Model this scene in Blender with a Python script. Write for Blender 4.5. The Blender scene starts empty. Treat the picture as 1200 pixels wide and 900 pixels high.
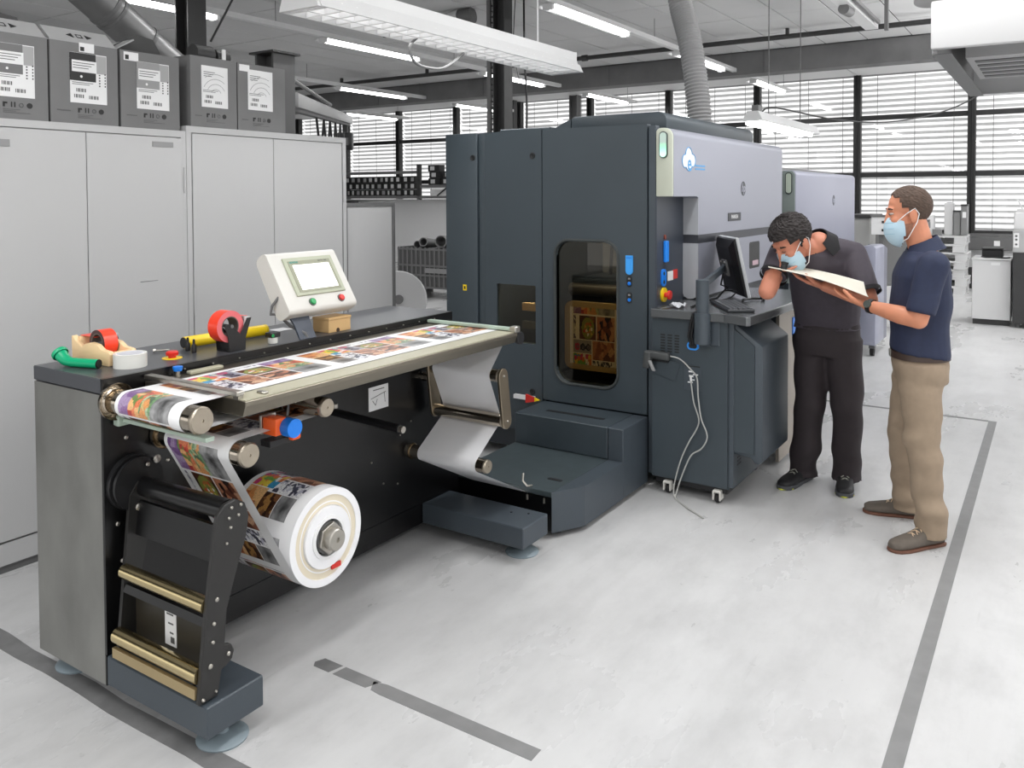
import bpy, bmesh, math, random
import numpy as np
from mathutils import Vector, Matrix
random.seed(7)
rng = np.random.default_rng(7)
scene = bpy.context.scene
COL = scene.collection
R = math.radians
PI = math.pi

# ------------------------------------------------------------------ camera
F_PX, CY_PX, YAW, PITCH, ROLL = 974.905, 256.799, 0.581522, -0.0284526, -0.0042586
cam = bpy.data.cameras.new('camera')
cam_o = bpy.data.objects.new('camera', cam)
COL.objects.link(cam_o)
fw = Vector((math.cos(YAW) * math.cos(PITCH), math.sin(YAW) * math.cos(PITCH), math.sin(PITCH)))
rt = Vector((math.sin(YAW), -math.cos(YAW), 0))
up = rt.cross(fw)
c_, s_ = math.cos(ROLL), math.sin(ROLL)
r2, u2 = rt * c_ + up * s_, up * c_ - rt * s_
cam_o.matrix_world = Matrix(((r2.x, u2.x, -fw.x, 0), (r2.y, u2.y, -fw.y, 0), (r2.z, u2.z, -fw.z, 1.70), (0, 0, 0, 1)))
cam.sensor_fit = 'HORIZONTAL'
cam.sensor_width = 36
cam.lens = 36 * F_PX / 1200
cam.shift_x = 0
cam.shift_y = -(450 - CY_PX) / 1200
cam.clip_start = 0.05
cam.clip_end = 200
scene.camera = cam_o

# ------------------------------------------------------------------ sky, lamps, exposure
world = bpy.data.worlds.new('daylight')
scene.world = world
world.use_nodes = True
bg = world.node_tree.nodes['Background']
bg.inputs[0].default_value = (1.0, 1.0, 1.0, 1)
bg.inputs[1].default_value = 1.05

def area(name, loc, size, size_y, power, rot=(0, 0, 0)):
    l = bpy.data.lights.new(name, 'AREA')
    l.shape = 'RECTANGLE'
    l.size, l.size_y, l.energy = size, size_y, power
    o = bpy.data.objects.new(name, l)
    o.location, o.rotation_euler = loc, rot
    COL.objects.link(o)
    return o

# the ceiling lamps of the hall that hang behind and beside the camera
for lx in (-2.6, 0.8, 4.2):
    for ly in (-5.2, -2.05, 1.15):
        area('unseen_lamp', (lx, ly, 3.6), 1.85, 0.25, 30)
for lx in (7.6, 11.0, 14.4):
    for ly in (-5.2, -2.05):
        area('unseen_lamp', (lx, ly, 3.6), 1.85, 0.25, 40)
for lx in (-2.6, -0.4):  # unseen fill lamps added to brighten the cabinets and the rewinder end
    area('unseen_lamp', (lx, 2.6, 3.6), 1.85, 0.25, 42)
# unseen uplights added to brighten the right side of the ceiling
for lx in (5.0, 8.4, 11.8, 15.0):
    area('added_uplight', (lx, -0.75, 2.9), 1.85, 0.3, 110, (PI, 0, 0))

vs = scene.view_settings
vs.view_transform = 'Standard'
vs.look = 'None'
vs.exposure = 0.3
vs.gamma = 1.0
vs.use_curve_mapping = False
scene.cycles.max_bounces = 8
scene.cycles.diffuse_bounces = 4
scene.cycles.glossy_bounces = 4
scene.cycles.transparent_max_bounces = 12
scene.cycles.use_denoising = True
scene.cycles.sample_clamp_indirect = 6

# ------------------------------------------------------------------ materials
def lin(c):
    out = []
    for v in c:
        v = v / 255.0
        out.append(v / 12.92 if v <= 0.04045 else ((v + 0.055) / 1.055) ** 2.4)
    return out

MAT = {}
def pm(name, rgb, rough=0.5, metal=0.0, var=0.0, scale=8.0, bump=0.0, emit=0.0, stretch=None, rvar=0.0, spec=0.5):
    """procedural principled material; var mixes in object-space noise of brightness"""
    if name in MAT:
        return MAT[name]
    m = bpy.data.materials.new(name)
    m.use_nodes = True
    nt = m.node_tree
    b = nt.nodes['Principled BSDF']
    col = lin(rgb)
    b.inputs['Base Color'].default_value = (*col, 1)
    b.inputs['Roughness'].default_value = rough
    b.inputs['Metallic'].default_value = metal
    b.inputs['Specular IOR Level'].default_value = spec
    if emit:
        b.inputs['Emission Color'].default_value = (*col, 1)
        b.inputs['Emission Strength'].default_value = emit
    if var or bump or rvar:
        tc = nt.nodes.new('ShaderNodeTexCoord')
        mp = nt.nodes.new('ShaderNodeMapping')
        mp.inputs['Scale'].default_value = stretch or (1, 1, 1)
        nz = nt.nodes.new('ShaderNodeTexNoise')
        nz.inputs['Scale'].default_value = scale
        nz.inputs['Detail'].default_value = 5
        nt.links.new(tc.outputs['Object'], mp.inputs['Vector'])
        nt.links.new(mp.outputs['Vector'], nz.inputs['Vector'])
        if var:
            rp = nt.nodes.new('ShaderNodeValToRGB')
            rp.color_ramp.elements[0].position = 0.3
            rp.color_ramp.elements[1].position = 0.7
            rp.color_ramp.elements[0].color = (*[c * (1 - var) for c in col], 1)
            rp.color_ramp.elements[1].color = (*[min(1, c * (1 + var)) for c in col], 1)
            nt.links.new(nz.outputs['Fac'], rp.inputs['Fac'])
            nt.links.new(rp.outputs['Color'], b.inputs['Base Color'])
        if rvar:
            mr = nt.nodes.new('ShaderNodeMapRange')
            mr.inputs[3].default_value = max(0.02, rough - rvar)
            mr.inputs[4].default_value = rough + rvar
            nt.links.new(nz.outputs['Fac'], mr.inputs[0])
            nt.links.new(mr.outputs[0], b.inputs['Roughness'])
        if bump:
            bp = nt.nodes.new('ShaderNodeBump')
            bp.inputs['Strength'].default_value = bump
            bp.inputs['Distance'].default_value = 0.002
            nt.links.new(nz.outputs['Fac'], bp.inputs['Height'])
            nt.links.new(bp.outputs['Normal'], b.inputs['Normal'])
    MAT[name] = m
    return m

def vmat(name, rough=0.35, spec=0.5, coat=0.0):
    """flat print: colour comes from the mesh's own colour attribute"""
    m = bpy.data.materials.new(name)
    m.use_nodes = True
    nt = m.node_tree
    b = nt.nodes['Principled BSDF']
    b.inputs['Roughness'].default_value = rough
    b.inputs['Specular IOR Level'].default_value = spec
    a = nt.nodes.new('ShaderNodeVertexColor')
    a.layer_name = 'print'
    nt.links.new(a.outputs['Color'], b.inputs['Base Color'])
    MAT[name] = m
    return m

def glass(name, tint=(1, 1, 1), refl=0.12, rough=0.0):
    m = bpy.data.materials.new(name)
    m.use_nodes = True
    nt = m.node_tree
    nt.nodes.clear()
    out = nt.nodes.new('ShaderNodeOutputMaterial')
    mix = nt.nodes.new('ShaderNodeMixShader')
    tr = nt.nodes.new('ShaderNodeBsdfTransparent')
    gl = nt.nodes.new('ShaderNodeBsdfGlossy')
    face = nt.nodes.new('ShaderNodeLayerWeight')
    face.inputs['Blend'].default_value = 0.5
    pw_ = nt.nodes.new('ShaderNodeMath')
    pw_.operation = 'POWER'
    pw_.inputs[1].default_value = 4.0
    nt.links.new(face.outputs['Facing'], pw_.inputs[0])
    lw = nt.nodes.new('ShaderNodeMath')
    lw.operation = 'MULTIPLY_ADD'
    lw.inputs[1].default_value = 0.85
    lw.inputs[2].default_value = 0.04
    nt.links.new(pw_.outputs[0], lw.inputs[0])
    tr.inputs[0].default_value = (*tint, 1)
    gl.inputs['Roughness'].default_value = rough
    nt.links.new(lw.outputs[0], mix.inputs[0])
    nt.links.new(tr.outputs[0], mix.inputs[1])
    nt.links.new(gl.outputs[0], mix.inputs[2])
    nt.links.new(mix.outputs[0], out.inputs[0])
    MAT[name] = m
    return m

SLATE = pm('slate_powder_coat', (58, 67, 73), 0.42, var=0.04, scale=3, bump=0.0)
SLATE2 = pm('slate_powder_coat_lighter', (64, 72, 79), 0.42, var=0.04, scale=3)
SLATE_DARK = pm('dark_slate_enamel', (42, 48, 55), 0.4)
STEP_MAT = pm('worn_step_plate', (62, 71, 74), 0.35, var=0.12, scale=14)
GREY_TOP = pm('grey_top_enamel', (70, 72, 76), 0.3, var=0.03, scale=4)
END_STEEL = pm('brushed_end_steel', (130, 130, 126), 0.32, 0.5, var=0.2, scale=5, stretch=(1, 1, 0.6))
BLACK = pm('black_plate', (10, 10, 11), 0.3, var=0.1, scale=4)
BLACK_PL = pm('black_plastic', (20, 20, 22), 0.4)
CHROME = pm('chrome', (190, 180, 165), 0.16, 1.0)
CAPSTEEL = pm('turned_roller_end', (172, 162, 147), 0.35, 1.0, var=0.05, scale=30)
STEEL = pm('satin_steel', (180, 176, 168), 0.35, 1.0, var=0.05, scale=6, stretch=(0.3, 6, 6))
TABLE_STEEL = pm('table_steel', (132, 126, 114), 0.36, 0.95, var=0.04, scale=6, stretch=(0.3, 6, 6))
PALE_GREEN = pm('pale_green_bar', (168, 184, 170), 0.35)
PAPER = pm('white_paper', (238, 238, 240), 0.5)
PAPER_CREAM = pm('cream_card_core', (222, 212, 190), 0.6)
PRINT = vmat('printed_web', 0.3)
WHITE_PL = pm('white_plastic', (206, 204, 198), 0.4)
SILVER = pm('silver_lavender_panel', (150, 152, 164), 0.33, 0.25)
SILVER_PALE = pm('pale_hood_front', (196, 200, 184), 0.35)
GREYBAND = pm('grey_band', (54, 56, 62), 0.4)
FLOORM = pm('painted_concrete', (205, 205, 205), 0.4)
CAB = pm('cabinet_enamel', (184, 184, 184), 0.45, var=0.015, scale=2)
CAB_DARK = pm('cabinet_shadow_gap', (70, 70, 70), 0.6)
CARD = pm('grey_carton', (118, 118, 118), 0.75, var=0.03, scale=10)
CARD_LIGHT = pm('carton_inner_flap', (170, 170, 170), 0.75)
CARD_SHADE = pm('carton_painted_shade', (72, 72, 72), 0.8)  # darker card with the shade of inside and rear flap painted in
LABELW = pm('label_white', (232, 232, 232), 0.5)
LABELG = pm('label_grey', (140, 140, 140), 0.5)
INK = pm('ink_black', (28, 28, 28), 0.5)
INKG = pm('ink_grey', (90, 90, 90), 0.5)
CEIL = pm('ceiling_board', (205, 205, 205), 0.85, var=0.03, scale=1.5)
CEIL_GAP = pm('ceiling_joint', (48, 48, 48), 0.9)
CONCRETE = pm('beam_concrete', (112, 112, 112), 0.8, var=0.12, scale=3)
WALLW = pm('white_wall', (215, 215, 215), 0.7)
FRAME = pm('dark_window_frame', (40, 40, 40), 0.5)
DARKSTEEL = pm('dark_column_paint', (52, 52, 52), 0.5)
MIDSTEEL = pm('mid_grey_steel', (105, 105, 105), 0.5)
GALV = pm('galvanised_duct', (125, 125, 125), 0.4, 0.5, var=0.08, scale=4)
DUCTG = pm('grey_flex_duct', (150, 150, 150), 0.6)
LAMPW = pm('lamp_white_enamel', (214, 214, 214), 0.4)
TUBE = pm('lit_tube', (255, 255, 255), 0.5, emit=9.0)
LOUVRE = pm('louvre_white', (235, 235, 235), 0.35)
TAPE = pm('grey_floor_tape', (128, 128, 128), 0.55, var=0.08, scale=12)
TAPE_D = pm('worn_floor_tape', (112, 112, 112), 0.6, var=0.22, scale=9)
RUBBER = pm('rubber_black', (30, 30, 30), 0.7)
BLUE = pm('signal_blue', (20, 120, 220), 0.35)
RED = pm('signal_red', (205, 40, 30), 0.35)
ORANGE = pm('signal_orange', (240, 95, 25), 0.4)
YELLOW = pm('signal_yellow', (240, 205, 20), 0.4)
GREEN = pm('signal_green', (20, 150, 80), 0.35)
TAPE_RED = pm('red_tape', (238, 66, 40), 0.3)
PINKSIDE = pm('tape_roll_side', (225, 110, 115), 0.5)
WOOD = pm('pale_beech', (232, 200, 155), 0.5, var=0.06, scale=6, stretch=(1, 1, 6))
BROWNBOX = pm('brown_card', (200, 165, 115), 0.7, var=0.03, scale=12)
GREEN_PL = pm('green_plastic_tube', (0, 160, 110), 0.35)
CLEAR_TAPE = pm('clear_tape_roll', (214, 214, 208), 0.35)
FOOT = pm('pale_blue_foot', (128, 141, 148), 0.45)
GLASS = glass('window_glass')
TINTED = glass('tinted_glass', (0.66, 0.62, 0.52))
SCREEN = pm('lit_screen', (250, 252, 248), 0.3, emit=0.9)
BEZEL = pm('sage_bezel', (168, 172, 150), 0.4)
GREENLED = pm('green_status_light', (40, 235, 150), 0.3, emit=1.6)
GREENLED2 = pm('pale_status_light', (190, 225, 210), 0.3, emit=0.4)
SLAT = pm('blind_slat', (222, 222, 222), 0.55)

# ------------------------------------------------------------------ mesh helpers
WL = {}   # world location of each object that can be a parent

class MB:
    def __init__(s):
        s.v, s.f, s.m, s.mi = [], [], [], 0
    def mat(s, i):
        s.mi = i
        return s
    def add(s, verts, faces):
        n = len(s.v)
        s.v += [tuple(p) for p in verts]
        for f in faces:
            s.f.append(tuple(i + n for i in f))
            s.m.append(s.mi)
        return s
    def box(s, x0, y0, z0, x1, y1, z1, b=0.0, seg=2):
        x0, x1 = min(x0, x1), max(x0, x1)
        y0, y1 = min(y0, y1), max(y0, y1)
        z0, z1 = min(z0, z1), max(z0, z1)
        return s.obox(((x0 + x1) / 2, (y0 + y1) / 2, (z0 + z1) / 2), ((x1 - x0) / 2, 0, 0), (0, (y1 - y0) / 2, 0), (0, 0, (z1 - z0) / 2), b, seg)
    def obox(s, c, ax, ay, az, b=0.0, seg=2):
        c, ax, ay, az = Vector(c), Vector(ax), Vector(ay), Vector(az)
        vs = [c + ax * i + ay * j + az * k for i in (-1, 1) for j in (-1, 1) for k in (-1, 1)]
        fs = [(0, 1, 3, 2), (4, 6, 7, 5), (0, 4, 5, 1), (2, 3, 7, 6), (0, 2, 6, 4), (1, 5, 7, 3)]
        if b <= 0:
            return s.add(vs, fs)
        return s._bev(vs, fs, b, seg)
    def _bev(s, vs, fs, b, seg, only=None):
        bm = bmesh.new()
        bv = [bm.verts.new(p) for p in vs]
        for f in fs:
            bm.faces.new([bv[i] for i in f])
        bm.normal_update()
        es = list(bm.edges) if only is None else [e for e in bm.edges if only(e)]
        bmesh.ops.bevel(bm, geom=es, offset=b, segments=seg, profile=0.5, affect='EDGES', clamp_overlap=True)
        bm.verts.index_update()
        s.add([v.co.copy() for v in bm.verts], [[v.index for v in f.verts] for f in bm.faces])
        bm.free()
        return s
    def prism(s, poly, plane, a, b, bev=0.0, seg=2):
        """poly: 2D points; plane 'XZ' extruded along Y from a to b, 'YZ' along X, 'XY' along Z"""
        def P(p, t):
            return {'XZ': (p[0], t, p[1]), 'YZ': (t, p[0], p[1]), 'XY': (p[0], p[1], t)}[plane]
        n = len(poly)
        vs = [P(p, a) for p in poly] + [P(p, b) for p in poly]
        fs = [tuple(range(n)), tuple(range(2 * n - 1, n - 1, -1))] + [(i, i + n, (i + 1) % n + n, (i + 1) % n) for i in range(n)]
        # keep outward normals
        ar = sum(poly[i][0] * poly[(i + 1) % n][1] - poly[(i + 1) % n][0] * poly[i][1] for i in range(n))
        flip = (ar > 0) == (b > a)
        if plane == 'XZ':
            flip = not flip
        if not flip:
            fs = [tuple(reversed(f)) for f in fs]
        if bev > 0:
            return s._bev(vs, fs, bev, seg)
        return s.add(vs, fs)
    def cyl(s, p0, p1, r0, r1=None, n=20, caps=True):
        return s.tube([p0, p1], [r0, r0 if r1 is None else r1], n, caps)
    def tube(s, pts, rad, n=10, caps=True, flat=1.0):
        pts = [Vector(p) for p in pts]
        if not hasattr(rad, '__len__'):
            rad = [rad] * len(pts)
        T = []
        for i in range(len(pts)):
            a = pts[max(0, i - 1)]
            b = pts[min(len(pts) - 1, i + 1)]
            d = b - a
            T.append(d.normalized() if d.length > 1e-9 else Vector((0, 0, 1)))
        ref = Vector((0, 0, 1)) if abs(T[0].z) < 0.9 else Vector((1, 0, 0))
        u = T[0].cross(ref).normalized()
        vs, fs = [], []
        for i, p in enumerate(pts):
            u = (u - T[i] * u.dot(T[i])).normalized()
            w = T[i].cross(u)
            for k in range(n):
                a = 2 * PI * k / n
                vs.append(p + u * (math.cos(a) * rad[i]) + w * (math.sin(a) * rad[i] * flat))
        for i in range(len(pts) - 1):
            for k in range(n):
                a, b = i * n + k, i * n + (k + 1) % n
                fs.append((a, b, b + n, a + n))
        if caps:
            fs.append(tuple(range(n - 1, -1, -1)))
            fs.append(tuple(range((len(pts) - 1) * n, len(pts) * n)))
        return s.add(vs, fs)
    def lathe(s, prof, o, axis, n=28):
        """prof: (radius, distance along axis) pairs from o; closes at radius 0"""
        o, ax = Vector(o), Vector(axis).normalized()
        ref = Vector((0, 0, 1)) if abs(ax.z) < 0.9 else Vector((1, 0, 0))
        u = ax.cross(ref).normalized()
        w = ax.cross(u)
        vs, fs = [], []
        for r, h in prof:
            for k in range(n):
                a = 2 * PI * k / n
                vs.append(o + ax * h + (u * math.cos(a) + w * math.sin(a)) * max(r, 1e-5))
        for i in range(len(prof) - 1):
            for k in range(n):
                a, b = i * n + k, i * n + (k + 1) % n
                fs.append((a, b, b + n, a + n))
        return s.add(vs, fs)
    def sphere(s, c, r, n=12, sc=(1, 1, 1)):
        prof = []
        vs, fs = [], []
        c = Vector(c)
        m = max(5, n // 2 + 1)
        for i in range(m + 1):
            t = PI * i / m
            for k in range(n):
                a = 2 * PI * k / n
                vs.append(c + Vector((math.sin(t) * math.cos(a) * sc[0], math.sin(t) * math.sin(a) * sc[1], math.cos(t) * sc[2])) * r)
        for i in range(m):
            for k in range(n):
                a, b = i * n + k, i * n + (k + 1) % n
                fs.append((a, a + n, b + n, b))
        return s.add(vs, fs)
    def build(s, name, mats, parent=None, smooth=40, origin=None, loc=None):
        if not isinstance(mats, (list, tuple)):
            mats = [mats]
        vs = np.array(s.v, dtype=float)
        if parent is not None:
            o0 = WL[parent.name]
        elif origin is not None:
            o0 = Vector(origin)
        else:
            lo, hi = vs.min(0), vs.max(0)
            o0 = Vector(((lo[0] + hi[0]) / 2, (lo[1] + hi[1]) / 2, lo[2]))
        me = bpy.data.meshes.new(name)
        me.from_pydata((vs - np.array(o0)).tolist(), [], s.f)
        for m in mats:
            me.materials.append(m)
        if len(mats) > 1:
            me.polygons.foreach_set('material_index', s.m)
        me.update()
        if smooth:
            me.polygons.foreach_set('use_smooth', [True] * len(me.polygons))
            me.set_sharp_from_angle(angle=R(smooth))
        ob = bpy.data.objects.new(name, me)
        COL.objects.link(ob)
        if parent is not None:
            ob.parent = parent
        else:
            ob.location = o0
        WL[ob.name] = Vector(o0)
        return ob

def thing(name, label, cat, loc=(0, 0, 0), group=None, kind=None):
    o = bpy.data.objects.new(name, None)
    o.empty_display_size = 0.1
    COL.objects.link(o)
    o.location = loc
    WL[o.name] = Vector(loc)
    if label:
        o['label'] = label
    if cat:
        o['category'] = cat
    if group:
        o['group'] = group
    if kind:
        o['kind'] = kind
    return o

def tag(o, label, cat, group=None, kind=None):
    if label:
        o['label'] = label
    if cat:
        o['category'] = cat
    if group:
        o['group'] = group
    if kind:
        o['kind'] = kind
    return o

def dup(root, loc, label=None, rotz=None):
    r = root.copy()
    COL.objects.link(r)
    r.location = loc
    if rotz is not None:
        r.rotation_euler = (0, 0, rotz)
    if label:
        r['label'] = label
    for ch in list(root.children):
        c = ch.copy()
        COL.objects.link(c)
        c.parent = r
        for g in list(ch.children):
            d = g.copy()
            COL.objects.link(d)
            d.parent = c
    return r

def text_mb(txt, size, o, ux, uy, depth=0.0012, bold=0.0, italic=0.0):
    """lettering as a mesh lying in the plane of ux (reading direction) and uy (up), centred on o"""
    cu = bpy.data.curves.new('lettering', 'FONT')
    cu.body, cu.size = txt, size
    cu.align_x, cu.align_y = 'CENTER', 'CENTER'
    cu.extrude = depth
    cu.offset = bold
    cu.shear = italic
    cu.resolution_u = 2
    t = bpy.data.objects.new('lettering', cu)
    COL.objects.link(t)
    dg = bpy.context.evaluated_depsgraph_get()
    me = bpy.data.meshes.new_from_object(t.evaluated_get(dg))
    o, ux, uy = Vector(o), Vector(ux).normalized(), Vector(uy).normalized()
    uz = ux.cross(uy)
    mb = MB()
    mb.add([o + ux * v.co.x + uy * v.co.y + uz * v.co.z for v in me.vertices], [tuple(p.vertices) for p in me.polygons])
    bpy.data.objects.remove(t)
    bpy.data.meshes.remove(me)
    bpy.data.curves.remove(cu)
    return mb

def rrect(x0, y0, x1, y1, r, n=5):
    pts = []
    for cx, cy, a0 in ((x1 - r, y1 - r, 0), (x0 + r, y1 - r, 90), (x0 + r, y0 + r, 180), (x1 - r, y0 + r, 270)):
        for i in range(n + 1):
            a = R(a0 + 90 * i / n)
            pts.append((cx + r * math.cos(a), cy + r * math.sin(a)))
    return pts
# ------------------------------------------------------------------ floor
def floor_material():
    m = bpy.data.materials.new('painted_concrete_floor')
    m.use_nodes = True
    nt = m.node_tree
    b = nt.nodes['Principled BSDF']
    tc = nt.nodes.new('ShaderNodeTexCoord')
    def noise(scale, stretch, detail=6, rough=0.6):
        mp = nt.nodes.new('ShaderNodeMapping')
        mp.inputs['Scale'].default_value = stretch
        nz = nt.nodes.new('ShaderNodeTexNoise')
        nz.inputs['Scale'].default_value = scale
        nz.inputs['Detail'].default_value = detail
        nz.inputs['Roughness'].default_value = rough
        nt.links.new(tc.outputs['Object'], mp.inputs['Vector'])
        nt.links.new(mp.outputs['Vector'], nz.inputs['Vector'])
        return nz.outputs['Fac']
    def ramp(fac, p0, c0, p1, c1):
        r = nt.nodes.new('ShaderNodeValToRGB')
        r.color_ramp.elements[0].position, r.color_ramp.elements[1].position = p0, p1
        r.color_ramp.elements[0].color, r.color_ramp.elements[1].color = (c0, c0, c0, 1), (c1, c1, c1, 1)
        nt.links.new(fac, r.inputs['Fac'])
        return r.outputs['Color']
    def mul(a, c):
        x = nt.nodes.new('ShaderNodeMix')
        x.data_type = 'RGBA'
        x.blend_type = 'MULTIPLY'
        x.inputs[0].default_value = 1.0
        nt.links.new(a, x.inputs[6])
        nt.links.new(c, x.inputs[7])
        return x.outputs[2]
    base = ramp(noise(1.2, (0.35, 1.6, 1)), 0.3, 0.56, 0.7, 0.63)
    blot = ramp(noise(2.2, (0.8, 1.2, 1), 8, 0.65), 0.25, 0.85, 0.55, 1.0)
    sp = ramp(noise(16, (1, 1, 1), 3, 0.7), 0.22, 0.80, 0.34, 1.0)
    streak = ramp(noise(5, (0.12, 2.2, 1), 4, 0.5), 0.35, 0.97, 0.6, 1.0)
    smudge = ramp(noise(3.3, (0.7, 1.3, 1), 9, 0.68), 0.28, 0.88, 0.52, 1.0)
    scr = ramp(noise(9, (0.25, 3.0, 1), 2, 0.4), 0.20, 0.90, 0.30, 1.0)
    # an older coat of paint lies on the machine side of the aisle
    sep = nt.nodes.new('ShaderNodeSeparateXYZ')
    nt.links.new(tc.outputs['Object'], sep.inputs[0])
    ad = nt.nodes.new('ShaderNodeMath')
    ad.operation = 'MULTIPLY_ADD'
    ad.inputs[1].default_value = 0.35
    nt.links.new(noise(2.4, (0.2, 1, 1), 6, 0.6), ad.inputs[0])
    nt.links.new(sep.outputs['Y'], ad.inputs[2])
    coat = ramp(ad.outputs[0], 0.0, 1.0, 1.0, 0.93)
    cr = coat.node.color_ramp.elements
    mr_ = nt.nodes.new('ShaderNodeMapRange')
    mr_.inputs[1].default_value, mr_.inputs[2].default_value = 1.72, 1.80
    nt.links.new(ad.outputs[0], mr_.inputs[0])
    nt.links.new(mr_.outputs[0], coat.node.inputs['Fac'])
    nt.links.new(mul(mul(mul(mul(mul(mul(base, blot), sp), streak), smudge), scr), coat), b.inputs['Base Color'])
    rg = ramp(noise(1.7, (0.6, 1.4, 1)), 0.3, 0.22, 0.7, 0.42)
    nt.links.new(rg, b.inputs['Roughness'])
    b.inputs['Specular IOR Level'].default_value = 0.4
    return m

o = MB().box(-9, -9, -0.1, 17.2, 22, 0).build('floor', floor_material(), smooth=0, origin=(0, 0, 0))
o['kind'] = 'structure'

# floor tape: thin strips stuck on the floor
def tape(poly, name, label, m, th=0.0012):
    return tag(MB().prism(poly, 'XY', 0.0, th).build(name, m, smooth=0), label, 'floor marking')
def strip(x0, y0, x1, y1):
    return [(x0, y0), (x1, y0), (x1, y1), (x0, y1)]
tape(strip(0.6, 0.365, 7.115, 0.419), 'floor_tape', 'long grey floor tape running away along the right side of the aisle', TAPE)
tape(strip(7.085, 0.42, 7.125, 4.0), 'floor_tape', 'thin dark floor tape crossing behind the two men', TAPE_D)
tape([(2.078, 1.305), (2.137, 1.306), (2.137, 1.93), (2.125, 1.985), (2.083, 1.96), (2.078, 1.92)], 'floor_tape', 'loose-ended grey floor tape piece lying in the open middle of the floor', TAPE)
tape([(2.082, 1.985), (2.137, 1.96), (2.137, 2.13), (2.08, 2.14)], 'floor_tape', 'short square grey floor tape piece between torn gaps near paper roll', TAPE)
tape([(2.08, 2.16), (2.137, 2.145), (2.137, 2.235), (2.1, 2.25), (2.08, 2.235)], 'floor_tape', 'smallest torn grey tape scrap in the shade under paper roll', TAPE_D)
pts = [(1.586, 4.2)] + [(1.588 + 0.006 * math.sin(k * 2.1), 4.2 - 0.2 * k) for k in range(1, 11)] + [(1.60, 1.95)]
pts2 = [(1.522, 1.96)] + [(1.52 + 0.005 * math.sin(k * 1.7), 2.0 + 0.2 * k) for k in range(0, 11)]
tape(pts + pts2, 'floor_tape', 'wide frayed dark floor tape under left end of printing rewinder', TAPE_D)
zt = thing('hazard_tape', 'black and white striped floor tape beside the second press', 'floor marking', (9.2, 1.25, 0))
MB().box(8.3, 1.16, 0, 10.6, 1.27, 0.001).build('white_strip', LABELW, zt, smooth=0)
for k in range(16):
    x = 8.35 + k * 0.14
    MB().prism([(x, 1.165), (x + 0.06, 1.165), (x + 0.11, 1.265), (x + 0.05, 1.265)], 'XY', 0.001, 0.0016).build('dark_stripe', INKG, zt, smooth=0)
MB().box(8.3, 1.06, 0, 10.6, 1.14, 0.001).build('grey_strip', TAPE, zt, smooth=0)

# ------------------------------------------------------------------ ceiling, beam, walls
ceil = MB().box(-9, -9, 3.975, 17.3, 22, 4.12).build('ceiling', CEIL_GAP, smooth=0, origin=(0, 0, 4))
ceil['kind'] = 'structure'
cells = []
cosY, sinY = math.cos(YAW), math.sin(YAW)
for i in range(0, 12):
    for j in range(-8, 36):
        xa, ya = 13.13 - 1.25 * (i + 1), 0.02 + 0.59 * j
        xm, ym = xa + 0.62, ya + 0.3
        d = xm * cosY + ym * sinY
        r = xm * sinY - ym * cosY
        vis = d > 8.3 and abs(r) < 0.66 * d
        cells.append((0 if vis else 1, d, xa, ya))
cells.sort()
pm0 = MB().box(0, 0, 0, 1.234, 0.574, 0.012, 0.002, 1)
panel0 = None
rest = MB()
for n, (hid, d, xa, ya) in enumerate(cells):
    if n < 296 and not hid:
        if panel0 is None:
            panel0 = pm0.build('ceiling_panel', CEIL, smooth=0, origin=(0, 0, 0))
            p = panel0
        else:
            p = panel0.copy()
            COL.objects.link(p)
        p.parent = ceil
        p.location = Vector((xa, ya, 3.963)) - Vector((0, 0, 4)) + Vector((0, 0, random.uniform(-0.0015, 0.0015)))
    else:
        rest.box(xa, ya, 3.963, xa + 1.234, ya + 0.574, 3.975)
if rest.v:
    rest.build('outer_panels', CEIL, ceil, smooth=0)['kind'] = 'stuff'
for j in range(-3, 10):
    ya = 1.316 + 1.924 * j
    MB().box(13.55, ya + 0.012, 3.958, 16.98, ya + 1.912, 3.975).build('soffit_panel', WALLW, ceil, smooth=0)
st = MB().box(13.16, -9, 3.61, 13.52, 22, 3.975).build('ceiling_beam', CONCRETE, smooth=0)
st['kind'] = 'structure'
MB().box(13.10, -9, 3.957, 13.16, 22, 3.9745).build('shadow_gap', INK, st, smooth=0)
for k in range(8):
    MB().box(13.153, -1.5 + 2.7 * k, 3.61, 13.16, -1.494 + 2.7 * k, 3.955).build('beam_joint', INKG, st, smooth=0)

wb = MB().box(17.0, -9, 0, 17.25, 22, 0.98).build('wall_back', WALLW, smooth=0, origin=(17, 0, 0))
wb['kind'] = 'structure'
MB().box(17.0, -9, 3.96, 17.25, 22, 4.1).build('wall_header', CONCRETE, wb, smooth=0)
MB().box(16.9, -9, 0.93, 17.05, 22, 0.99).build('window_sill', MIDSTEEL, wb, smooth=0)
w = MB().box(-9, 21.8, 0, 17.2, 22, 4.0).build('blocker_wall_left', pm('blocker_wall_grey', (120, 120, 120), 0.8), smooth=0)  # dark wall added to stop sky light coming in from the left
w['kind'] = 'structure'
tr = MB().box(16.78, -3, 0.70, 16.9, 6.9, 0.93, 0.008).build('trim_1', pm('grey_service_duct', (96, 96, 96), 0.5), smooth=0)
tr['kind'] = 'structure'
for y in (0.85, 0.55, 2.2, 4.0):
    MB().box(16.772, y, 0.78, 16.78, y + 0.09, 0.87).build('wall_socket', LABELW, tr, smooth=0)
b_ = MB().box(16.93, -3, 0.0, 17.0, 9.5, 0.38).build('baseboard_back', pm('dark_skirting', (50, 50, 50), 0.6), smooth=0)
b_['kind'] = 'structure'
pw = MB().box(16.3, 8.3, 0, 16.36, 19.5, 1.62).build('wall_partition', pm('partition_white', (222, 222, 222), 0.6), smooth=0)
pw['kind'] = 'structure'

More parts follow.
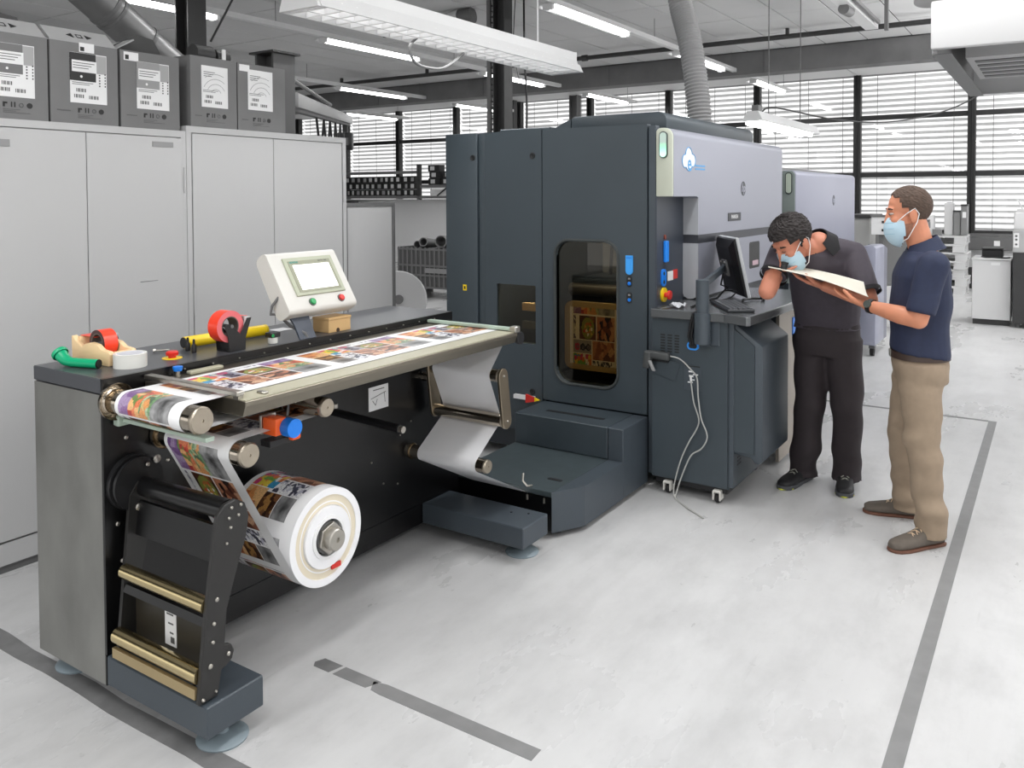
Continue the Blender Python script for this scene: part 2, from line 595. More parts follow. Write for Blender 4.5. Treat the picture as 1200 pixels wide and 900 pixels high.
# ------------------------------------------------------------------ window band, one unit per bay, and its blind
BAY0, BAYW = 1.3158, 1.9244
ordinal = ['first', 'second', 'third', 'fourth', 'fifth', 'sixth', 'seventh', 'eighth', 'ninth', 'tenth', 'eleventh']
slat0 = None
for n, k in enumerate(range(-1, 10)):
    ya, yb = BAY0 + BAYW * k, BAY0 + BAYW * (k + 1)
    wn = thing('window_%d' % (n + 1), None, None, (17.0, ya, 0.98), kind='structure')
    MB().box(16.93, ya - 0.065, 0.98, 17.08, ya + 0.065, 3.96, 0.006, 1).build('mullion', FRAME, wn, smooth=0)
    MB().box(16.91, ya - 0.012, 0.98, 16.93, ya + 0.012, 3.96).build('mullion_rib', BLACK, wn, smooth=0)
    for z in (2.06, 3.14):
        MB().box(16.95, ya + 0.065, z - 0.045, 17.06, yb - 0.065, z + 0.045, 0.005, 1).build('transom', FRAME, wn, smooth=0)
    for z in (1.01,):
        MB().box(16.96, ya + 0.065, z - 0.03, 17.05, yb - 0.065, z + 0.03).build('frame_rail', FRAME, wn, smooth=0)
    for za, zb in ((1.04, 2.015), (2.105, 3.095), (3.185, 3.955)):
        MB().box(17.0, ya + 0.066, za, 17.008, yb - 0.066, zb).build('glass_pane', GLASS, wn, smooth=0)
    bl = thing('venetian_blind', 'white venetian blind outside the %s window bay from the right' % ordinal[n], 'blind', (17.2, ya, 1.0), group='venetian blinds of the window wall')
    if slat0 is None:
        mb = MB()
        c, s = math.cos(R(-27)), math.sin(R(-27))
        L = BAYW - 0.05
        prof = [(-0.05, -0.003), (-0.03, 0.003), (0, 0.0055), (0.03, 0.003), (0.05, -0.003)]
        top = [(x * c - z * s, x * s + z * c) for x, z in prof]
        bot = [(x * c - (z - 0.0015) * s, x * s + (z - 0.0015) * c) for x, z in reversed(prof)]
        mb.prism(top + bot, 'XZ', 0.025, 0.025 + L)
        slat0 = mb.build('slat', SLAT, smooth=0, origin=(0, 0, 0))
        COL.objects.unlink(slat0)
    for q in range(28):
        sl = slat0.copy()
        COL.objects.link(sl)
        sl.parent = bl
        sl.location = (0, 0, 0.06 + q * 0.105)
    for yy in (0.3, 0.95, 1.6):
        MB().box(17.145, ya + yy - 0.004, 1.0, 17.149, ya + yy + 0.004, 3.97).build('lift_cord', INKG, bl, smooth=0)

# ------------------------------------------------------------------ columns, jib crane, ducts, cables under the ceiling
def hcol(name, x, y, w, h, z1, m, label=None):
    """rolled H-section post: web along x, flanges facing x"""
    f, t = w * 0.09, w * 0.07
    poly = [(-w / 2, -h / 2), (w / 2, -h / 2), (w / 2, -h / 2 + f), (t / 2, -h / 2 + f), (t / 2, h / 2 - f), (w / 2, h / 2 - f), (w / 2, h / 2), (-w / 2, h / 2), (-w / 2, h / 2 - f), (-t / 2, h / 2 - f), (-t / 2, -h / 2 + f), (-w / 2, -h / 2 + f)]
    poly = [(x + p[0], y + p[1]) for p in poly]
    return MB().prism(poly, 'XY', 0, z1).build(name, m, smooth=0)
c1 = hcol('steel_column', 8.0, 5.38, 0.17, 0.16, 3.975, DARKSTEEL)
tag(c1, 'dark steel H column behind the press reaching the ceiling', 'column')
c2 = hcol('steel_column', 5.0, 6.95, 0.2, 0.2, 3.975, DARKSTEEL)
tag(c2, 'dark steel column rising behind the grey cartons', 'column')
# perforated strut and cable ladder beside the column
t = thing('cable_ladder', 'pale perforated strut with cable ladder beside the dark column', 'cable ladder', (8.0, 5.55, 0))
MB().box(7.96, 5.525, 0, 8.0, 5.575, 3.97).build('strut', MIDSTEEL, t, smooth=0)
for q in range(30):
    MB().box(7.97, 5.47, 2.0 + q * 0.065, 7.99, 5.526, 2.018 + q * 0.065).build('rung', DARKSTEEL, t, smooth=0)
tag(hcol('steel_column', 16.62, 9.2, 0.2, 0.2, 3.958, MIDSTEEL), 'grey steel column standing just in front of the windows left of the duct', 'column')
tag(hcol('steel_column', 16.62, 10.9, 0.16, 0.16, 3.958, DARKSTEEL), 'thin dark column by the windows behind the dark cable', 'column')
# hanging dark cable by the column
def cable(name, pts, r, m, label, cat='cable', n=6):
    P = [Vector(p) for p in pts]
    out = []
    for i in range(len(P) - 1):
        p0, p1, p2, p3 = P[max(0, i - 1)], P[i], P[i + 1], P[min(len(P) - 1, i + 2)]
        for k in range(6):
            t_ = k / 6
            out.append(0.5 * ((2 * p1) + (p2 - p0) * t_ + (2 * p0 - 5 * p1 + 4 * p2 - p3) * t_ ** 2 + (3 * p1 - p0 - 3 * p2 + p3) * t_ ** 3))
    out.append(P[-1])
    o = MB().tube(out, r, n).build(name, m)
    if label:
        tag(o, label, cat)
    return o, out
cable('power_cable', [(8.1, 5.15, 3.97), (8.08, 5.13, 3.3), (8.11, 5.12, 2.7), (8.09, 5.13, 2.1)], 0.013, BLACK_PL, 'thick black cable hanging straight down right of the dark column')
cable('power_cable', [(8.0, 5.2, 3.97), (8.02, 5.24, 3.4), (8.03, 5.17, 3.0)], 0.006, BLACK_PL, 'thin black cable hanging beside the thick one by the column')
# jib crane
t = thing('jib_crane', 'grey jib crane with post and long arm behind the cabinets', 'crane', (4.2, 4.85, 0))
hc = hcol('x', 4.2, 4.85, 0.21, 0.22, 2.74, MIDSTEEL)
bpy.data.objects.remove(hc)
f = 0.02
poly = [(4.1, 4.75), (4.3, 4.75), (4.3, 4.77), (4.21, 4.77), (4.21, 4.93), (4.3, 4.93), (4.3, 4.95), (4.1, 4.95), (4.1, 4.93), (4.19, 4.93), (4.19, 4.77), (4.1, 4.77)]
MB().prism(poly, 'XY', 0, 2.74).build('post', pm('post_grey', (84, 84, 84), 0.5), t, smooth=0)
MB().box(4.07, 4.72, 2.74, 4.33, 4.98, 2.755).build('post_cap', DARKSTEEL, t, smooth=0)
A, B = Vector((4.3, 4.80, 2.42)), Vector((8.6, 8.42, 2.775))
d = (B - A).normalized()
sd = d.cross(Vector((0, 0, 1))).normalized()
un = sd.cross(d)
MB().obox((A + B) / 2, (B - A) / 2, sd * 0.06, un * 0.055, 0.01).build('arm', pm('jib_arm_grey', (150, 150, 150), 0.45), t, smooth=30)
MB().obox((A + B) / 2 - un * 0.07, (B - A) / 2, sd * 0.03, un * 0.013).build('arm_rail', DARKSTEEL, t, smooth=0)
MB().cyl((4.25, 4.80, 2.60), A + (B - A) * 0.55 + un * 0.1, 0.018, n=8).build('tie_rod', MIDSTEEL, t)
H = A + (B - A) * 0.9
hs = MB().obox(H - un * 0.30, d * 0.14, sd * 0.10, (0, 0, 0.12), 0.02).build('hoist', BLACK_PL, t)
MB().obox(H - un * 0.15, d * 0.05, sd * 0.03, (0, 0, 0.08)).build('trolley', DARKSTEEL, hs, smooth=0)
MB().obox(H - un * 0.30 - d * 0.142, d * 0.003, sd * 0.05, (0, 0, 0.05)).build('hoist_plate', INKG, hs, smooth=0)
loops = []
for q in range(5):
    a, b = 0.30 + 0.115 * q, 0.30 + 0.115 * (q + 1)
    for k in range(10):
        u = k / 10
        loops.append(A + (B - A) * (a + (b - a) * u) - un * (0.09 + 0.26 * math.sin(PI * u)))
MB().tube(loops, 0.012, 6).build('festoon_cable', BLACK_PL, t)
# round ventilation duct at upper left, sloping down behind the cartons
t = thing('air_duct', 'wide grey round metal duct sloping down behind the cartons', 'duct', (2.9, 4.9, 2.2))
a, b = Vector((2.75, 4.9, 2.98)), Vector((3.6, 4.95, 2.43))
MB().cyl(a, b, 0.115, n=28).build('duct_pipe', GALV, t)
for u in (0.22, 0.27, 0.52, 0.78):
    p = a + (b - a) * u
    e = (b - a).normalized() * 0.012
    MB().cyl(p - e, p + e, 0.12, n=28).build('duct_seam', MIDSTEEL, t)
MB().cyl(a + Vector((-0.9, 0, 0.3)), a + (b - a) * 0.02, 0.115, n=28).build('duct_bend', GALV, t)
# insulated pipe end up by the big luminaire
t = thing('insulated_pipe', 'white insulated pipe end with grey sleeve near ceiling', 'pipe', (7.4, 5.9, 3.4))
MB().lathe([(0.0, 0), (0.07, 0), (0.11, 0.34), (0.0, 0.34)], (8.15, 6.46, 3.83), (0.1, -0.95, 0.1), 18).build('pipe_wrap', LAMPW, t)
MB().lathe([(0.0, 0.34), (0.10, 0.34), (0.10, 0.52), (0.0, 0.52)], (8.15, 6.46, 3.83), (0.1, -0.95, 0.1), 18).build('pipe_sleeve', MIDSTEEL, t)
MB().cyl((8.12, 7.3, 3.80), (8.15, 6.46, 3.83), 0.06, n=20).build('dark_duct', DARKSTEEL, t)
for y in (6.5, 7.0):
    MB().cyl((8.14, y, 3.83), (8.14, y, 3.97), 0.008, n=6).build('pipe_hanger', DARKSTEEL, t)
# sprinkler pipe under the ceiling
t = thing('sprinkler_pipe', 'thin dark pipe running under the ceiling ahead of the beam', 'pipe', (11.6, 5, 3.85))
MB().cyl((11.6, -2, 3.85), (11.6, 18, 3.85), 0.035, n=10).build('pipe', DARKSTEEL, t)
for y in (6.2, 6.45):
    MB().cyl((11.6, y, 3.85), (11.6, y + 0.09, 3.85), 0.05, n=10).build('coupling', DARKSTEEL, t)
for y in (3.1, 7.6, 9.4, 11.5, 14.2):
    MB().box(11.575, y, 3.85, 11.625, y + 0.04, 3.96).build('hanger', DARKSTEEL, t, smooth=0)
# flexible duct rising from the press
t = thing('flexible_duct', 'ribbed grey flexible duct rising from press top to ceiling', 'duct', (6.3, 2.4, 2.1))
path = []
P = [Vector(p) for p in ((6.42, 2.40, 2.10), (6.44, 2.44, 2.5), (6.5, 2.53, 2.95), (6.56, 2.64, 3.3), (6.62, 2.78, 3.965))]
for i in range(len(P) - 1):
    p0, p1, p2, p3 = P[max(0, i - 1)], P[i], P[i + 1], P[min(len(P) - 1, i + 2)]
    nn = 32
    for k in range(nn):
        u = k / nn
        path.append(0.5 * ((2 * p1) + (p2 - p0) * u + (2 * p0 - 5 * p1 + 4 * p2 - p3) * u ** 2 + (3 * p1 - p0 - 3 * p2 + p3) * u ** 3))
path.append(P[-1])
MB().tube(path, [0.098 if k % 2 else 0.086 for k in range(len(path))], 20).build('duct_hose', DUCTG, t, smooth=25)
MB().lathe([(0.0, 0), (0.115, 0), (0.115, 0.09), (0.09, 0.1)], (6.42, 2.40, 2.09), (0, 0, 1), 22).build('duct_collar', MIDSTEEL, t)

# ------------------------------------------------------------------ fluorescent rows hung from the ceiling
rowname = {1.15: 'right', 4.37: 'middle', 7.6: 'left', 10.75: 'far left', 13.95: 'farthest left'}
for ry in (4.37, 7.6, 10.75, 13.95):
    x1 = 16.4
    tk = thing('light_track', 'long white lamp rail of the %s row under the ceiling' % rowname[ry], 'lamp rail', (10, ry, 3.7))
    MB().box(2.6, ry - 0.035, 3.66, x1, ry + 0.035, 3.72).build('rail', LAMPW, tk, smooth=0)
    for x in (3.2, 6.6, 10.0, 13.0, 16.0):
        MB().cyl((x, ry, 3.72), (x, ry, 3.975), 0.004, n=6).build('hanger_wire', INKG, tk)
seq = ['nearest', 'second', 'third', 'last']
TL = None
for ry in (4.37, 7.6, 10.75, 13.95):
    for n, x in enumerate((3.95, 7.32, 10.72, 14.12)):
        lab = '%s lit tube lamp along the %s rail under the ceiling' % (seq[n], rowname[ry])
        if ry == 10.75 and n < 2 or ry == 13.95 and n < 2 or ry == 4.37 and n == 0:
            pass
        if TL is None:
            TL = thing('tube_light', lab, 'lamp', (x, ry, 3.6), 'lit tube lamps under the ceiling')
            W = Vector((x, ry, 0))
            mb = MB()
            mb.prism([(ry - 0.13, 3.628), (ry - 0.125, 3.625), (ry - 0.03, 3.653), (ry + 0.03, 3.653), (ry + 0.125, 3.625), (ry + 0.13, 3.628), (ry + 0.03, 3.658), (ry - 0.03, 3.658)], 'YZ', x, x + 1.85)
            mb.build('reflector', LAMPW, TL, smooth=0)
            MB().cyl((x + 0.06, ry, 3.622), (x + 1.82, ry, 3.622), 0.03, n=10).build('tube', TUBE, TL)
            for xx in (x + 0.0, x + 1.80):
                MB().box(xx, ry - 0.06, 3.59, xx + 0.045, ry + 0.06, 3.655, 0.006, 1).build('end_cap', LAMPW, TL, smooth=0)
        else:
            dup(TL, (x, ry, 3.6), lab)
        l = area('tube_lamp_light', (x + 0.92, ry, 3.585), 1.7, 0.06, 16 if ry < 9 else 7)

# short tray lamp at upper right, not lit
t = thing('cable_tray', 'unlit white lamp rail with cables at upper right under the ceiling', 'lamp rail', (8.5, 1.85, 3.66))
MB().box(5.5, 1.80, 3.64, 10.6, 1.94, 3.70).build('tray', LAMPW, t, smooth=0)
MB().box(5.5, 1.745, 3.66, 10.4, 1.775, 3.70).build('dark_rail', MIDSTEEL, t, smooth=0)
MB().cyl((9.05, 1.87, 3.60), (9.35, 1.87, 3.62), 0.055, n=14).build('fitting', MIDSTEEL, t)
MB().box(10.5, 1.68, 3.6, 10.56, 1.72, 3.965).build('drop_bracket', MIDSTEEL, t, smooth=0)
for y in (1.8, 1.9):
    MB().cyl((9.5, y, 3.70), (9.5, y, 3.965), 0.006, n=6).build('hanger_wire', INKG, t)

# big louvred luminaire hung above the rewinder
t = thing('louvre_luminaire', 'large white louvred luminaire hanging above the rewinder table', 'lamp', (4.1, 3.06, 2.6))
x0, x1, ya, yb = 2.80, 5.42, 2.93, 3.20
ym = (ya + yb) / 2
MB().prism([(ya, 2.60), (ya - 0.006, 2.602), (ya + 0.03, 2.68), (ya + 0.03, 2.74), (yb - 0.03, 2.74), (yb - 0.03, 2.68), (yb + 0.006, 2.602), (yb, 2.60), (yb - 0.04, 2.675), (ya + 0.04, 2.675)], 'YZ', x0 + 0.02, x1 - 0.06).build('housing', LAMPW, t, smooth=0)
for xa, xb in ((x0, x0 + 0.02), (x1 - 0.06, x1 - 0.045)):
    MB().prism([(ya, 2.60), (yb, 2.60), (yb - 0.03, 2.685), (yb - 0.03, 2.745), (ya + 0.03, 2.745), (ya + 0.03, 2.685)], 'YZ', xa, xb).build('end_plate', LAMPW, t, smooth=0)
MB().prism([(ya, 2.60), (yb, 2.60), (yb - 0.03, 2.66), (ya + 0.03, 2.66)], 'YZ', x1 - 0.045, x1).build('end_skirt', LAMPW, t, smooth=0)
for k in range(24):
    x = x0 + 0.06 + k * 0.105
    MB().box(x, ya + 0.012, 2.602, x + 0.012, yb - 0.012, 2.645).build('louvre_blade', LOUVRE, t, smooth=0)
MB().box(x0 + 0.02, ym - 0.006, 2.600, x1 - 0.06, ym + 0.006, 2.634).build('louvre_spine', LOUVRE, t, smooth=0)
for y in (ya + 0.075, yb - 0.075):
    MB().cyl((x0 + 0.05, y, 2.655), (x1 - 0.09, y, 2.655), 0.012, n=8).build('tube', pm('soft_lit_tube', (255, 255, 255), 0.5, emit=2.6), t)
MB().box(x0 + 0.04, yb - 0.16, 2.745, x0 + 0.2, yb - 0.06, 2.78).build('junction_box', LAMPW, t, smooth=0)
for x in (3.3, 5.0):
    MB().cyl((x, ym, 2.74), (x, ym, 3.97), 0.006, n=6).build('hanger_cable', LAMPW, t)
area('luminaire_light', (4.1, ym, 2.585), 2.5, 0.2, 9)
cable('lamp_flex', [(3.75, 3.12, 2.615), (3.72, 3.15, 2.56), (3.8, 3.18, 2.49), (3.95, 3.2, 2.475), (4.12, 3.2, 2.50), (4.3, 3.19, 2.61)], 0.009, MIDSTEEL, 'grey flex looping below the large louvred luminaire')
cable('power_cable', [(3.05, 3.45, 3.9), (3.05, 3.5, 3.3), (3.0, 3.7, 2.9), (2.93, 3.9, 2.55)], 0.006, BLACK_PL, 'thin black cable hanging in front of ceiling above rightmost cartons')

# small lit luminaire hanging over the second press
t = thing('hanging_lamp', 'lit white strip lamp on two wires over the second press', 'lamp', (8.5, 2.3, 2.35))
x0, x1, y = 7.45, 9.6, 2.31
MB().prism([(y - 0.085, 2.36), (y + 0.085, 2.36), (y + 0.09, 2.37), (y + 0.05, 2.45), (y - 0.05, 2.45), (y - 0.09, 2.37)], 'YZ', x0, x1).build('lamp_body', LAMPW, t, smooth=0)
for yy in (-0.05, 0.05):
    MB().cyl((x0 + 0.03, y + yy, 2.345), (x1 - 0.25, y + yy, 2.345), 0.022, n=10).build('tube', TUBE, t)
MB().box(x0 + 0.08, y - 0.03, 2.45, x0 + 0.2, y + 0.03, 2.51).build('connector', MIDSTEEL, t, smooth=0)
for x in (x0 + 0.5, x1 - 0.5):
    MB().cyl((x, y, 2.45), (x, y, 3.965), 0.005, n=6).build('hanger_wire', INKG, t)
area('hanging_lamp_light', (8.5, y, 2.31), 2.0, 0.15, 12)
cable('power_cable', [(7.75, 2.31, 2.47), (8.0, 2.25, 2.52), (9.0, 1.9, 2.46), (10.0, 1.5, 2.5), (11.0, 1.0, 2.72), (11.5, 0.3, 3.2)], 0.008, BLACK_PL, 'black cable sagging from the small hanging lamp toward the right')

# ceiling-hung air unit at upper right
t = thing('air_unit', 'big white ceiling-hung air unit with open vented underside', 'air unit', (6.5, 0.2, 2.5))
ax0, ax1, ay0, ay1 = 5.28, 7.8, -1.6, 0.62
MB().box(ax0, ay0, 2.52, ax0 + 0.06, ay1, 2.79, 0.01).build('front_panel', LAMPW, t)
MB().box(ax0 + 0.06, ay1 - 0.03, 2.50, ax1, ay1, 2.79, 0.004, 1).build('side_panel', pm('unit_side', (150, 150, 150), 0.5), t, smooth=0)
MB().box(ax1 - 0.05, ay0, 2.50, ax1, ay1 - 0.03, 2.79).build('back_panel', LAMPW, t, smooth=0)
MB().box(ax0 + 0.06, ay0, 2.775, ax1 - 0.05, ay1 - 0.03, 2.79).build('top_plate', LAMPW, t, smooth=0)
MB().box(ax0 + 0.06, ay1 - 0.10, 2.495, ax1, ay1, 2.50).build('lower_rail', MIDSTEEL, t, smooth=0)
MB().box(ax1 - 0.12, ay0, 2.495, ax1, ay1 - 0.10, 2.50).build('lower_rail', LAMPW, t, smooth=0)
gr = MB().box(5.95, 0.05, 2.55, 7.1, 0.5, 2.77).build('vent_box', pm('vent_grey', (170, 170, 170), 0.5), t, smooth=0)
for k in range(5):
    MB().box(6.1 + k * 0.2, 0.18, 2.545, 6.2 + k * 0.2, 0.46, 2.55).build('vent_slot', INKG, gr, smooth=0)
MB().box(6.5, -0.6, 2.56, 7.6, 0.0, 2.7, 0.02).build('fan_box', MIDSTEEL, t)
MB().box(6.7, -0.55, 2.53, 7.0, -0.1, 2.56).build('filter_plate', LAMPW, t, smooth=0)
MB().cyl((7.3, -0.6, 2.6), (7.3, 0.05, 2.6), 0.07, n=16).build('fan_tube', LAMPW, t)
for x, y in ((5.6, 0.4), (7.5, 0.4), (5.6, -1.2), (7.5, -1.2)):
    MB().cyl((x, y, 2.79), (x, y, 3.965), 0.01, n=6).build('hanger_rod', INKG, t)
t = thing('round_lamp', 'pale round spot lamp above the corner of the air unit', 'lamp', (5.6, 0.75, 2.9))
MB().lathe([(0.0, 0.02), (0.12, 0.0), (0.12, 0.02), (0.08, 0.09), (0.0, 0.11)], (5.58, 0.63, 2.86), (0.2, 0.1, 1), 24).build('lamp_dish', pm('dish_grey', (190, 190, 190), 0.5), t)
MB().cyl((5.60, 0.64, 2.95), (5.6, 0.64, 3.965), 0.012, n=8).build('lamp_stem', LAMPW, t)
# ------------------------------------------------------------------ steel cabinets and cartons on them
def cabinet(name, label, x0, x1, zt, split, doors, knob=True):
    y0 = 3.95
    t = thing(name, label, 'cabinet', ((x0 + x1) / 2, y0 + 0.25, 0))
    MB().box(x0, y0 + 0.02, 0.10, x1, y0 + 0.5, zt).build('body', CAB, t, smooth=0)
    MB().box(x0, y0, zt - 0.035, x1, y0 + 0.02, zt).build('top_rail', CAB, t, smooth=0)
    MB().box(x0, y0, 0.145, x0 + 0.03, y0 + 0.02, zt - 0.035).build('side_rail', CAB, t, smooth=0)
    MB().box(x1 - 0.03, y0, 0.145, x1, y0 + 0.02, zt - 0.035).build('side_rail', CAB, t, smooth=0)
    MB().box(x0, y0 + 0.004, 0.04, x1, y0 + 0.03, 0.14).build('plinth', CAB, t, smooth=0)
    MB().box(x0, y0 + 0.02, 0.0, x1, y0 + 0.45, 0.04).build('base_strip', MIDSTEEL, t, smooth=0)
    for (a, b) in doors:
        MB().box(a, y0 - 0.002, 0.15, b, y0 + 0.018, zt - 0.04, 0.002, 1).build('door', CAB, t, smooth=0)
    return t
t = cabinet('steel_cabinet', 'light grey steel cabinet under three open cartons', 1.55, 2.80, 2.055, 2.249, ((1.58, 2.246), (2.250, 2.775)))
MB().box(1.80, 3.944, 1.93, 1.893, 3.948, 1.962).build('name_plate', LABELG, t, smooth=0)
MB().box(2.60, 3.944, 1.963, 2.72, 3.948, 1.99).build('name_plate', LABELG, t, smooth=0)
MB().box(2.783, 3.942, 1.72, 2.793, 3.95, 1.86, 0.003, 1).build('lock_bar', CAB, t, smooth=0)
MB().box(2.52, 3.946, 1.262, 2.62, 3.948, 1.264).build('scratch', INKG, t, smooth=0)
t = cabinet('steel_cabinet', 'light grey steel cabinet under the two closed cartons', 2.803, 4.01, 2.085, 3.40, ((2.84, 3.398), (3.402, 3.97)))
MB().box(3.978, 3.942, 1.66, 3.988, 3.95, 1.80, 0.003, 1).build('lock_bar', CAB, t, smooth=0)
MB().box(2.835, 3.944, 1.05, 2.845, 3.95, 1.2, 0.002, 1).build('hinge', CAB, t, smooth=0)
t = thing('partition_panel', 'grey framed panel standing at the right end of the cabinets', 'panel', (4.27, 3.98, 0))
MB().box(4.03, 3.975, 0.02, 4.49, 4.0, 1.63).build('board', CAB, t, smooth=0)
MB().box(4.02, 3.965, 1.63, 4.51, 4.01, 1.655).build('frame_rail', MIDSTEEL, t, smooth=0)
MB().box(4.485, 3.965, 0.0, 4.51, 4.01, 1.63).build('frame_post', MIDSTEEL, t, smooth=0)
MB().box(4.02, 3.965, 0.0, 4.035, 4.01, 1.63).build('frame_post', MIDSTEEL, t, smooth=0)

def carton(label, x0, x1, z0, lab, style, flaps, hgt=0.39, dep=0.42, skew=0.0):
    y0 = 3.975
    t = thing('carton', label, 'box', ((x0 + x1) / 2, y0 + dep / 2, z0), 'grey cartons on the steel cabinets')
    zt = z0 + hgt
    w = 0.006
    MB().box(x0, y0, z0, x1, y0 + w, zt).build('front_panel', CARD, t, smooth=0)
    MB().box(x0, y0 + dep - w, z0, x1, y0 + dep, zt).build('back_panel', CARD, t, smooth=0)
    MB().box(x0, y0 + w, z0, x0 + w, y0 + dep - w, zt).build('side_panel', CARD, t, smooth=0)
    MB().box(x1 - w, y0 + w, z0, x1, y0 + dep - w, zt).build('side_panel', CARD, t, smooth=0)
    MB().box(x0 + w, y0 + w, z0, x1 - w, y0 + dep - w, z0 + w).build('bottom_panel', CARD_SHADE, t, smooth=0)
    for kind in flaps:
        if kind == 'front':      # front flap folded half open, leaning back
            MB().prism([(y0, zt), (y0 + 0.006, zt), (y0 + 0.10, zt + 0.075), (y0 + 0.094, zt + 0.079)], 'YZ', x0 + 0.005, x1 - 0.005).build('top_flap', CARD_LIGHT, t, smooth=0)
            fl = text_mb('◄ □ ►', 0.04, ((x0 + x1) / 2 + 0.0, y0 + 0.046, zt + 0.0405), (1, 0, 0), (0, 0.78, 0.62), 0.001).build('flap_mark', INK, t, smooth=0)
        if kind == 'right':      # side flap standing out
            MB().prism([(x1 - 0.006, zt), (x1, zt), (x1 + 0.10, zt + 0.06), (x1 + 0.095, zt + 0.065)], 'XZ', y0 + 0.01, y0 + dep - 0.01).build('top_flap', CARD_LIGHT, t, smooth=0)
        if kind == 'left':
            MB().prism([(x0 + 0.006, zt), (x0, zt), (x0 - 0.06, zt + 0.06), (x0 - 0.055, zt + 0.065)], 'XZ', y0 + 0.01, y0 + dep - 0.01).build('top_flap', CARD_LIGHT, t, smooth=0)
        if kind == 'back':       # rear flap standing upright, its inner face painted dark for shade
            MB().prism([(x0 + 0.01, zt - 0.03), (x1 - 0.01, zt - 0.03), (x1 - 0.085, zt + 0.095), (x0 + 0.15, zt + 0.11), (x0 + 0.02, zt + 0.03)], 'XZ', y0 + 0.10, y0 + 0.106).build('top_flap', CARD_SHADE, t, smooth=0)
        if kind == 'top':
            MB().box(x0, y0, zt, x1, y0 + dep, zt + 0.004).build('top_flap', CARD, t, smooth=0)
    lx0, lx1, lz0, lz1 = lab
    yl = y0 - 0.0015
    def patch(nm, a, b, c, d, m, par, lift=0.0004):
        return MB().box(a, yl - lift, b, c, y0 - 0.0003, d).build(nm, m, par, smooth=0)
    lb = patch('label', lx0, lz0, lx1, lz1, LABELW, t)
    W, Hh = lx1 - lx0, lz1 - lz0
    if style in ('black', 'grey', 'mid'):
        dk = {'black': INK, 'grey': pm('label_mid', (150, 150, 150), 0.5), 'mid': pm('label_dark', (110, 110, 110), 0.5)}[style]
        patch('label_field', lx0, lz0 + Hh * 0.44, lx0 + W * 0.7, lz1 - 0.001, dk, lb, 0.0008)
        patch('label_field', lx0 + W * 0.66, lz0 + Hh * 0.62, lx1 - 0.002, lz1 - 0.004, pm('label_photo', (165, 165, 165), 0.5), lb, 0.0007)
        patch('label_title', lx0 + W * 0.05, lz0 + Hh * 0.62, lx0 + W * 0.72, lz0 + Hh * 0.85, LABELW, lb, 0.0012)
        for q in range(3):
            patch('label_line', lx0 + W * 0.08, lz0 + Hh * (0.79 - 0.05 * q), lx0 + W * (0.66 - 0.08 * q), lz0 + Hh * (0.805 - 0.05 * q), INKG, lb, 0.0016)
        MB().cyl((lx0 + W * 0.3, yl - 0.0012, lz0 + Hh * 0.53), (lx0 + W * 0.3, yl, lz0 + Hh * 0.53), W * 0.035, n=10).build('label_dot', LABELW, lb)
    else:
        for q in range(4):
            r_ = W * (0.2 + 0.16 * q)
            pts = [(lx0 + W * 0.55 + r_ * math.cos(a), yl - 0.0006, lz0 + Hh * 0.30 + r_ * math.sin(a)) for a in [PI * 0.15 + k * PI * 0.7 / 10 for k in range(11)] if r_ * math.sin(a) < Hh * 0.62 and abs(W * 0.05 + r_ * math.cos(a)) < W * 0.45]
            if len(pts) > 2:
                MB().tube(pts, 0.0012, 4).build('label_arc', LABELG, lb)
        for q in range(3):
            patch('label_line', lx0 + W * 0.08, lz0 + Hh * (0.84 - 0.05 * q), lx0 + W * (0.5 - 0.06 * q), lz0 + Hh * (0.855 - 0.05 * q), INKG, lb, 0.0012)
    for q in range(2):
        patch('label_line', lx0 + W * 0.05, lz0 + Hh * (0.40 - 0.035 * q), lx0 + W * (0.62 - 0.1 * q), lz0 + Hh * (0.412 - 0.035 * q), INKG, lb, 0.0012)
    for a, zz in ((0.16, 0.22), (0.10, 0.10), (0.5, 0.09)):
        for q in range(6):
            xx = lx0 + W * a + q * W * 0.045
            patch('bar_code', xx, lz0 + Hh * zz, xx + W * (0.02 + 0.012 * (q % 2)), lz0 + Hh * (zz + 0.07), INKG, lb, 0.0012)
    if style == 'black' or style == 'mid' or style == 'grey':
        for q in range(5):
            patch('label_tick', lx1 - W * 0.22, lz0 + Hh * (0.36 + 0.055 * q), lx1 - W * 0.18, lz0 + Hh * (0.385 + 0.055 * q), INK, lb, 0.0012)
            patch('label_tick', lx1 - W * 0.06, lz0 + Hh * (0.36 + 0.06 * q), lx1 - W * 0.03, lz0 + Hh * (0.39 + 0.06 * q), INK, lb, 0.0012)
    # printed handling marks under the label: arrow, two up-arrows, wheel, recycling disc
    zz = z0 + 0.055
    xm = (lx0 + lx1) / 2
    patch('print_mark', xm - 0.055, zz, xm - 0.047, zz + 0.022, INK, t)
    patch('print_mark', xm - 0.05, zz + 0.014, xm - 0.036, zz + 0.022, INK, t)
    for q in (0, 1):
        patch('print_mark', xm - 0.02 + q * 0.014, zz, xm - 0.015 + q * 0.014, zz + 0.024, INK, t)
    MB().tube([(xm + 0.025 + 0.009 * math.cos(a), yl, zz + 0.011 + 0.009 * math.sin(a)) for a in [k * PI / 6 for k in range(13)]], 0.0016, 4).build('print_mark', INKG, t)
    MB().cyl((xm + 0.062, yl - 0.0003, zz + 0.011), (xm + 0.062, y0, zz + 0.011), 0.013, n=12).build('print_mark', INK, t)
    for q in range(3):
        patch('print_line', xm - 0.055, zz - 0.012 - q * 0.007, xm + 0.02 - q * 0.018 + (q == 2) * 0.08, zz - 0.0095 - q * 0.007, INKG, t)
    patch('print_line', x0 + 0.03, zz + 0.004, lx0 + 0.0, zz + 0.009, INKG, t)
    return t
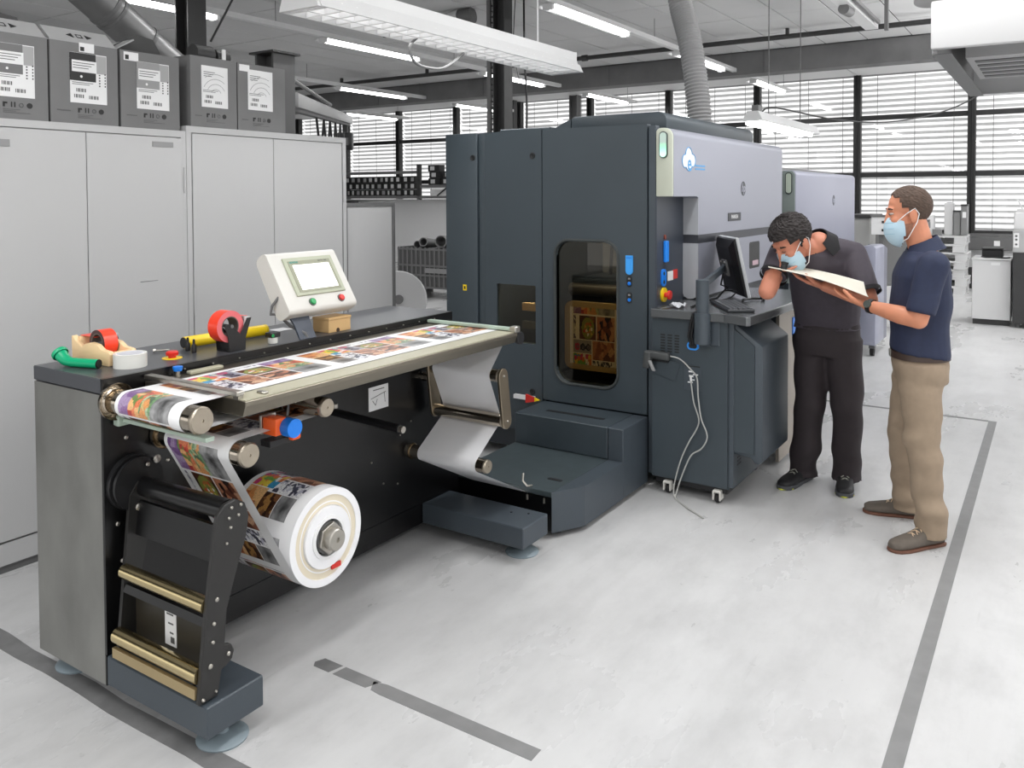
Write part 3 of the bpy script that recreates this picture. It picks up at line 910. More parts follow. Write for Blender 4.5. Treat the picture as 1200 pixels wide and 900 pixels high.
carton('leftmost grey carton on the cabinets with its front flap raised', 1.73, 2.083, 2.056, (1.85, 2.022, 2.157, 2.398), 'mid', ('front', 'back'))
t = carton('second carton from the left with a black block on its label', 2.094, 2.432, 2.056, (2.188, 2.372, 2.158, 2.40), 'black', ('front', 'right'))
MB().box(2.235, 3.973, 2.405, 2.31, 3.9745, 2.45).build('sticker', LABELW, t, smooth=0)
MB().box(2.24, 3.9725, 2.41, 2.26, 3.973, 2.43).build('sticker_mark', INK, t, smooth=0)
t = carton('third carton from the left with its dark rear flap standing', 2.447, 2.782, 2.058, (2.534, 2.72, 2.157, 2.40), 'grey', ('back',))
MB().box(2.465, 3.973, 2.397, 2.545, 3.9745, 2.44).build('sticker', LABELW, t, smooth=0)
MB().box(2.472, 3.9725, 2.402, 2.492, 3.973, 2.425).build('sticker_mark', INK, t, smooth=0)
carton('fourth carton from the left closed with a ring pattern label', 2.852, 3.158, 2.088, (2.922, 3.096, 2.20, 2.43), 'rings', ('top',), hgt=0.385)
t = carton('rightmost grey carton on the cabinets under the crane post', 3.166, 3.518, 2.088, (3.238, 3.42, 2.21, 2.445), 'rings', ('top',), hgt=0.385)
MB().box(3.178, 3.973, 2.43, 3.25, 3.9745, 2.468).build('sticker', LABELW, t, smooth=0)
t = thing('roll_bundle', 'dark wound bundle with white tag on top of fourth carton', 'bundle', (3.1, 4.2, 2.474))
MB().cyl((3.03, 4.2, 2.53), (3.15, 4.2, 2.53), 0.055, n=14).build('dark_coil', DARKSTEEL, t)
MB().cyl((3.17, 4.2, 2.525), (3.26, 4.2, 2.525), 0.05, n=14).build('dark_coil', DARKSTEEL, t)
MB().box(3.19, 4.14, 2.50, 3.215, 4.146, 2.57).build('white_tag', LABELW, t, smooth=0)

# ------------------------------------------------------------------ printing rewinder
RW = thing('label_rewinder', 'long dark web rewinder with grey end panel, rollers and steel table', 'machine', (2.5, 2.86, 0))
XA, XB, YF, YB = 1.54, 3.44, 2.645, 3.07
MB().box(XA + 0.004, YF + 0.012, 0.068, XB, YB, 1.043).build('body', GREY_TOP, RW, smooth=0)
MB().box(XA, YF + 0.004, 0.066, XA + 0.004, YB, 1.042).build('end_panel', END_STEEL, RW, smooth=0)
MB().box(XA - 0.001, YF + 0.004, 1.046, XB + 0.004, YB + 0.004, 1.097, 0.003, 1).build('top_cover', GREY_TOP, RW, smooth=0)
fp = MB().box(XA, YF - 0.008, 0.17, XB, YF + 0.004, 1.097).build('front_plate', BLACK, RW, smooth=0)
kp = MB().box(XA, YF - 0.004, 0.066, XB, YF + 0.004, 0.165).build('kick_plate', BLACK, RW, smooth=0)
def screw(x, z, r=0.008, m=None, y=YF - 0.008, par=None):
    r *= 0.8
    return MB().lathe([(0.0, -0.006), (r * 0.6, -0.006), (r, -0.003), (r, 0.0)], (x, y, z), (0, 1, 0), 10).build('screw', m or STEEL, par or fp)
for x, z in ((1.62, 0.885), (1.625, 0.815), (1.585, 0.60), (1.60, 0.47)):
    screw(x, z, 0.010)
for x, z in ((2.95, 0.62), (3.02, 0.55), (3.1, 0.6), (3.2, 0.44), (3.28, 0.36), (3.0, 0.32), (3.06, 0.47), (2.82, 0.47), (2.9, 0.35)):
    screw(x, z, 0.006)
for q in range(13):
    screw(1.85 + q * 0.12, 1.078, 0.004, STEEL)
MB().box(1.80, 2.634, 1.062, 3.3, 2.637, 1.07).build('slot_rail', BLACK_PL, fp, smooth=0)
MB().box(XB + 0.001, YF + 0.004, 0.03, 3.50, YB - 0.05, 0.42).build('link_plate', BLACK, RW, smooth=0)
# feet beams and foot pads
MB().box(1.54, 2.112, 0.068, 1.752, 2.64, 0.168, 0.004, 1).build('foot_beam', SLATE2, RW, smooth=0)
MB().box(3.188, 2.042, 0.066, 3.41, 2.64, 0.165, 0.004, 1).build('foot_beam', SLATE2, RW, smooth=0)
for x, y in ((1.645, 2.18), (1.63, 2.97), (3.30, 2.12), (3.3, 2.97)):
    MB().lathe([(0.0, 0.0), (0.078, 0.0), (0.08, 0.006), (0.07, 0.014), (0.02, 0.022), (0.014, 0.07), (0.0, 0.07)], (x, y, 0), (0, 0, 1), 28).build('foot_pad', FOOT, RW)
for x, y in ((1.68, 2.30), (1.70, 2.45), (1.60, 2.25)):
    MB().cyl((x, y, 0.166), (x, y, 0.172), 0.009, n=10).build('screw', BLACK_PL, RW)
for x, y in ((3.33, 2.2), (3.36, 2.12)):
    MB().cyl((x, y, 0.164), (x, y, 0.168), 0.006, n=10).build('screw', BLACK_PL, RW)
# sheet guide frame at the left end, standing on the near foot beam
FR = MB().prism([(1.528, 0.172), (1.598, 0.172), (1.612, 0.245), (1.632, 0.25), (1.652, 0.262), (1.66, 0.285), (1.648, 0.31), (1.625, 0.318), (1.634, 0.42), (1.672, 0.53), (1.712, 0.63), (1.722, 0.69), (1.708, 0.735), (1.672, 0.757), (1.632, 0.75), (1.604, 0.725), (1.596, 0.69), (1.556, 0.42)], 'XZ', 2.135, 2.152, 0.003, 1).build('guide_side_plate', pm('guide_black', (34, 33, 32), 0.4), RW, smooth=0)
MB().prism([(1.548, 0.172), (1.60, 0.172), (1.64, 0.45), (1.69, 0.66), (1.68, 0.73), (1.63, 0.74), (1.60, 0.70)], 'XZ', 2.585, 2.60).build('guide_side_plate', pm('guide_black', (34, 33, 32), 0.4), RW, smooth=0)
MB().cyl((1.655, 2.60, 0.715), (1.655, 2.152, 0.725), 0.032, n=24).build('guide_tube', BLACK, RW)
MB().lathe([(0.0, 0.0), (0.095, 0.0), (0.095, 0.02), (0.075, 0.022), (0.075, 0.03), (0.09, 0.032), (0.09, 0.045), (0.0, 0.045)], (1.64, YF - 0.008, 0.73), (0, -1, 0), 28).build('guide_pivot', BLACK_PL, RW)
for x, z, r in ((1.70, 0.80, 0.018), (1.63, 0.655, 0.016), (1.665, 0.79, 0.010), (1.74, 0.785, 0.009), (1.66, 0.63, 0.009)):
    screw(x, z, r, STEEL, 2.585, RW)
for a, b, zz, r, m in ((1.576, 2.16, 0.455, 0.024, 'r'), (1.548, 2.16, 0.252, 0.026, 'r')):
    MB().cyl((a, 2.585, zz), (a, 2.152, zz), r, n=24).build('guide_roller', pm('champagne_roller', (214, 196, 150), 0.22, 1.0), RW)
MB().box(1.527, 2.152, 0.186, 1.54, 2.585, 0.218).build('guide_bar', pm('champagne_bar', (190, 170, 130), 0.4, 0.8), RW, smooth=0)
MB().obox((1.63, 2.37, 0.62), (0.006, 0, 0.0), (0, 0.215, 0), (0.008, 0, 0.055)).build('guide_cross_plate', BLACK, RW, smooth=0)
MB().obox((1.592, 2.37, 0.40), (0.02, 0, 0.0), (0, 0.215, 0), (0.004, 0, 0.012)).build('guide_cross_plate', BLACK, RW, smooth=0)
gp = MB().box(1.612, 2.155, 0.20, 1.617, 2.583, 0.40).build('guide_rear_plate', pm('olive_black', (50, 46, 38), 0.4), RW, smooth=0)
MB().box(1.6105, 2.36, 0.245, 1.612, 2.42, 0.36).build('rating_plate', LABELW, gp, smooth=0)
for q in range(3):
    MB().box(1.6098, 2.375, 0.345 - q * 0.03, 1.6105, 2.41 - q * 0.008, 0.35 - q * 0.03).build('plate_line', INKG, gp, smooth=0)
MB().box(1.6098, 2.37, 0.255, 1.6105, 2.39, 0.275).build('plate_line', INKG, gp, smooth=0)
for x, z, r in ((1.655, 0.735, 0.007), (1.69, 0.735, 0.007), (1.645, 0.705, 0.007), (1.68, 0.705, 0.007), (1.65, 0.675, 0.007), (1.635, 0.63, 0.006), (1.597, 0.47, 0.009), (1.585, 0.40, 0.008), (1.58, 0.345, 0.008), (1.636, 0.285, 0.009), (1.57, 0.275, 0.010), (1.543, 0.185, 0.007), (1.588, 0.19, 0.006)):
    screw(x, z, r, STEEL, 2.135, FR)

# rollers: shaft, body, turned end and wall flange
def roller(x, z, r, flange, yb=2.632, yf=2.16):
    q = MB().cyl((x, yb, z), (x, yf + 0.012, z), r, n=32).build('roller', CHROME, RW)
    MB().lathe([(0.0, 0.0), (r * 0.1, 0.0), (r * 0.12, -0.003), (r * 0.9, -0.003), (r * 0.93, 0.0), (r, 0.003), (r, 0.013), (0.0, 0.013)], (x, yf, z), (0, 1, 0), 32).build('roller_end', CAPSTEEL, q)
    if flange:
        MB().lathe([(r * 0.75, 0.0), (r * 0.75, 0.066), (r * 0.85, 0.072), (flange * 0.8, 0.084), (flange * 0.94, 0.074), (flange, 0.072), (flange, 0.084), (flange * 0.85, 0.102), (0.0, 0.102)], (x, yb - 0.1, z), (0, 1, 0), 32).build('roller_flange', CHROME, q)
    return q
roller(1.573, 1.0215, 0.0425, 0.062)
roller(1.747, 0.870, 0.0405, 0.05)
roller(2.086, 0.951, 0.035, 0)
roller(3.078, 0.464, 0.032, 0.038)
roller(3.272, 1.030, 0.030, 0)
# dancer: two slanted plates with two rollers
for ya in (2.572, 2.150):
    pts = []
    c0, c1 = Vector((3.195, 0.858)), Vector((3.225, 0.640))
    d = (c1 - c0).normalized()
    n_ = Vector((-d.y, d.x))
    for c, sg in ((c0, -1), (c1, 1)):
        for k in range(9):
            a = PI * k / 8
            v = n_ * (math.cos(a) * sg) + d * (math.sin(a) * sg)
            pts.append((c.x + v.x * 0.037, c.y + v.y * 0.037))
    pl = MB().prism(pts, 'XZ', ya, ya + 0.014, 0.002, 1).build('dancer_plate', pm('dancer_steel', (150, 138, 120), 0.32, 1.0), RW, smooth=30)
    if ya < 2.3:
        for c in (c0, c1):
            screw(c.x, c.y, 0.007, STEEL, ya, pl)
roller(3.195, 0.858, 0.030, 0, 2.572, 2.166)
roller(3.225, 0.640, 0.030, 0, 2.572, 2.166)
MB().cyl((3.205, 2.586, 0.80), (3.205, 2.637, 0.80), 0.022, n=16).build('dancer_shaft', CHROME, RW)
# inspection table and its tray
MB().prism([(2.105, 1.0605), (2.105, 1.046), (2.118, 1.012), (2.60, 1.012), (2.632, 1.03), (2.632, 1.0625), (2.60, 1.0635), (2.13, 1.0635)], 'YZ', 1.69, 3.245, 0.0015, 1).build('table', TABLE_STEEL, RW, smooth=0)
MB().box(1.695, 2.11, 1.061, 3.24, 2.205, 1.0644).build('table_edge_strip', pm('cream_strip', (172, 168, 146), 0.4), RW, smooth=0)
cl = MB().box(1.685, 2.14, 1.074, 1.715, 2.63, 1.088, 0.002, 1).build('clamp_bar', STEEL, RW, smooth=0)
MB().box(1.69, 2.14, 1.062, 1.71, 2.165, 1.074).build('clamp_block', STEEL, cl, smooth=0)
MB().box(1.78, 2.125, 1.063, 1.80, 2.165, 1.072, 0.003, 1).build('table_stop', STEEL, RW)
kn = MB().lathe([(0.0, 0.0), (0.008, 0.0), (0.008, 0.022), (0.0, 0.022)], (1.80, 2.605, 1.061), (0, 0, 1), 14).build('clamp_knob', STEEL, RW)
MB().lathe([(0.0, 0.022), (0.014, 0.022), (0.017, 0.03), (0.017, 0.038), (0.0, 0.04)], (1.80, 2.605, 1.061), (0, 0, 1), 14).build('blue_cap', BLUE, kn)
MB().box(1.84, 2.585, 1.062, 1.98, 2.615, 1.075, 0.003, 1).build('web_guide', pm('cream_strip', (172, 168, 146), 0.4), RW, smooth=0)
cl = MB().box(3.225, 2.13, 1.068, 3.255, 2.63, 1.082, 0.002, 1).build('clamp_bar', PALE_GREEN, RW, smooth=0)
MB().box(3.22, 2.10, 1.062, 3.262, 2.135, 1.090, 0.004, 1).build('clamp_block', STEEL, cl)
MB().lathe([(0.0, 0.0), (0.028, 0.002), (0.030, 0.006), (0.030, 0.02), (0.0, 0.02)], (3.272, 2.10, 1.03), (0, 1, 0), 24).build('roller_knob', BLACK_PL, RW)
MB().box(1.588, 2.165, 0.949, 1.620, 2.63, 0.962, 0.001, 1).build('sensor_bar', PALE_GREEN, RW, smooth=0)
MB().box(1.57, 2.60, 0.936, 1.67, 2.632, 0.974, 0.006, 1).build('sensor_bar_bracket', PALE_GREEN, RW)
# web sensor head on a dark bar below the table
sb = MB().cyl((1.925, 2.63, 0.90), (1.925, 2.25, 0.90), 0.012, n=12).build('sensor_rod', MIDSTEEL, RW)
sh = MB().box(1.875, 2.185, 0.893, 1.925, 2.25, 0.952, 0.006, 2).build('sensor_head', ORANGE, RW)
MB().box(1.87, 2.25, 0.892, 1.935, 2.262, 0.957, 0.002, 1).build('sensor_plate', STEEL, sh, smooth=0)
MB().cyl((1.925, 2.145, 0.917), (1.925, 2.185, 0.917), 0.032, n=26).build('sensor_cap', BLUE, sh)
MB().box(1.945, 2.18, 0.862, 1.985, 2.22, 0.905, 0.008, 2).build('sensor_foot', ORANGE, sh)
MB().box(1.865, 2.20, 0.855, 1.955, 2.25, 0.878, 0.002, 1).build('sensor_bracket', BLACK_PL, sh, smooth=0)
MB().tube([(1.94, 2.2, 0.95), (1.955, 2.21, 0.985), (1.945, 2.24, 1.0), (1.92, 2.3, 1.008)], 0.004, 8).build('sensor_lead', MIDSTEEL, sh)
br = MB().cyl((2.52, 2.632, 0.785), (2.52, 2.20, 0.765), 0.017, n=16).build('brake_bar', BLACK_PL, RW)
MB().cyl((2.52, 2.20, 0.765), (2.52, 2.18, 0.764), 0.014, n=12).build('bar_tip', STEEL, br)
MB().cyl((2.52, 2.56, 0.80), (2.52, 2.56, 0.818), 0.012, n=10).build('bar_screw', STEEL, br)
pd = MB().box(2.806, 2.6345, 0.708, 2.938, 2.637, 0.818).build('threading_chart', LABELW, fp, smooth=0)
MB().box(2.835, 2.6338, 0.80, 2.91, 2.6345, 0.804).build('chart_line', INKG, pd, smooth=0)
for a, b in (((2.82, 0.765), (2.92, 0.783)), ((2.83, 0.755), (2.85, 0.73)), ((2.85, 0.73), (2.862, 0.758)), ((2.91, 0.78), (2.915, 0.735))):
    MB().cyl((a[0], 2.634, a[1]), (b[0], 2.634, b[1]), 0.0015, n=4).build('chart_line', INKG, pd)
# emergency stop set in the top cover
es = MB().lathe([(0.0, 0.0), (0.036, 0.0), (0.036, 0.002), (0.0, 0.0025)], (1.888, 2.765, 1.097), (0, 0, 1), 28).build('stop_plate', YELLOW, RW)
MB().lathe([(0.0, 0.0), (0.014, 0.0), (0.014, 0.008), (0.022, 0.010), (0.023, 0.02), (0.018, 0.025), (0.0, 0.026)], (1.888, 2.765, 1.099), (0, 0, 1), 24).build('stop_button', RED, es)

# ------------------------------------------------------------------ printed web: paper led over the rollers
def art_page(H=150, W=110):
    a = np.ones((H, W, 3)) * 0.86
    r = np.random.default_rng(11)
    def blur(n):
        for _ in range(2):
            n = (n + np.roll(n, 1, 0) + np.roll(n, -1, 0) + np.roll(n, 1, 1) + np.roll(n, -1, 1)) / 5
        return n
    U = np.arange(W) / W
    V = np.arange(H) / H
    def reg(v0, v1, u0, u1):
        i0, i1, j0, j1 = int(v0 * H), int(v1 * H), int(u0 * W), int(u1 * W)
        return slice(i0, i1), slice(j0, j1), i1 - i0, j1 - j0
    L = lambda *c: np.array(lin(c))
    def cells(box, pal, n):
        si, sj, h, w = reg(*box)
        pts = r.random((n, 2)) * [h, w]
        cid = r.integers(0, len(pal), n)
        y, x = np.mgrid[0:h, 0:w]
        d = (y[..., None] - pts[:, 0]) ** 2 + (x[..., None] - pts[:, 1]) ** 2
        k = d.argmin(-1)
        pc = np.array([L(*p) for p in pal])
        a[si, sj] = pc[cid[k]] * (0.8 + 0.4 * r.random((h, w, 1)))
    def bw(box, lo=0.03, hi=0.55):
        si, sj, h, w = reg(*box)
        n = 0.7 * blur(blur(r.random((h, w)))) + 0.3 * blur(r.random((h, w))) + 0.12 * np.sin(np.linspace(0, 9, w))[None, :] + 0.1 * np.cos(np.linspace(0, 7, h))[:, None]
        n = (n - n.min()) / (n.max() - n.min() + 1e-6)
        n = n ** 1.3
        a[si, sj] = (lo + (hi - lo) * n)[..., None]
    def disc(v, u, rad, col, ring=None):
        y, x = np.mgrid[0:H, 0:W]
        d = np.hypot((y / H - v) * 1.49, x / W - u)
        a[d < rad] = L(*col)
        if ring:
            a[(d < rad * 0.55)] = L(*ring)
            a[(d < rad * 0.28)] = L(*col)
    cells((0.07, 0.29, 0.07, 0.24), [(120, 80, 140), (150, 110, 165), (130, 90, 150), (175, 150, 190)], 10)
    cells((0.07, 0.29, 0.245, 0.42), [(225, 80, 60), (240, 130, 80), (200, 60, 60), (120, 150, 80), (250, 190, 120)], 24)
    cells((0.07, 0.29, 0.42, 0.60), [(180, 200, 160), (120, 160, 110), (220, 200, 130), (235, 160, 90), (90, 120, 90)], 30)
    bw((0.07, 0.29, 0.605, 0.92))
    cells((0.30, 0.50, 0.08, 0.13), [(235, 235, 240), (120, 110, 140), (200, 200, 210)], 16)
    cells((0.30, 0.50, 0.20, 0.55), [(60, 30, 20), (110, 60, 30), (90, 45, 25), (150, 90, 40)], 18)
    disc(0.40, 0.37, 0.135, (150, 160, 60), (210, 120, 30))
    for q in range(14):
        disc(0.40 + 0.11 * (r.random() - .5), 0.37 + 0.17 * (r.random() - .5), 0.02, [(220, 60, 40), (240, 200, 60), (60, 120, 50), (250, 250, 240)][q % 4])
    cells((0.30, 0.50, 0.555, 0.92), [(70, 35, 25), (130, 70, 45), (205, 130, 90), (40, 22, 18), (225, 165, 125)], 26)
    si, sj, h, w = reg(0.51, 0.62, 0.08, 0.46)
    a[si, sj] = L(165, 165, 180)
    for q, c in enumerate(((220, 40, 110), (45, 45, 60), (60, 50, 60))):
        disc(0.565, 0.15 + q * 0.115, 0.05, c, (130, 120, 140))
    cells((0.51, 0.67, 0.47, 0.92), [(205, 140, 100), (160, 95, 65), (230, 180, 140), (110, 65, 45)], 20)
    cells((0.63, 0.78, 0.08, 0.46), [(245, 215, 40), (225, 50, 130), (40, 160, 210), (240, 130, 40), (120, 190, 80), (245, 245, 240)], 22)
    for q in range(10):
        disc(0.70 + 0.12 * (r.random() - .5), 0.27 + 0.32 * (r.random() - .5), 0.035, [(250, 220, 40), (230, 40, 130), (40, 150, 220), (245, 130, 30)][q % 4])
    cells((0.68, 0.80, 0.47, 0.92), [(240, 240, 244), (240, 240, 240), (70, 70, 90), (200, 200, 215)], 60)
    cells((0.79, 0.96, 0.08, 0.40), [(235, 150, 70), (200, 110, 50), (245, 190, 120)], 12)
    cells((0.81, 0.96, 0.40, 0.66), [(90, 55, 30), (140, 90, 50), (180, 130, 60), (60, 35, 25)], 22)
    bw((0.81, 0.96, 0.67, 0.92), 0.05, 0.4)
    # set in from the paper edges: white margins at both sides and a white gap between pages
    out = np.ones((H, W, 3)) * 0.86
    i0, i1, j0, j1 = int(0.08 * H), int(0.99 * H), int(0.06 * W), int(0.84 * W)
    ii = (np.arange(i1 - i0) / (i1 - i0) * (0.955 - 0.07) + 0.07) * H
    jj = (np.arange(j1 - j0) / (j1 - j0) * (0.92 - 0.07) + 0.07) * W
    out[i0:i1, j0:j1] = a[ii.astype(int)][:, jj.astype(int)]
    g_ = out.mean(-1, keepdims=True)
    out = g_ + (out - g_) * 0.9
    out = np.where(g_ > 0.84, out, out * 0.84)
    return np.clip(out, 0, 0.86)
PAGE = art_page()
PAGE_LEN = 0.60

def tangent_path(items, step=0.004):
    """items: (x, z, signed radius): + turns left, - turns right, 0 a plain point. Returns points and left normals."""
    pts = []
    segs = []
    for i in range(len(items) - 1):
        c0, c1 = Vector(items[i][:2]), Vector(items[i + 1][:2])
        r0, r1 = items[i][2], items[i + 1][2]
        D = c1 - c0
        L = D.length
        dh = D / L
        dl = Vector((-dh.y, dh.x))
        k = (r1 - r0) / L
        n = dh * k + dl * math.sqrt(max(0, 1 - k * k))
        segs.append((c0 - n * r0, c1 - n * r1, n))
    out = []
    for i, (p, q, n) in enumerate(segs):
        m = max(2, int((q - p).length / step))
        for j in range(m):
            out.append((p + (q - p) * (j / m), n))
        if i + 1 < len(segs):
            c = Vector(items[i + 1][:2])
            rr = items[i + 1][2]
            n2 = segs[i + 1][2]
            a0 = math.atan2(n.y, n.x)
            a1 = math.atan2(n2.y, n2.x)
            da = a1 - a0
            if rr > 0:
                while da < 0: da += 2 * PI
            else:
                while da > 0: da -= 2 * PI
            m = max(2, int(abs(da * rr) / step))
            for j in range(m):
                a = a0 + da * j / m
                nn = Vector((math.cos(a), math.sin(a)))
                out.append((c - nn * rr, nn))
    out.append((segs[-1][1], segs[-1][2]))
    return out

def print_sheet(name, path, y_far, y_near, parent, v_off=0.0, cols=110, white_from=None, lift=0.0):
    vs, fs, cs = [], [], []
    s = 0.0
    H, W = PAGE.shape[:2]
    for i, (p, n) in enumerate(path):
        if i:
            s += (p - path[i - 1][0]).length
        for j in range(cols + 1):
            vs.append((p.x - n.x * lift, y_far + (y_near - y_far) * j / cols, p.y - n.y * lift))
    s = 0.0
    for i in range(len(path) - 1):
        s += (path[i + 1][0] - path[i][0]).length
        vv = int((((s + v_off) / PAGE_LEN) % 1.0) * H)
        for j in range(cols):
            a = i * (cols + 1) + j
            fs.append((a, a + 1, a + cols + 2, a + cols + 1))
            cs.append(PAGE[vv, min(W - 1, int(j / cols * W))] if white_from is None or s > white_from else (0.86, 0.86, 0.86))
    mb = MB().add(vs, fs)
    ob = mb.build(name, PRINT, parent, smooth=0)
    ob.data.polygons.foreach_set('use_smooth', [True] * len(fs))
    at = ob.data.color_attributes.new('print', 'FLOAT_COLOR', 'CORNER')
    cc = np.ones((len(fs) * 4, 4), dtype=np.float32)
    cc[:, :3] = np.repeat(np.array(cs, dtype=np.float32), 4, 0)
    at.data.foreach_set('color', cc.ravel())
    return ob

WEBT = thing('paper_web', 'printed paper web threaded over the rollers and inspection table', 'paper', (2.5, 2.38, 0.2))
g = 0.0012
RC, RR = (2.128, 0.462), 0.176
items = [(3.50, 0.208, 0), (3.078, 0.464, -(0.032 + g)), (3.225, 0.640, 0.030 + g), (3.195, 0.858, -(0.030 + g)), (3.272, 1.030, 0.0335 + g), (1.573, 1.0215, 0.0425 + g), (2.086, 0.951, -(0.035 + g)), (1.747, 0.870, 0.0405 + g), (RC[0], RC[1], RR + 0.001)]
path = tangent_path(items)
print_sheet('printed_face', path, 2.55, 2.21, WEBT, 0.06, white_from=1.0, lift=0.0004)
coarse = path[::3] + [path[-1]]
mb = MB()
mb.add([(p.x + n.x * 0.0003, y, p.y + n.y * 0.0003) for p, n in coarse for y in (2.55, 2.21)], [(2 * i, 2 * i + 2, 2 * i + 3, 2 * i + 1) for i in range(len(coarse) - 1)])
mb.build('plain_back', PAPER, WEBT, smooth=60)

PR = thing('paper_roll', 'large wound roll of printed paper on the lower rewind shaft', 'paper roll', (RC[0], 2.38, RC[1] - RR))
ring = [(Vector((RC[0] + RR * math.cos(a), RC[1] + RR * math.sin(a))), Vector((-math.cos(a), -math.sin(a)))) for a in [2 * PI * k / 280 + 4.0 for k in range(281)]]
print_sheet('printed_wrap', ring, 2.55, 2.21, PR, 0.33)
MB().lathe([(RR, 0.0), (RR - 0.001, -0.0006), (0.150, -0.001), (0.149, 0.006), (0.128, 0.007), (0.127, 0.003), (0.112, 0.002), (0.111, -0.008), (0.078, -0.008)], (RC[0], 2.2105, RC[1]), (0, 1, 0), 64).build('paper_layers', PAPER, PR, smooth=25)
MB().lathe([(0.1495, 0.004), (0.1275, 0.005), (0.1135, 0.001)], (RC[0], 2.2095, RC[1]), (0, 1, 0), 64).build('cream_ring', PAPER_CREAM, PR)
MB().lathe([(RR - 0.001, 0.0), (0.08, 0.0)], (RC[0], 2.5495, RC[1]), (0, 1, 0), 64).build('rear_layers', PAPER, PR)
MB().lathe([(0.078, 0.012), (0.078, -0.014), (0.066, -0.016), (0.066, 0.02)], (RC[0], 2.212, RC[1]), (0, 1, 0), 48).build('card_core', LABELW, PR)
MB().box(RC[0] + 0.015, 2.2005, RC[1] - 0.125, RC[0] + 0.06, 2.2085, RC[1] - 0.108).build('red_marker', RED, PR, smooth=0)
CH = thing('rewind_shaft', 'steel rewind shaft with hexagonal chuck through the printed roll', 'shaft', (RC[0], 2.4, RC[1] - 0.07))
MB().cyl((RC[0], 2.632, RC[1]), (RC[0], 2.2, RC[1]), 0.058, n=28).build('shaft', MIDSTEEL, CH)
hexp = [(RC[0] + 0.058 * math.cos(PI * k / 3 + .3), RC[1] + 0.058 * math.sin(PI * k / 3 + .3)) for k in range(6)]
MB().prism(hexp, 'XZ', 2.185, 2.2, 0.002, 1).build('chuck_nut', STEEL, CH, smooth=0)
MB().lathe([(0.0, 0.006), (0.009, 0.006), (0.009, 0.0), (0.036, 0.0), (0.040, 0.004), (0.040, 0.04), (0.0, 0.04)], (RC[0], 2.155, RC[1]), (0, 1, 0), 28).build('chuck_cap', STEEL, CH)
MB().lathe([(0.0, 0.0), (0.009, 0.0)], (RC[0], 2.1612, RC[1]), (0, 1, 0), 12).build('hex_socket', INK, CH)
# ------------------------------------------------------------------ things lying on the rewinder's top cover
ZT = 1.0972
t = thing('plastic_elbow', 'green plastic elbow tube lying at the left corner of the rewinder top', 'tube', (1.61, 2.93, ZT))
r_ = 0.0165
pts = [(1.632, 2.815, ZT + r_), (1.612, 2.88, ZT + r_), (1.598, 2.93, ZT + r_), (1.594, 2.955, ZT + r_ + 0.004), (1.592, 2.972, ZT + 0.03), (1.592, 2.985, ZT + 0.038)]
MB().tube(pts, [r_, r_, r_, 0.019, 0.021, 0.023], 18, caps=False).build('tube', GREEN_PL, t)
MB().lathe([(0.027, 0.0), (0.029, 0.004), (0.028, 0.014), (0.0, 0.016)], pts[-1], (-0.05, 0.65, 0.45), 18).build('end_cup', GREEN_PL, t)
MB().lathe([(0.0, -0.003), (0.013, -0.003), (0.013, 0.0), (r_, 0.0)], pts[0], (-0.3, 0.95, 0), 18).build('bore', INK, t)

t = thing('tape_dispenser', 'wooden table dispenser holding a red tape roll', 'tape dispenser', (1.72, 2.93, ZT))
prof = [(2.812, 0.0), (2.806, 0.042), (2.812, 0.052), (2.86, 0.056), (2.89, 0.072), (2.93, 0.076), (2.97, 0.066), (2.985, 0.055), (3.03, 0.075), (3.045, 0.092), (3.055, 0.09), (3.052, 0.0)]
for xa in (1.668, 1.752):
    MB().prism([(y, ZT + z) for y, z in prof], 'YZ', xa, xa + 0.02, 0.003, 2).build('wooden_side', WOOD, t)
MB().box(1.688, 2.812, ZT, 1.752, 3.05, ZT + 0.018).build('wooden_floor', WOOD, t, smooth=0)
MB().box(1.688, 2.808, ZT, 1.752, 2.822, ZT + 0.05, 0.003, 2).build('wooden_front', WOOD, t)
MB().box(1.688, 3.025, ZT, 1.752, 3.052, ZT + 0.086, 0.003, 2).build('wooden_back', WOOD, t)
MB().cyl((1.67, 2.93, ZT + 0.065), (1.77, 2.93, ZT + 0.065), 0.008, n=12).build('axle', MIDSTEEL, t)
def taperoll(name, label, c, axis, R1, R0, wd, m, ms, core=None):
    a = Vector(axis).normalized()
    o = Vector(c) - a * (wd / 2)
    lo = min(c[2] - R1, c[2] - wd / 2 if abs(a.z) > .9 else 9)
    tt = thing(name, label, 'tape roll', (c[0], c[1], lo))
    MB().lathe([(R1, 0.0), (R1, wd)], o, a, 36).build('tape', m, tt)
    for h in (0.0, wd):
        MB().lathe([(R0, h), (R1, h)], o, a, 36).build('roll_side', ms, tt)
    MB().lathe([(R0, 0.0), (R0, wd), (R0 - 0.004, wd), (R0 - 0.004, 0.0), (R0, 0.0)], o, a, 36).build('core', core or pm('card_tube', (95, 88, 82), 0.7), tt)
    return tt
tr_ = taperoll('tape_roll', 'red tape roll sitting in the wooden dispenser', (1.72, 2.93, ZT + 0.068), (1, 0, 0), 0.050, 0.038, 0.052, TAPE_RED, pm('dark_tape_side', (70, 45, 45), 0.5))
MB().obox((1.72, 2.992, ZT + 0.090), (0.025, 0, 0), (0, 0.052, 0.0), (0, 0.0, 0.0006)).build('loose_end', TAPE_RED, tr_, smooth=0)
taperoll('tape_roll', 'wide clear tape roll lying flat beside the wooden dispenser', (1.715, 2.757, ZT + 0.024), (0, 0, 1), 0.056, 0.046, 0.048, CLEAR_TAPE, CLEAR_TAPE, pm('pale_core', (225, 225, 230), 0.6))
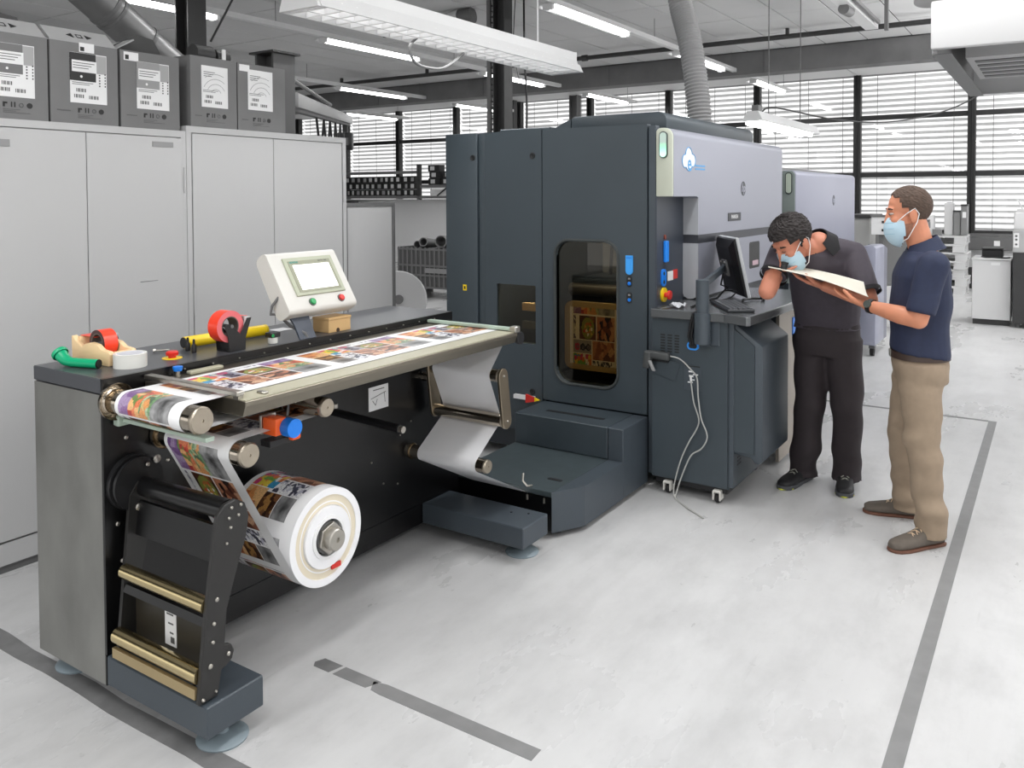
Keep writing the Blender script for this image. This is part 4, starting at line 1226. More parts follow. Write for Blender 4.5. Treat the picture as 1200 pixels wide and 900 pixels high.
taperoll('tape_roll', 'clear tape roll standing on edge behind the wooden dispenser', (1.81, 3.02, ZT + 0.042), (0.75, -0.65, 0), 0.042, 0.030, 0.03, pm('glossy_clear_side', (200, 200, 205), 0.2), pm('glossy_clear_side', (200, 200, 205), 0.2), pm('dark_core', (50, 50, 50), 0.6))

t = thing('hex_bolt', 'small steel bolt lying beside the red stop button', 'bolt', (1.93, 2.91, ZT))
MB().cyl((1.925, 2.925, ZT + 0.006), (1.965, 2.895, ZT + 0.006), 0.004, n=10).build('bolt_shank', STEEL, t)
MB().cyl((1.918, 2.930, ZT + 0.007), (1.926, 2.924, ZT + 0.007), 0.007, n=6).build('bolt_head', STEEL, t)

t = thing('yellow_tube', 'yellow tube lying behind the two small black bottles', 'tube', (2.25, 2.90, ZT))
a, b = Vector((2.03, 2.895, ZT + 0.0242)), Vector((2.415, 2.875, ZT + 0.0242))
MB().cyl(a, b, 0.023, n=24).build('tube_body', YELLOW, t)
d = (b - a).normalized()
MB().cyl(b - d * 0.004, b + d * 0.006, 0.0235, n=24).build('tube_cap', pm('yellow_cap', (215, 185, 30), 0.4), t)
for y in (-0.012, 0.006):
    MB().cyl(b + d * 0.006 + Vector((0, y, -0.006)), b + d * 0.008 + Vector((0, y, -0.006)), 0.004, n=10).build('cap_hole', INK, t)
MB().cyl(a - d * 0.004, a, 0.021, n=24).build('tube_end', BLACK_PL, t)
for (x, y), lab in (((2.012, 2.845), 'small black bottle nearer the yellow tube end'), ((2.0, 2.79), 'small black bottle standing closest to the red stop button')):
    tag(MB().lathe([(0.0, 0.0), (0.009, 0.0), (0.0095, 0.004), (0.0095, 0.028), (0.005, 0.034), (0.005, 0.04), (0.0055, 0.04), (0.004, 0.052), (0.0, 0.053)], (x, y, ZT), (0, 0, 1), 16).build('dropper_bottle', BLACK_PL), lab, 'bottle')

# black bench dispenser with its red roll
t = thing('tape_dispenser', 'black metal dispenser with two forked arms holding a red roll', 'tape dispenser', (2.12, 2.71, ZT))
def fork(cy):
    # flat black plate cut as a Y, seen from the side
    pl = [(2.075, 0.0), (2.150, 0.0), (2.152, 0.05), (2.180, 0.125), (2.160, 0.125), (2.126, 0.065), (2.080, 0.11), (2.052, 0.105), (2.068, 0.06)]
    return [(x, ZT + z) for x, z in pl]
for y in (2.672, 2.748):
    MB().prism(fork(y), 'XZ', y, y + 0.004, 0.0008, 1).build('forked_arm', BLACK_PL, t, smooth=0)
MB().box(2.075, 2.676, ZT, 2.15, 2.748, ZT + 0.004).build('base_plate', BLACK_PL, t, smooth=0)
MB().box(2.155, 2.676, ZT + 0.105, 2.178, 2.748, ZT + 0.127).build('cutter_bar', LAMPW, t, smooth=0)
for y in (2.69, 2.735):
    MB().cyl((2.154, y, ZT + 0.116), (2.150, y, ZT + 0.116), 0.004, n=10).build('cutter_screw', MIDSTEEL, t)
MB().cyl((2.085, 2.668, ZT + 0.10), (2.085, 2.756, ZT + 0.10), 0.007, n=12).build('axle', MIDSTEEL, t)
tr_ = taperoll('tape_roll', 'large red tape roll held up in the black forked dispenser', (2.088, 2.712, ZT + 0.098), (0, 1, 0), 0.062, 0.040, 0.056, TAPE_RED, PINKSIDE)
MB().obox((2.14, 2.712, ZT + 0.135), (0.030, 0, -0.004), (0, 0.026, 0), (0, 0, 0.0006)).build('loose_end', TAPE_RED, tr_, smooth=0)

t = thing('small_jar', 'small clear jar with black lid and green dot on the rewinder top', 'jar', (2.30, 2.69, ZT))
MB().lathe([(0.0, 0.001), (0.019, 0.001), (0.02, 0.004), (0.02, 0.026), (0.0, 0.026)], (2.30, 2.69, ZT), (0, 0, 1), 20).build('jar_body', CLEAR_TAPE, t)
MB().box(2.278, 2.668, ZT + 0.026, 2.324, 2.712, ZT + 0.046, 0.003, 1).build('jar_lid', BLACK_PL, t)
MB().cyl((2.282, 2.6675, ZT + 0.036), (2.282, 2.6655, ZT + 0.036), 0.007, n=14).build('green_dot', GREEN, t)

# operator panel on its bracket
t = thing('operator_console', 'tilted white operator panel with lit screen and two buttons', 'control panel', (2.56, 2.72, ZT))
C0, C1 = Vector((2.366, 2.655, 1.212)), Vector((2.366, 2.812, 1.462))     # left lower and left upper corner of the face
v = (C1 - C0)
Lh = v.length
v.normalize()
nrm = Vector((0, -v.z, v.y))          # outward, towards -Y and up
u = Vector((1, 0, 0))
Wd = 0.395
def PP(a, b, h=0.0):
    return C0 + u * a + v * b + nrm * h
# housing: rounded section swept along x
sec = []
for cx, cz, a0 in ((0.0, -0.03, 0), (0.0, -0.03, 0)):
    pass
def sec_pts():
    out = []
    r1, r2 = 0.028, 0.028
    cs = [(r1, -r1, 180, 270), (Lh - r2, -r2, 90, 180)]
    # profile in (along v, along n): face at n=0, rounded lower and upper edges, back at n=-0.085
    for k in range(7):
        a = R(180 - 90 * k / 6)
        out.append((0.02 + 0.02 * math.cos(a), -0.02 + 0.02 * math.sin(a)))
    for k in range(7):
        a = R(90 - 90 * k / 6)
        out.append((Lh - 0.022 + 0.022 * math.cos(a), -0.022 + 0.022 * math.sin(a)))
    for k in range(5):
        a = R(0 - 90 * k / 4)
        out.append((Lh - 0.03 + 0.03 * math.cos(a), -0.045 + 0.03 * math.sin(a)))
    for k in range(5):
        a = R(-90 - 90 * k / 4)
        out.append((0.03 + 0.03 * math.cos(a), -0.055 + 0.03 * math.sin(a)))
    return out
sp = sec_pts()
vs = [PP(0, a, b) for a, b in sp] + [PP(Wd, a, b) for a, b in sp]
n = len(sp)
fs = [tuple(range(n)), tuple(range(2 * n - 1, n - 1, -1))] + [(i, i + n, (i + 1) % n + n, (i + 1) % n) for i in range(n)]
MB().add(vs, fs).build('housing', WHITE_PL, t, smooth=35)
bz = MB().obox(PP(Wd / 2 + 0.015, 0.165, 0.003), u * 0.142, v * 0.092, nrm * 0.004, 0.002, 1).build('screen_bezel', BEZEL, t, smooth=0)
MB().obox(PP(Wd / 2 + 0.015, 0.163, 0.0075), u * 0.122, v * 0.076, nrm * 0.001).build('bezel_inset', pm('bezel_dark', (140, 142, 120), 0.4), bz, smooth=0)
MB().obox(PP(Wd / 2 + 0.017, 0.158, 0.0088), u * 0.105, v * 0.060, nrm * 0.001).build('screen', SCREEN, bz, smooth=0)
text_mb('SIEMENS', 0.013, PP(Wd / 2 - 0.075, 0.232, 0.0088), u, v, 0.0004).build('maker_name', pm('teal_print', (0, 150, 140), 0.5), bz, smooth=0)
text_mb('SIMATIC HMI', 0.009, PP(Wd / 2 + 0.09, 0.232, 0.0088), u, v, 0.0003).build('panel_name', INKG, bz, smooth=0)
for a, m in ((0.13, GREEN), (0.30, RED)):
    o0 = PP(a + 0.01, 0.040, 0.0)
    bt = MB().lathe([(0.018, 0.0), (0.018, 0.004), (0.0, 0.004)], o0, nrm, 20).build('button_ring', MIDSTEEL, t)
    MB().lathe([(0.014, 0.004), (0.0145, 0.010), (0.012, 0.013), (0.0, 0.0135)], o0, nrm, 20).build('button', m, bt)
BR = pm('bracket_blue_black', (48, 56, 70), 0.4)
bkm = MB().prism([(2.415, 1.0975), (2.505, 1.0975), (2.505, 1.17), (2.52, 1.24), (2.478, 1.24), (2.470, 1.19), (2.445, 1.185), (2.425, 1.235), (2.385, 1.235), (2.412, 1.16)], 'XZ', 2.652, 2.662, 0.001, 1)
bkm.v = [(p[0], p[1] + max(0, p[2] - 1.10) * 0.55, p[2]) for p in bkm.v]
bk = bkm.build('bracket', BR, t, smooth=0)
MB().box(2.41, 2.70, 1.205, 2.51, 2.80, 1.215).build('bracket_shelf', BR, bk, smooth=0)
MB().tube([(2.372, 2.73, 1.28), (2.35, 2.75, 1.24), (2.35, 2.76, 1.205), (2.40, 2.75, 1.20), (2.46, 2.74, 1.20)], 0.006, 8).build('panel_lead', MIDSTEEL, t)
MB().tube([(2.385, 2.73, 1.25), (2.39, 2.74, 1.19), (2.42, 2.72, 1.15), (2.45, 2.66, 1.12), (2.46, 2.66, 1.0985)], 0.007, 8).build('panel_lead', MIDSTEEL, t)
tag(MB().box(2.52, 2.90, ZT, 2.60, 2.97, ZT + 0.0015).build('paper_slip', PAPER), 'white paper slip lying under the operator panel', 'paper slip')
t = thing('card_box', 'small brown cardboard box on the rewinder top behind the panel bracket', 'box', (2.66, 2.72, ZT))
MB().box(2.60, 2.675, ZT, 2.735, 2.775, ZT + 0.062, 0.002, 1).build('box_body', BROWNBOX, t, smooth=0)
MB().box(2.598, 2.672, ZT + 0.055, 2.737, 2.777, ZT + 0.066, 0.002, 1).build('box_lid', BROWNBOX, t, smooth=0)
MB().cyl((2.655, 2.6735, ZT + 0.008), (2.655, 2.6755, ZT + 0.008), 0.010, n=14).build('thumb_hole', pm('hole_brown', (60, 42, 25), 0.8), t)

# ------------------------------------------------------------------ digital press
PX, PYR, PYL, PT = 4.45, 1.935, 3.46, 2.11
DP = thing('digital_press', 'large slate grey digital press with tinted window, step base and silver side hood', 'printing press', (5.5, 2.6, 0))
# carcass, left open behind the two windows
def wallbox(x0, y0, z0, x1, y1, z1, name='carcass', m=SLATE_DARK):
    return MB().box(x0, y0, z0, x1, y1, z1).build(name, m, DP, smooth=0)
wallbox(5.3, PYR, 0.06, 6.75, PYL - 0.02, 2.05)
wallbox(4.52, PYR, 2.02, 5.3, PYL - 0.02, 2.09)
wallbox(4.52, 3.12, 0.06, 5.3, PYL - 0.02, 2.02)
wallbox(4.52, PYR, 0.06, 5.3, 1.99, 2.02)
wallbox(4.52, 2.66, 0.06, 5.3, 2.70, 2.02)
wallbox(4.52, 1.99, 0.06, 5.3, 3.12, 0.42)
def door(y0, y1, z0, z1, hole=None, m=SLATE, name='door', th=0.05, x=PX):
    """front panel facing -x; hole: rounded rectangle (ya, za, yb, zb, r)"""
    outer = [(y0, z0), (y1, z0), (y1, z1), (y0, z1)]
    if not hole:
        return MB().prism(outer, 'YZ', x, x + th, 0.006, 2).build(name, m, DP, smooth=30)
    ya, za, yb, zb, r = hole
    inner = rrect(ya, za, yb, zb, r, 6)
    bm = bmesh.new()
    def ring(pts, xx):
        vs_ = [bm.verts.new((xx, p[0], p[1])) for p in pts]
        return vs_, [bm.edges.new((vs_[i], vs_[(i + 1) % len(vs_)])) for i in range(len(vs_))]
    vo, eo = ring(outer, x)
    vi, ei = ring(inner, x)
    bmesh.ops.triangle_fill(bm, use_beauty=True, use_dissolve=False, edges=eo + ei)
    bmesh.ops.recalc_face_normals(bm, faces=bm.faces)
    bm.verts.index_update()
    mb = MB().add([v_.co.copy() for v_ in bm.verts], [[v_.index for v_ in f.verts] for f in bm.faces])
    bm.free()
    for pts in (outer, inner):
        k = len(pts)
        mb.add([(x, *p) for p in pts] + [(x + th, *p) for p in pts], [(i, (i + 1) % k, (i + 1) % k + k, i + k) for i in range(k)])
    return mb.build(name, m, DP, smooth=0)
D1 = door(2.703, 3.138, 0.20, PT, (2.75, 0.757, 3.046, 1.13, 0.008))
D2 = door(1.99, 2.697, 0.418, PT, (2.185, 0.55, 2.597, 1.415, 0.085))
D3 = door(3.20, PYL, 0.10, PT)
D4 = door(3.144, 3.195, 0.10, PT, x=PX + 0.012)
MB().box(PX + 0.004, 1.938, 0.08, PX + 0.06, 1.984, 2.10, 0.004, 1).build('corner_post', SLATE2, DP, smooth=0)
# window frames and panes
def frame_ring(ya, za, yb, zb, r, w, x, th, m, par, name='window_frame'):
    o_ = rrect(ya - w, za - w, yb + w, zb + w, r + w, 8)
    i_ = rrect(ya, za, yb, zb, r, 8)
    k = len(o_)
    vs = []
    for xx, grow in ((x, 0.35), (x - th, 0.0)):
        pass
    rings = [(o_, x), ([(p[0] * 0.7 + q[0] * 0.3, p[1] * 0.7 + q[1] * 0.3) for p, q in zip(o_, i_)], x - th), ([(p[0] * 0.3 + q[0] * 0.7, p[1] * 0.3 + q[1] * 0.7) for p, q in zip(o_, i_)], x - th), (i_, x), (i_, x + 0.03)]
    mb = MB()
    vs = [(xx, *p) for pts, xx in rings for p in pts]
    fs = [(a * k + i, a * k + (i + 1) % k, (a + 1) * k + (i + 1) % k, (a + 1) * k + i) for a in range(len(rings) - 1) for i in range(k)]
    return mb.add(vs, fs).build(name, m, par, smooth=50)
frame_ring(2.185, 0.55, 2.597, 1.415, 0.085, 0.02, PX, 0.014, pm('rubber_gasket', (58, 62, 62), 0.5), D2)
MB().prism(rrect(2.18, 0.545, 2.602, 1.42, 0.085), 'YZ', PX + 0.018, PX + 0.024).build('window_pane', TINTED, D2, smooth=0)
MB().box(PX + 0.012, 2.745, 0.752, PX + 0.018, 3.05, 1.135).build('window_pane', TINTED, D1, smooth=0)
# inside: belt frame carrying a printed sheet, cross bars, drum
IN = pm('press_inside', (104, 98, 84), 0.6)
MB().box(5.2, 1.99, 0.42, 5.3, 2.66, 2.02).build('inner_wall', pm('inner_wall_grey', (112, 110, 104), 0.6), DP, smooth=0)
MB().box(5.2, 2.70, 0.42, 5.3, 3.12, 2.02).build('inner_wall', IN, DP, smooth=0)
MB().box(4.75, 1.995, 1.08, 5.2, 2.655, 1.16, 0.01).build('inner_beam', SLATE_DARK, DP)
MB().cyl((4.74, 1.995, 1.09), (4.74, 2.655, 1.09), 0.04, n=20).build('inner_roller', pm('dull_roller', (90, 84, 74), 0.35, 0.6), DP)
MB().box(4.70, 1.995, 0.62, 5.2, 2.655, 0.66).build('inner_tray', SLATE_DARK, DP, smooth=0)
MB().lathe([(0.0, -0.002), (0.03, -0.002), (0.034, 0.004), (0.034, 0.01)], (5.19, 2.28, 1.36), (1, 0, 0), 20).build('inner_port', INK, DP)
MB().tube([(5.1, 2.55, 1.95), (5.08, 2.52, 1.5), (5.1, 2.55, 1.15)], 0.012, 8).build('inner_hose', BLACK_PL, DP)
pf = MB().prism(rrect(2.18, 0.60, 2.625, 1.03, 0.05), 'YZ', 4.60, 4.625).build('inner_cassette', pm('amber_plate', (176, 146, 92), 0.45), DP, smooth=0)
H, W = PAGE.shape[:2]
nv, nu = 70, 60
vs, fs, cs = [], [], []
for i in range(nv + 1):
    for j in range(nu + 1):
        vs.append((4.598, 2.585 - (2.585 - 2.215) * j / nu, 0.995 - 0.36 * i / nv))
for i in range(nv):
    for j in range(nu):
        a = i * (nu + 1) + j
        fs.append((a, a + 1, a + nu + 2, a + nu + 1))
        c_ = PAGE[int(H * (0.25 + 0.5 * i / nv)) % H, int(j / nu * W)]
        cs.append((c_[0] * 0.9, c_[1] * 0.75, c_[2] * 0.5))
pr_ = MB().add(vs, fs).build('inner_sheet', PRINT, pf, smooth=0)
at = pr_.data.color_attributes.new('print', 'FLOAT_COLOR', 'CORNER')
cc = np.ones((len(fs) * 4, 4), dtype=np.float32)
cc[:, :3] = np.repeat(np.array(cs, dtype=np.float32), 4, 0)
at.data.foreach_set('color', cc.ravel())
for z, m in ((0.94, BROWNBOX), (0.82, MIDSTEEL)):
    MB().box(4.62, 2.72, z, 4.66, 2.96, z + 0.05).build('inner_bar', m, DP, smooth=0)
area('press_inner_fill', (4.56, 2.33, 1.85), 0.05, 0.6, 6.0, (0, R(-12), 0))  # unseen fill lights added to brighten the press interior
area('press_inner_fill', (4.60, 2.9, 1.5), 0.05, 0.3, 7.0, (0, R(-15), 0))
# locks, labels, latches on the doors
for y, z, d_ in ((3.233, 1.949, D3), (2.769, 1.949, D1), (2.775, 0.455, D1)):
    MB().lathe([(0.0, -0.002), (0.012, -0.002), (0.016, -0.005), (0.020, -0.003), (0.020, 0.004)], (PX - 0.0005, y, z), (1, 0, 0), 18).build('lock', pm('lock_black', (16, 17, 18), 0.6), d_)
yl = MB().box(PX - 0.002, 3.288, 1.068, PX, 3.318, 1.108).build('warning_label', YELLOW, D3, smooth=0)
MB().box(PX - 0.0026, 3.297, 1.078, PX - 0.002, 3.309, 1.098).build('warning_mark', INK, yl, smooth=0)
for z in (1.84, 1.72):
    MB().box(PX + 0.004, 3.128, z - 0.03, PX + 0.02, 3.146, z + 0.03, 0.003, 1).build('hinge', SLATE_DARK, D1, smooth=0)
lt = MB().prism([(2.078, 1.345), (2.124, 1.345), (2.124, 1.255)] + [(2.101 + 0.023 * math.cos(R(-a)), 1.255 + 0.023 * math.sin(R(-a))) for a in range(15, 180, 15)] + [(2.078, 1.255)], 'YZ', PX - 0.008, PX, 0.001, 1).build('blue_latch', pm('latch_blue', (60, 160, 240), 0.35), D2, smooth=0)
MB().box(PX - 0.009, 2.084, 1.328, PX - 0.008, 2.118, 1.334).build('latch_line', BLUE, lt, smooth=0)
for z in (1.192, 1.096):
    kp_ = MB().prism(rrect(2.086, z - 0.033, 2.118, z + 0.033, 0.015), 'YZ', PX - 0.005, PX).build('key_switch', INK, D2, smooth=0)
    MB().lathe([(0.0, -0.012), (0.008, -0.012), (0.011, -0.005)], (PX, 2.101, z - 0.012), (1, 0, 0), 16).build('blue_key', BLUE, kp_)
    MB().box(PX - 0.006, 2.094, z + 0.012, PX - 0.005, 2.108, z + 0.022).build('switch_mark', LABELG, kp_, smooth=0)
# step base
MB().box(4.115, 2.078, 0.232, PX, 2.69, 0.411, 0.004, 1).build('upper_step', SLATE, DP, smooth=0)
MB().box(4.24, 2.17, 0.411, 4.27, 2.55, 0.4125).build('step_slot', INK, DP, smooth=0)
MB().box(3.505, 2.077, 0.205, 4.115, 2.69, 0.232, 0.002, 1).build('step_plate', STEP_MAT, DP, smooth=0)
MB().prism(rrect(3.66, 2.115, 3.69, 2.20, 0.012), 'XY', 0.232, 0.2332).build('step_handle_slot', INK, DP, smooth=0)
MB().box(3.52, 2.08, 0.03, 4.45, 2.68, 0.20).build('step_frame', BLACK, DP, smooth=0)
side = [(3.673, 0.03), (4.44, 0.03), (4.44, 0.411), (4.116, 0.411), (4.116, 0.232), (3.673, 0.232)]
mb = MB()
mb.prism([(3.50, 2.074), (3.674, 1.982), (4.115, 1.982), (4.115, 2.074)], 'XY', 0.03, 0.232)
mb.build('step_side_cheek', SLATE2, DP, smooth=0)
MB().box(4.116, 1.982, 0.03, 4.445, 2.074, 0.411, 0.003, 1).build('step_side_post', SLATE2, DP, smooth=0)
for x, y in ((3.60, 2.10), (4.3, 2.05)):
    MB().cyl((x, y, 0.0), (x, y, 0.03), 0.02, n=12).build('levelling_foot', BLACK_PL, DP)
MB().box(3.535, 2.10, 0.175, 3.56, 2.62, 0.19).build('web_slot_lip', STEEL, DP, smooth=0)
for y in (2.12, 2.22):
    MB().cyl((3.505, y, 0.17), (3.505, y, 0.196), 0.006, n=8).build('lip_screw', STEEL, DP)
MB().tube([(3.50, 2.24, 0.30), (3.48, 2.23, 0.27), (3.49, 2.21, 0.245), (3.52, 2.20, 0.24)], 0.006, 8).build('lip_lever', STEEL, DP)
cs_ = MB().box(4.42, 2.75, 0.405, 4.445, 2.90, 0.43).build('warning_bar', LABELW, DP, smooth=0)
MB().prism([(2.735, 0.43), (2.80, 0.445), (2.80, 0.39), (2.735, 0.406)], 'YZ', 4.405, 4.42).build('red_arrow', RED, DP, smooth=0)
MB().prism([(2.70, 0.418), (2.734, 0.43), (2.734, 0.406)], 'YZ', 4.405, 4.42).build('yellow_tip', YELLOW, DP, smooth=0)
# side: panel with buttons, dark hood on the roof, silver hood
MB().box(PX + 0.06, PYR - 0.002, 0.06, 6.7, PYR + 0.01, 2.05).build('side_panel', SLATE_DARK, DP, smooth=0)
MB().box(PX + 0.002, PYR - 0.004, 1.045, 4.86, PYR + 0.006, 1.70).build('button_panel', pm('button_panel_slate', (56, 62, 72), 0.4), DP, smooth=0)
MB().prism([(1.985, 2.09), (1.985, 2.15)] + [(2.04 - 0.055 * math.cos(R(a)), 2.15 + 0.055 * math.sin(R(a))) for a in (15, 30, 45, 60, 75)] + [(2.04, 2.205), (2.62, 2.205), (2.64, 2.19), (2.64, 2.09)], 'YZ', 4.72, 6.42, 0.004, 2).build('roof_hood', SLATE, DP, smooth=30)
MB().prism([(2.645, 2.09), (2.645, 2.19), (2.70, 2.17), (2.80, 2.12), (2.80, 2.09)], 'YZ', 4.72, 6.3).build('roof_slope', SLATE, DP, smooth=0)
MB().box(4.72, 2.80, 2.09, 6.2, 3.2, 2.15, 0.006, 1).build('roof_box', SLATE, DP, smooth=0)
# silver hood: a shell with an L-shaped side and a rounded top edge
def lshape():
    p = [(4.45, 1.69), (4.45, 2.03)]
    p += [(4.45, 2.082), (6.69, 2.082), (6.69, 1.07), (4.98, 1.07)]
    p += [(4.92 + 0.055 * math.cos(R(a)), 1.095 + 0.055 * math.sin(R(a))) for a in range(-90, -181, -15)]
    p += [(4.865, 1.66)]
    p += [(4.835 + 0.03 * math.cos(R(a)), 1.66 + 0.03 * math.sin(R(a))) for a in (30, 60, 90)]
    return p
SH = MB()
yo, yi = 1.835, PYR
sec = [(yi, 2.082), (yi - 0.02, 2.082)] + [(yo + 0.055 - 0.055 * math.sin(R(a)), 2.027 + 0.055 * math.cos(R(a))) for a in (20, 40, 60, 80)]
# upper bar with the rounded top, then the body below with the leg
up_sec = [(yi, 1.69), (yi, 2.06)] + [(yi - 0.025 + 0.025 * math.cos(R(a)), 2.057 + 0.025 * math.sin(R(a))) for a in (30, 60, 90)] + [(yo + 0.05 - 0.05 * math.sin(R(a)), 2.032 + 0.05 * math.cos(R(a))) for a in (0, 15, 30, 45, 60, 75, 90)] + [(yo, 1.69)]
SH.prism(up_sec, 'YZ', 4.47, 6.69, 0.0)
HD = SH.build('silver_hood', SILVER, DP, smooth=30)
MB().prism(up_sec, 'YZ', 4.45, 4.47, 0.006, 2).build('hood_end', SILVER_PALE, HD, smooth=30)
leg = [(4.835, 1.69), (6.69, 1.69), (6.69, 1.455), (4.86, 1.455), (4.86, 1.665), (4.855, 1.682)]
MB().prism(leg, 'XZ', yo, yi).build('hood_body', SILVER, HD, smooth=0)
MB().box(4.86, yo + 0.001, 1.402, 6.685, yi, 1.455).build('grey_stripe', GREYBAND, HD, smooth=0)
low = [(4.86, 1.402), (6.69, 1.402), (6.69, 1.07), (4.86, 1.07)]
MB().prism(low, 'XZ', yo, yi).build('hood_lower', SILVER, HD, smooth=30)
def legface(z0, z1, name, m, round_=False):
    if not round_:
        return MB().box(4.856, yo, z0, 4.86, yi, z1).build(name, m, HD, smooth=0)
    z0 += 0.02
    pts = [(yo, z1), (yi, z1)] + [(yo + 0.05 + 0.05 * math.cos(R(-a)), z0 + 0.05 + 0.05 * math.sin(R(-a))) for a in range(0, 181, 15)]
    return MB().prism(pts, 'YZ', 4.852, 4.8595).build(name, m, HD, smooth=0)
PALE2 = pm('hood_leg_pale', (168, 170, 174), 0.35)
legface(1.455, 1.69, 'hood_leg_face', PALE2)
legface(1.04, 1.402, 'hood_leg_face', PALE2, True)
# status lamp
lamp = MB().prism(rrect(1.862, 1.908, 1.912, 2.062, 0.025), 'YZ', 4.440, 4.452).build('status_lamp_rim', pm('lamp_rim', (70, 78, 76), 0.4), DP, smooth=0)
gl_ = pm('status_lens', (150, 225, 190), 0.3, emit=0.0)
nt_ = gl_.node_tree
tc_, sx_, rp_ = nt_.nodes.new('ShaderNodeTexCoord'), nt_.nodes.new('ShaderNodeSeparateXYZ'), nt_.nodes.new('ShaderNodeValToRGB')
nt_.links.new(tc_.outputs['Generated'], sx_.inputs[0])
nt_.links.new(sx_.outputs['Z'], rp_.inputs['Fac'])
rp_.color_ramp.elements[0].position, rp_.color_ramp.elements[1].position = 0.12, 0.62
rp_.color_ramp.elements[0].color, rp_.color_ramp.elements[1].color = (0.45, 1.0, 0.72, 1), (0.10, 0.16, 0.13, 1)
e_ = rp_.color_ramp.elements.new(0.36)
e_.color = (0.08, 0.75, 0.34, 1)
nt_.links.new(rp_.outputs['Color'], nt_.nodes['Principled BSDF'].inputs['Emission Color'])
nt_.nodes['Principled BSDF'].inputs['Emission Strength'].default_value = 0.9
nt_.nodes['Principled BSDF'].inputs['Base Color'].default_value = (0.45, 0.52, 0.48, 1)
MB().prism(rrect(1.868, 1.915, 1.906, 2.055, 0.019), 'YZ', 4.434, 4.440).build('status_light', gl_, lamp, smooth=0)
# marks on the side of the hood
xs = (1, 0, 0)
zs = (0, 0, 1)
em = MB().cyl((5.72, yo - 0.0012, 1.741), (5.72, yo, 1.741), 0.050, n=36).build('round_emblem', pm('emblem_dark', (32, 35, 42), 0.4), HD)
text_mb('hp', 0.082, (5.72, yo - 0.0018, 1.745), xs, zs, 0.0006, 0.002, 0.25).build('emblem_letters', SILVER, em, smooth=0)
pl = MB().box(5.40, yo - 0.003, 1.522, 5.665, yo, 1.578, 0.002, 1).build('name_plate', pm('plate_dark', (42, 44, 50), 0.4), HD, smooth=0)
text_mb('PARKEN', 0.038, (5.532, yo - 0.0035, 1.55), xs, zs, 0.0005, 0.0).build('plate_letters', LABELW, pl, smooth=0)
CY_ = pm('sticker_blue', (70, 150, 205), 0.4)
cx, cz = 4.72, 1.90
cl_ = MB()
vs_ = []
outl = []
for k in range(60):
    a = 2 * PI * k / 60
    rr = 0.0
    for px_, pz_, pr_c in ((-0.055, -0.012, 0.036), (0.0, 0.022, 0.045), (0.055, -0.005, 0.036), (0.0, -0.02, 0.045)):
        bq = px_ * math.cos(a) + pz_ * math.sin(a)
        disc_ = bq * bq - (px_ * px_ + pz_ * pz_ - pr_c * pr_c)
        if disc_ > 0:
            rr = max(rr, bq + math.sqrt(disc_))
    outl.append((cx - 0.02 + 1.15 * rr * math.cos(a), cz + 0.01 + 1.05 * rr * math.sin(a)))
ck = MB().prism(outl, 'XZ', yo - 0.0008, yo).build('cloud_sticker', LABELW, HD, smooth=0)
MB().tube([(x, yo - 0.001, z) for x, z in outl] + [(outl[0][0], yo - 0.001, outl[0][1])], 0.003, 4).build('sticker_outline', CY_, ck)
text_mb('e', 0.14, (cx - 0.01, yo - 0.0016, cz - 0.015), xs, zs, 0.0005, 0.002).build('sticker_letter', CY_, ck, smooth=0)
for q in range(2):
    MB().box(cx + 0.085, yo - 0.0012, cz - 0.03 - q * 0.02, cx + 0.25, yo, cz - 0.02 - q * 0.02).build('sticker_line', CY_, ck, smooth=0)
# handle recess on the lower hood and band under it
MB().prism(rrect(5.86, 1.17, 6.10, 1.36, 0.02), 'XZ', yo - 0.001, yo + 0.002).build('handle_recess', INK, HD, smooth=0)
MB().box(5.93, yo - 0.004, 1.19, 6.06, yo - 0.001, 1.225, 0.002, 1).build('recess_handle', pm('handle_pink_grey', (190, 160, 170), 0.4), HD, smooth=0)
MB().box(4.92, yo + 0.015, 1.055, 6.69, yi, 1.07).build('hood_under_band', SLATE_DARK, HD, smooth=0)
# buttons on the dark panel
bp_ = PYR - 0.004
MB().box(4.545, bp_ - 0.02, 1.305, 4.59, bp_, 1.43, 0.004, 1).build('blue_handle', pm('latch_blue2', (30, 130, 230), 0.35), DP, smooth=0)
MB().cyl((4.567, bp_ - 0.006, 1.452), (4.567, bp_, 1.452), 0.014, n=14).build('small_indicator', pm('brown_red', (120, 50, 30), 0.4), DP)
rk = MB().prism(rrect(4.51, 1.165, 4.575, 1.265, 0.025), 'XZ', bp_ - 0.008, bp_).build('rocker_plate', BLUE, DP, smooth=0)
for z in (1.19, 1.24):
    MB().cyl((4.542, bp_ - 0.009, z), (4.542, bp_ - 0.008, z), 0.011, n=12).build('rocker_dot', INK, rk)
MB().box(4.61, bp_ - 0.003, 1.19, 4.69, bp_, 1.245).build('white_label', LABELW, DP, smooth=0)
MB().box(4.69, bp_ - 0.003, 1.195, 4.76, bp_, 1.25).build('red_label', RED, DP, smooth=0)
ep = MB().cyl((4.545, bp_ - 0.012, 1.115), (4.545, bp_, 1.115), 0.042, n=26).build('stop_plate', YELLOW, DP)
MB().lathe([(0.0, -0.05), (0.026, -0.048), (0.028, -0.035), (0.014, -0.028), (0.014, -0.012)], (4.545, bp_, 1.115), (0, 1, 0), 22).build('stop_button', RED, ep)
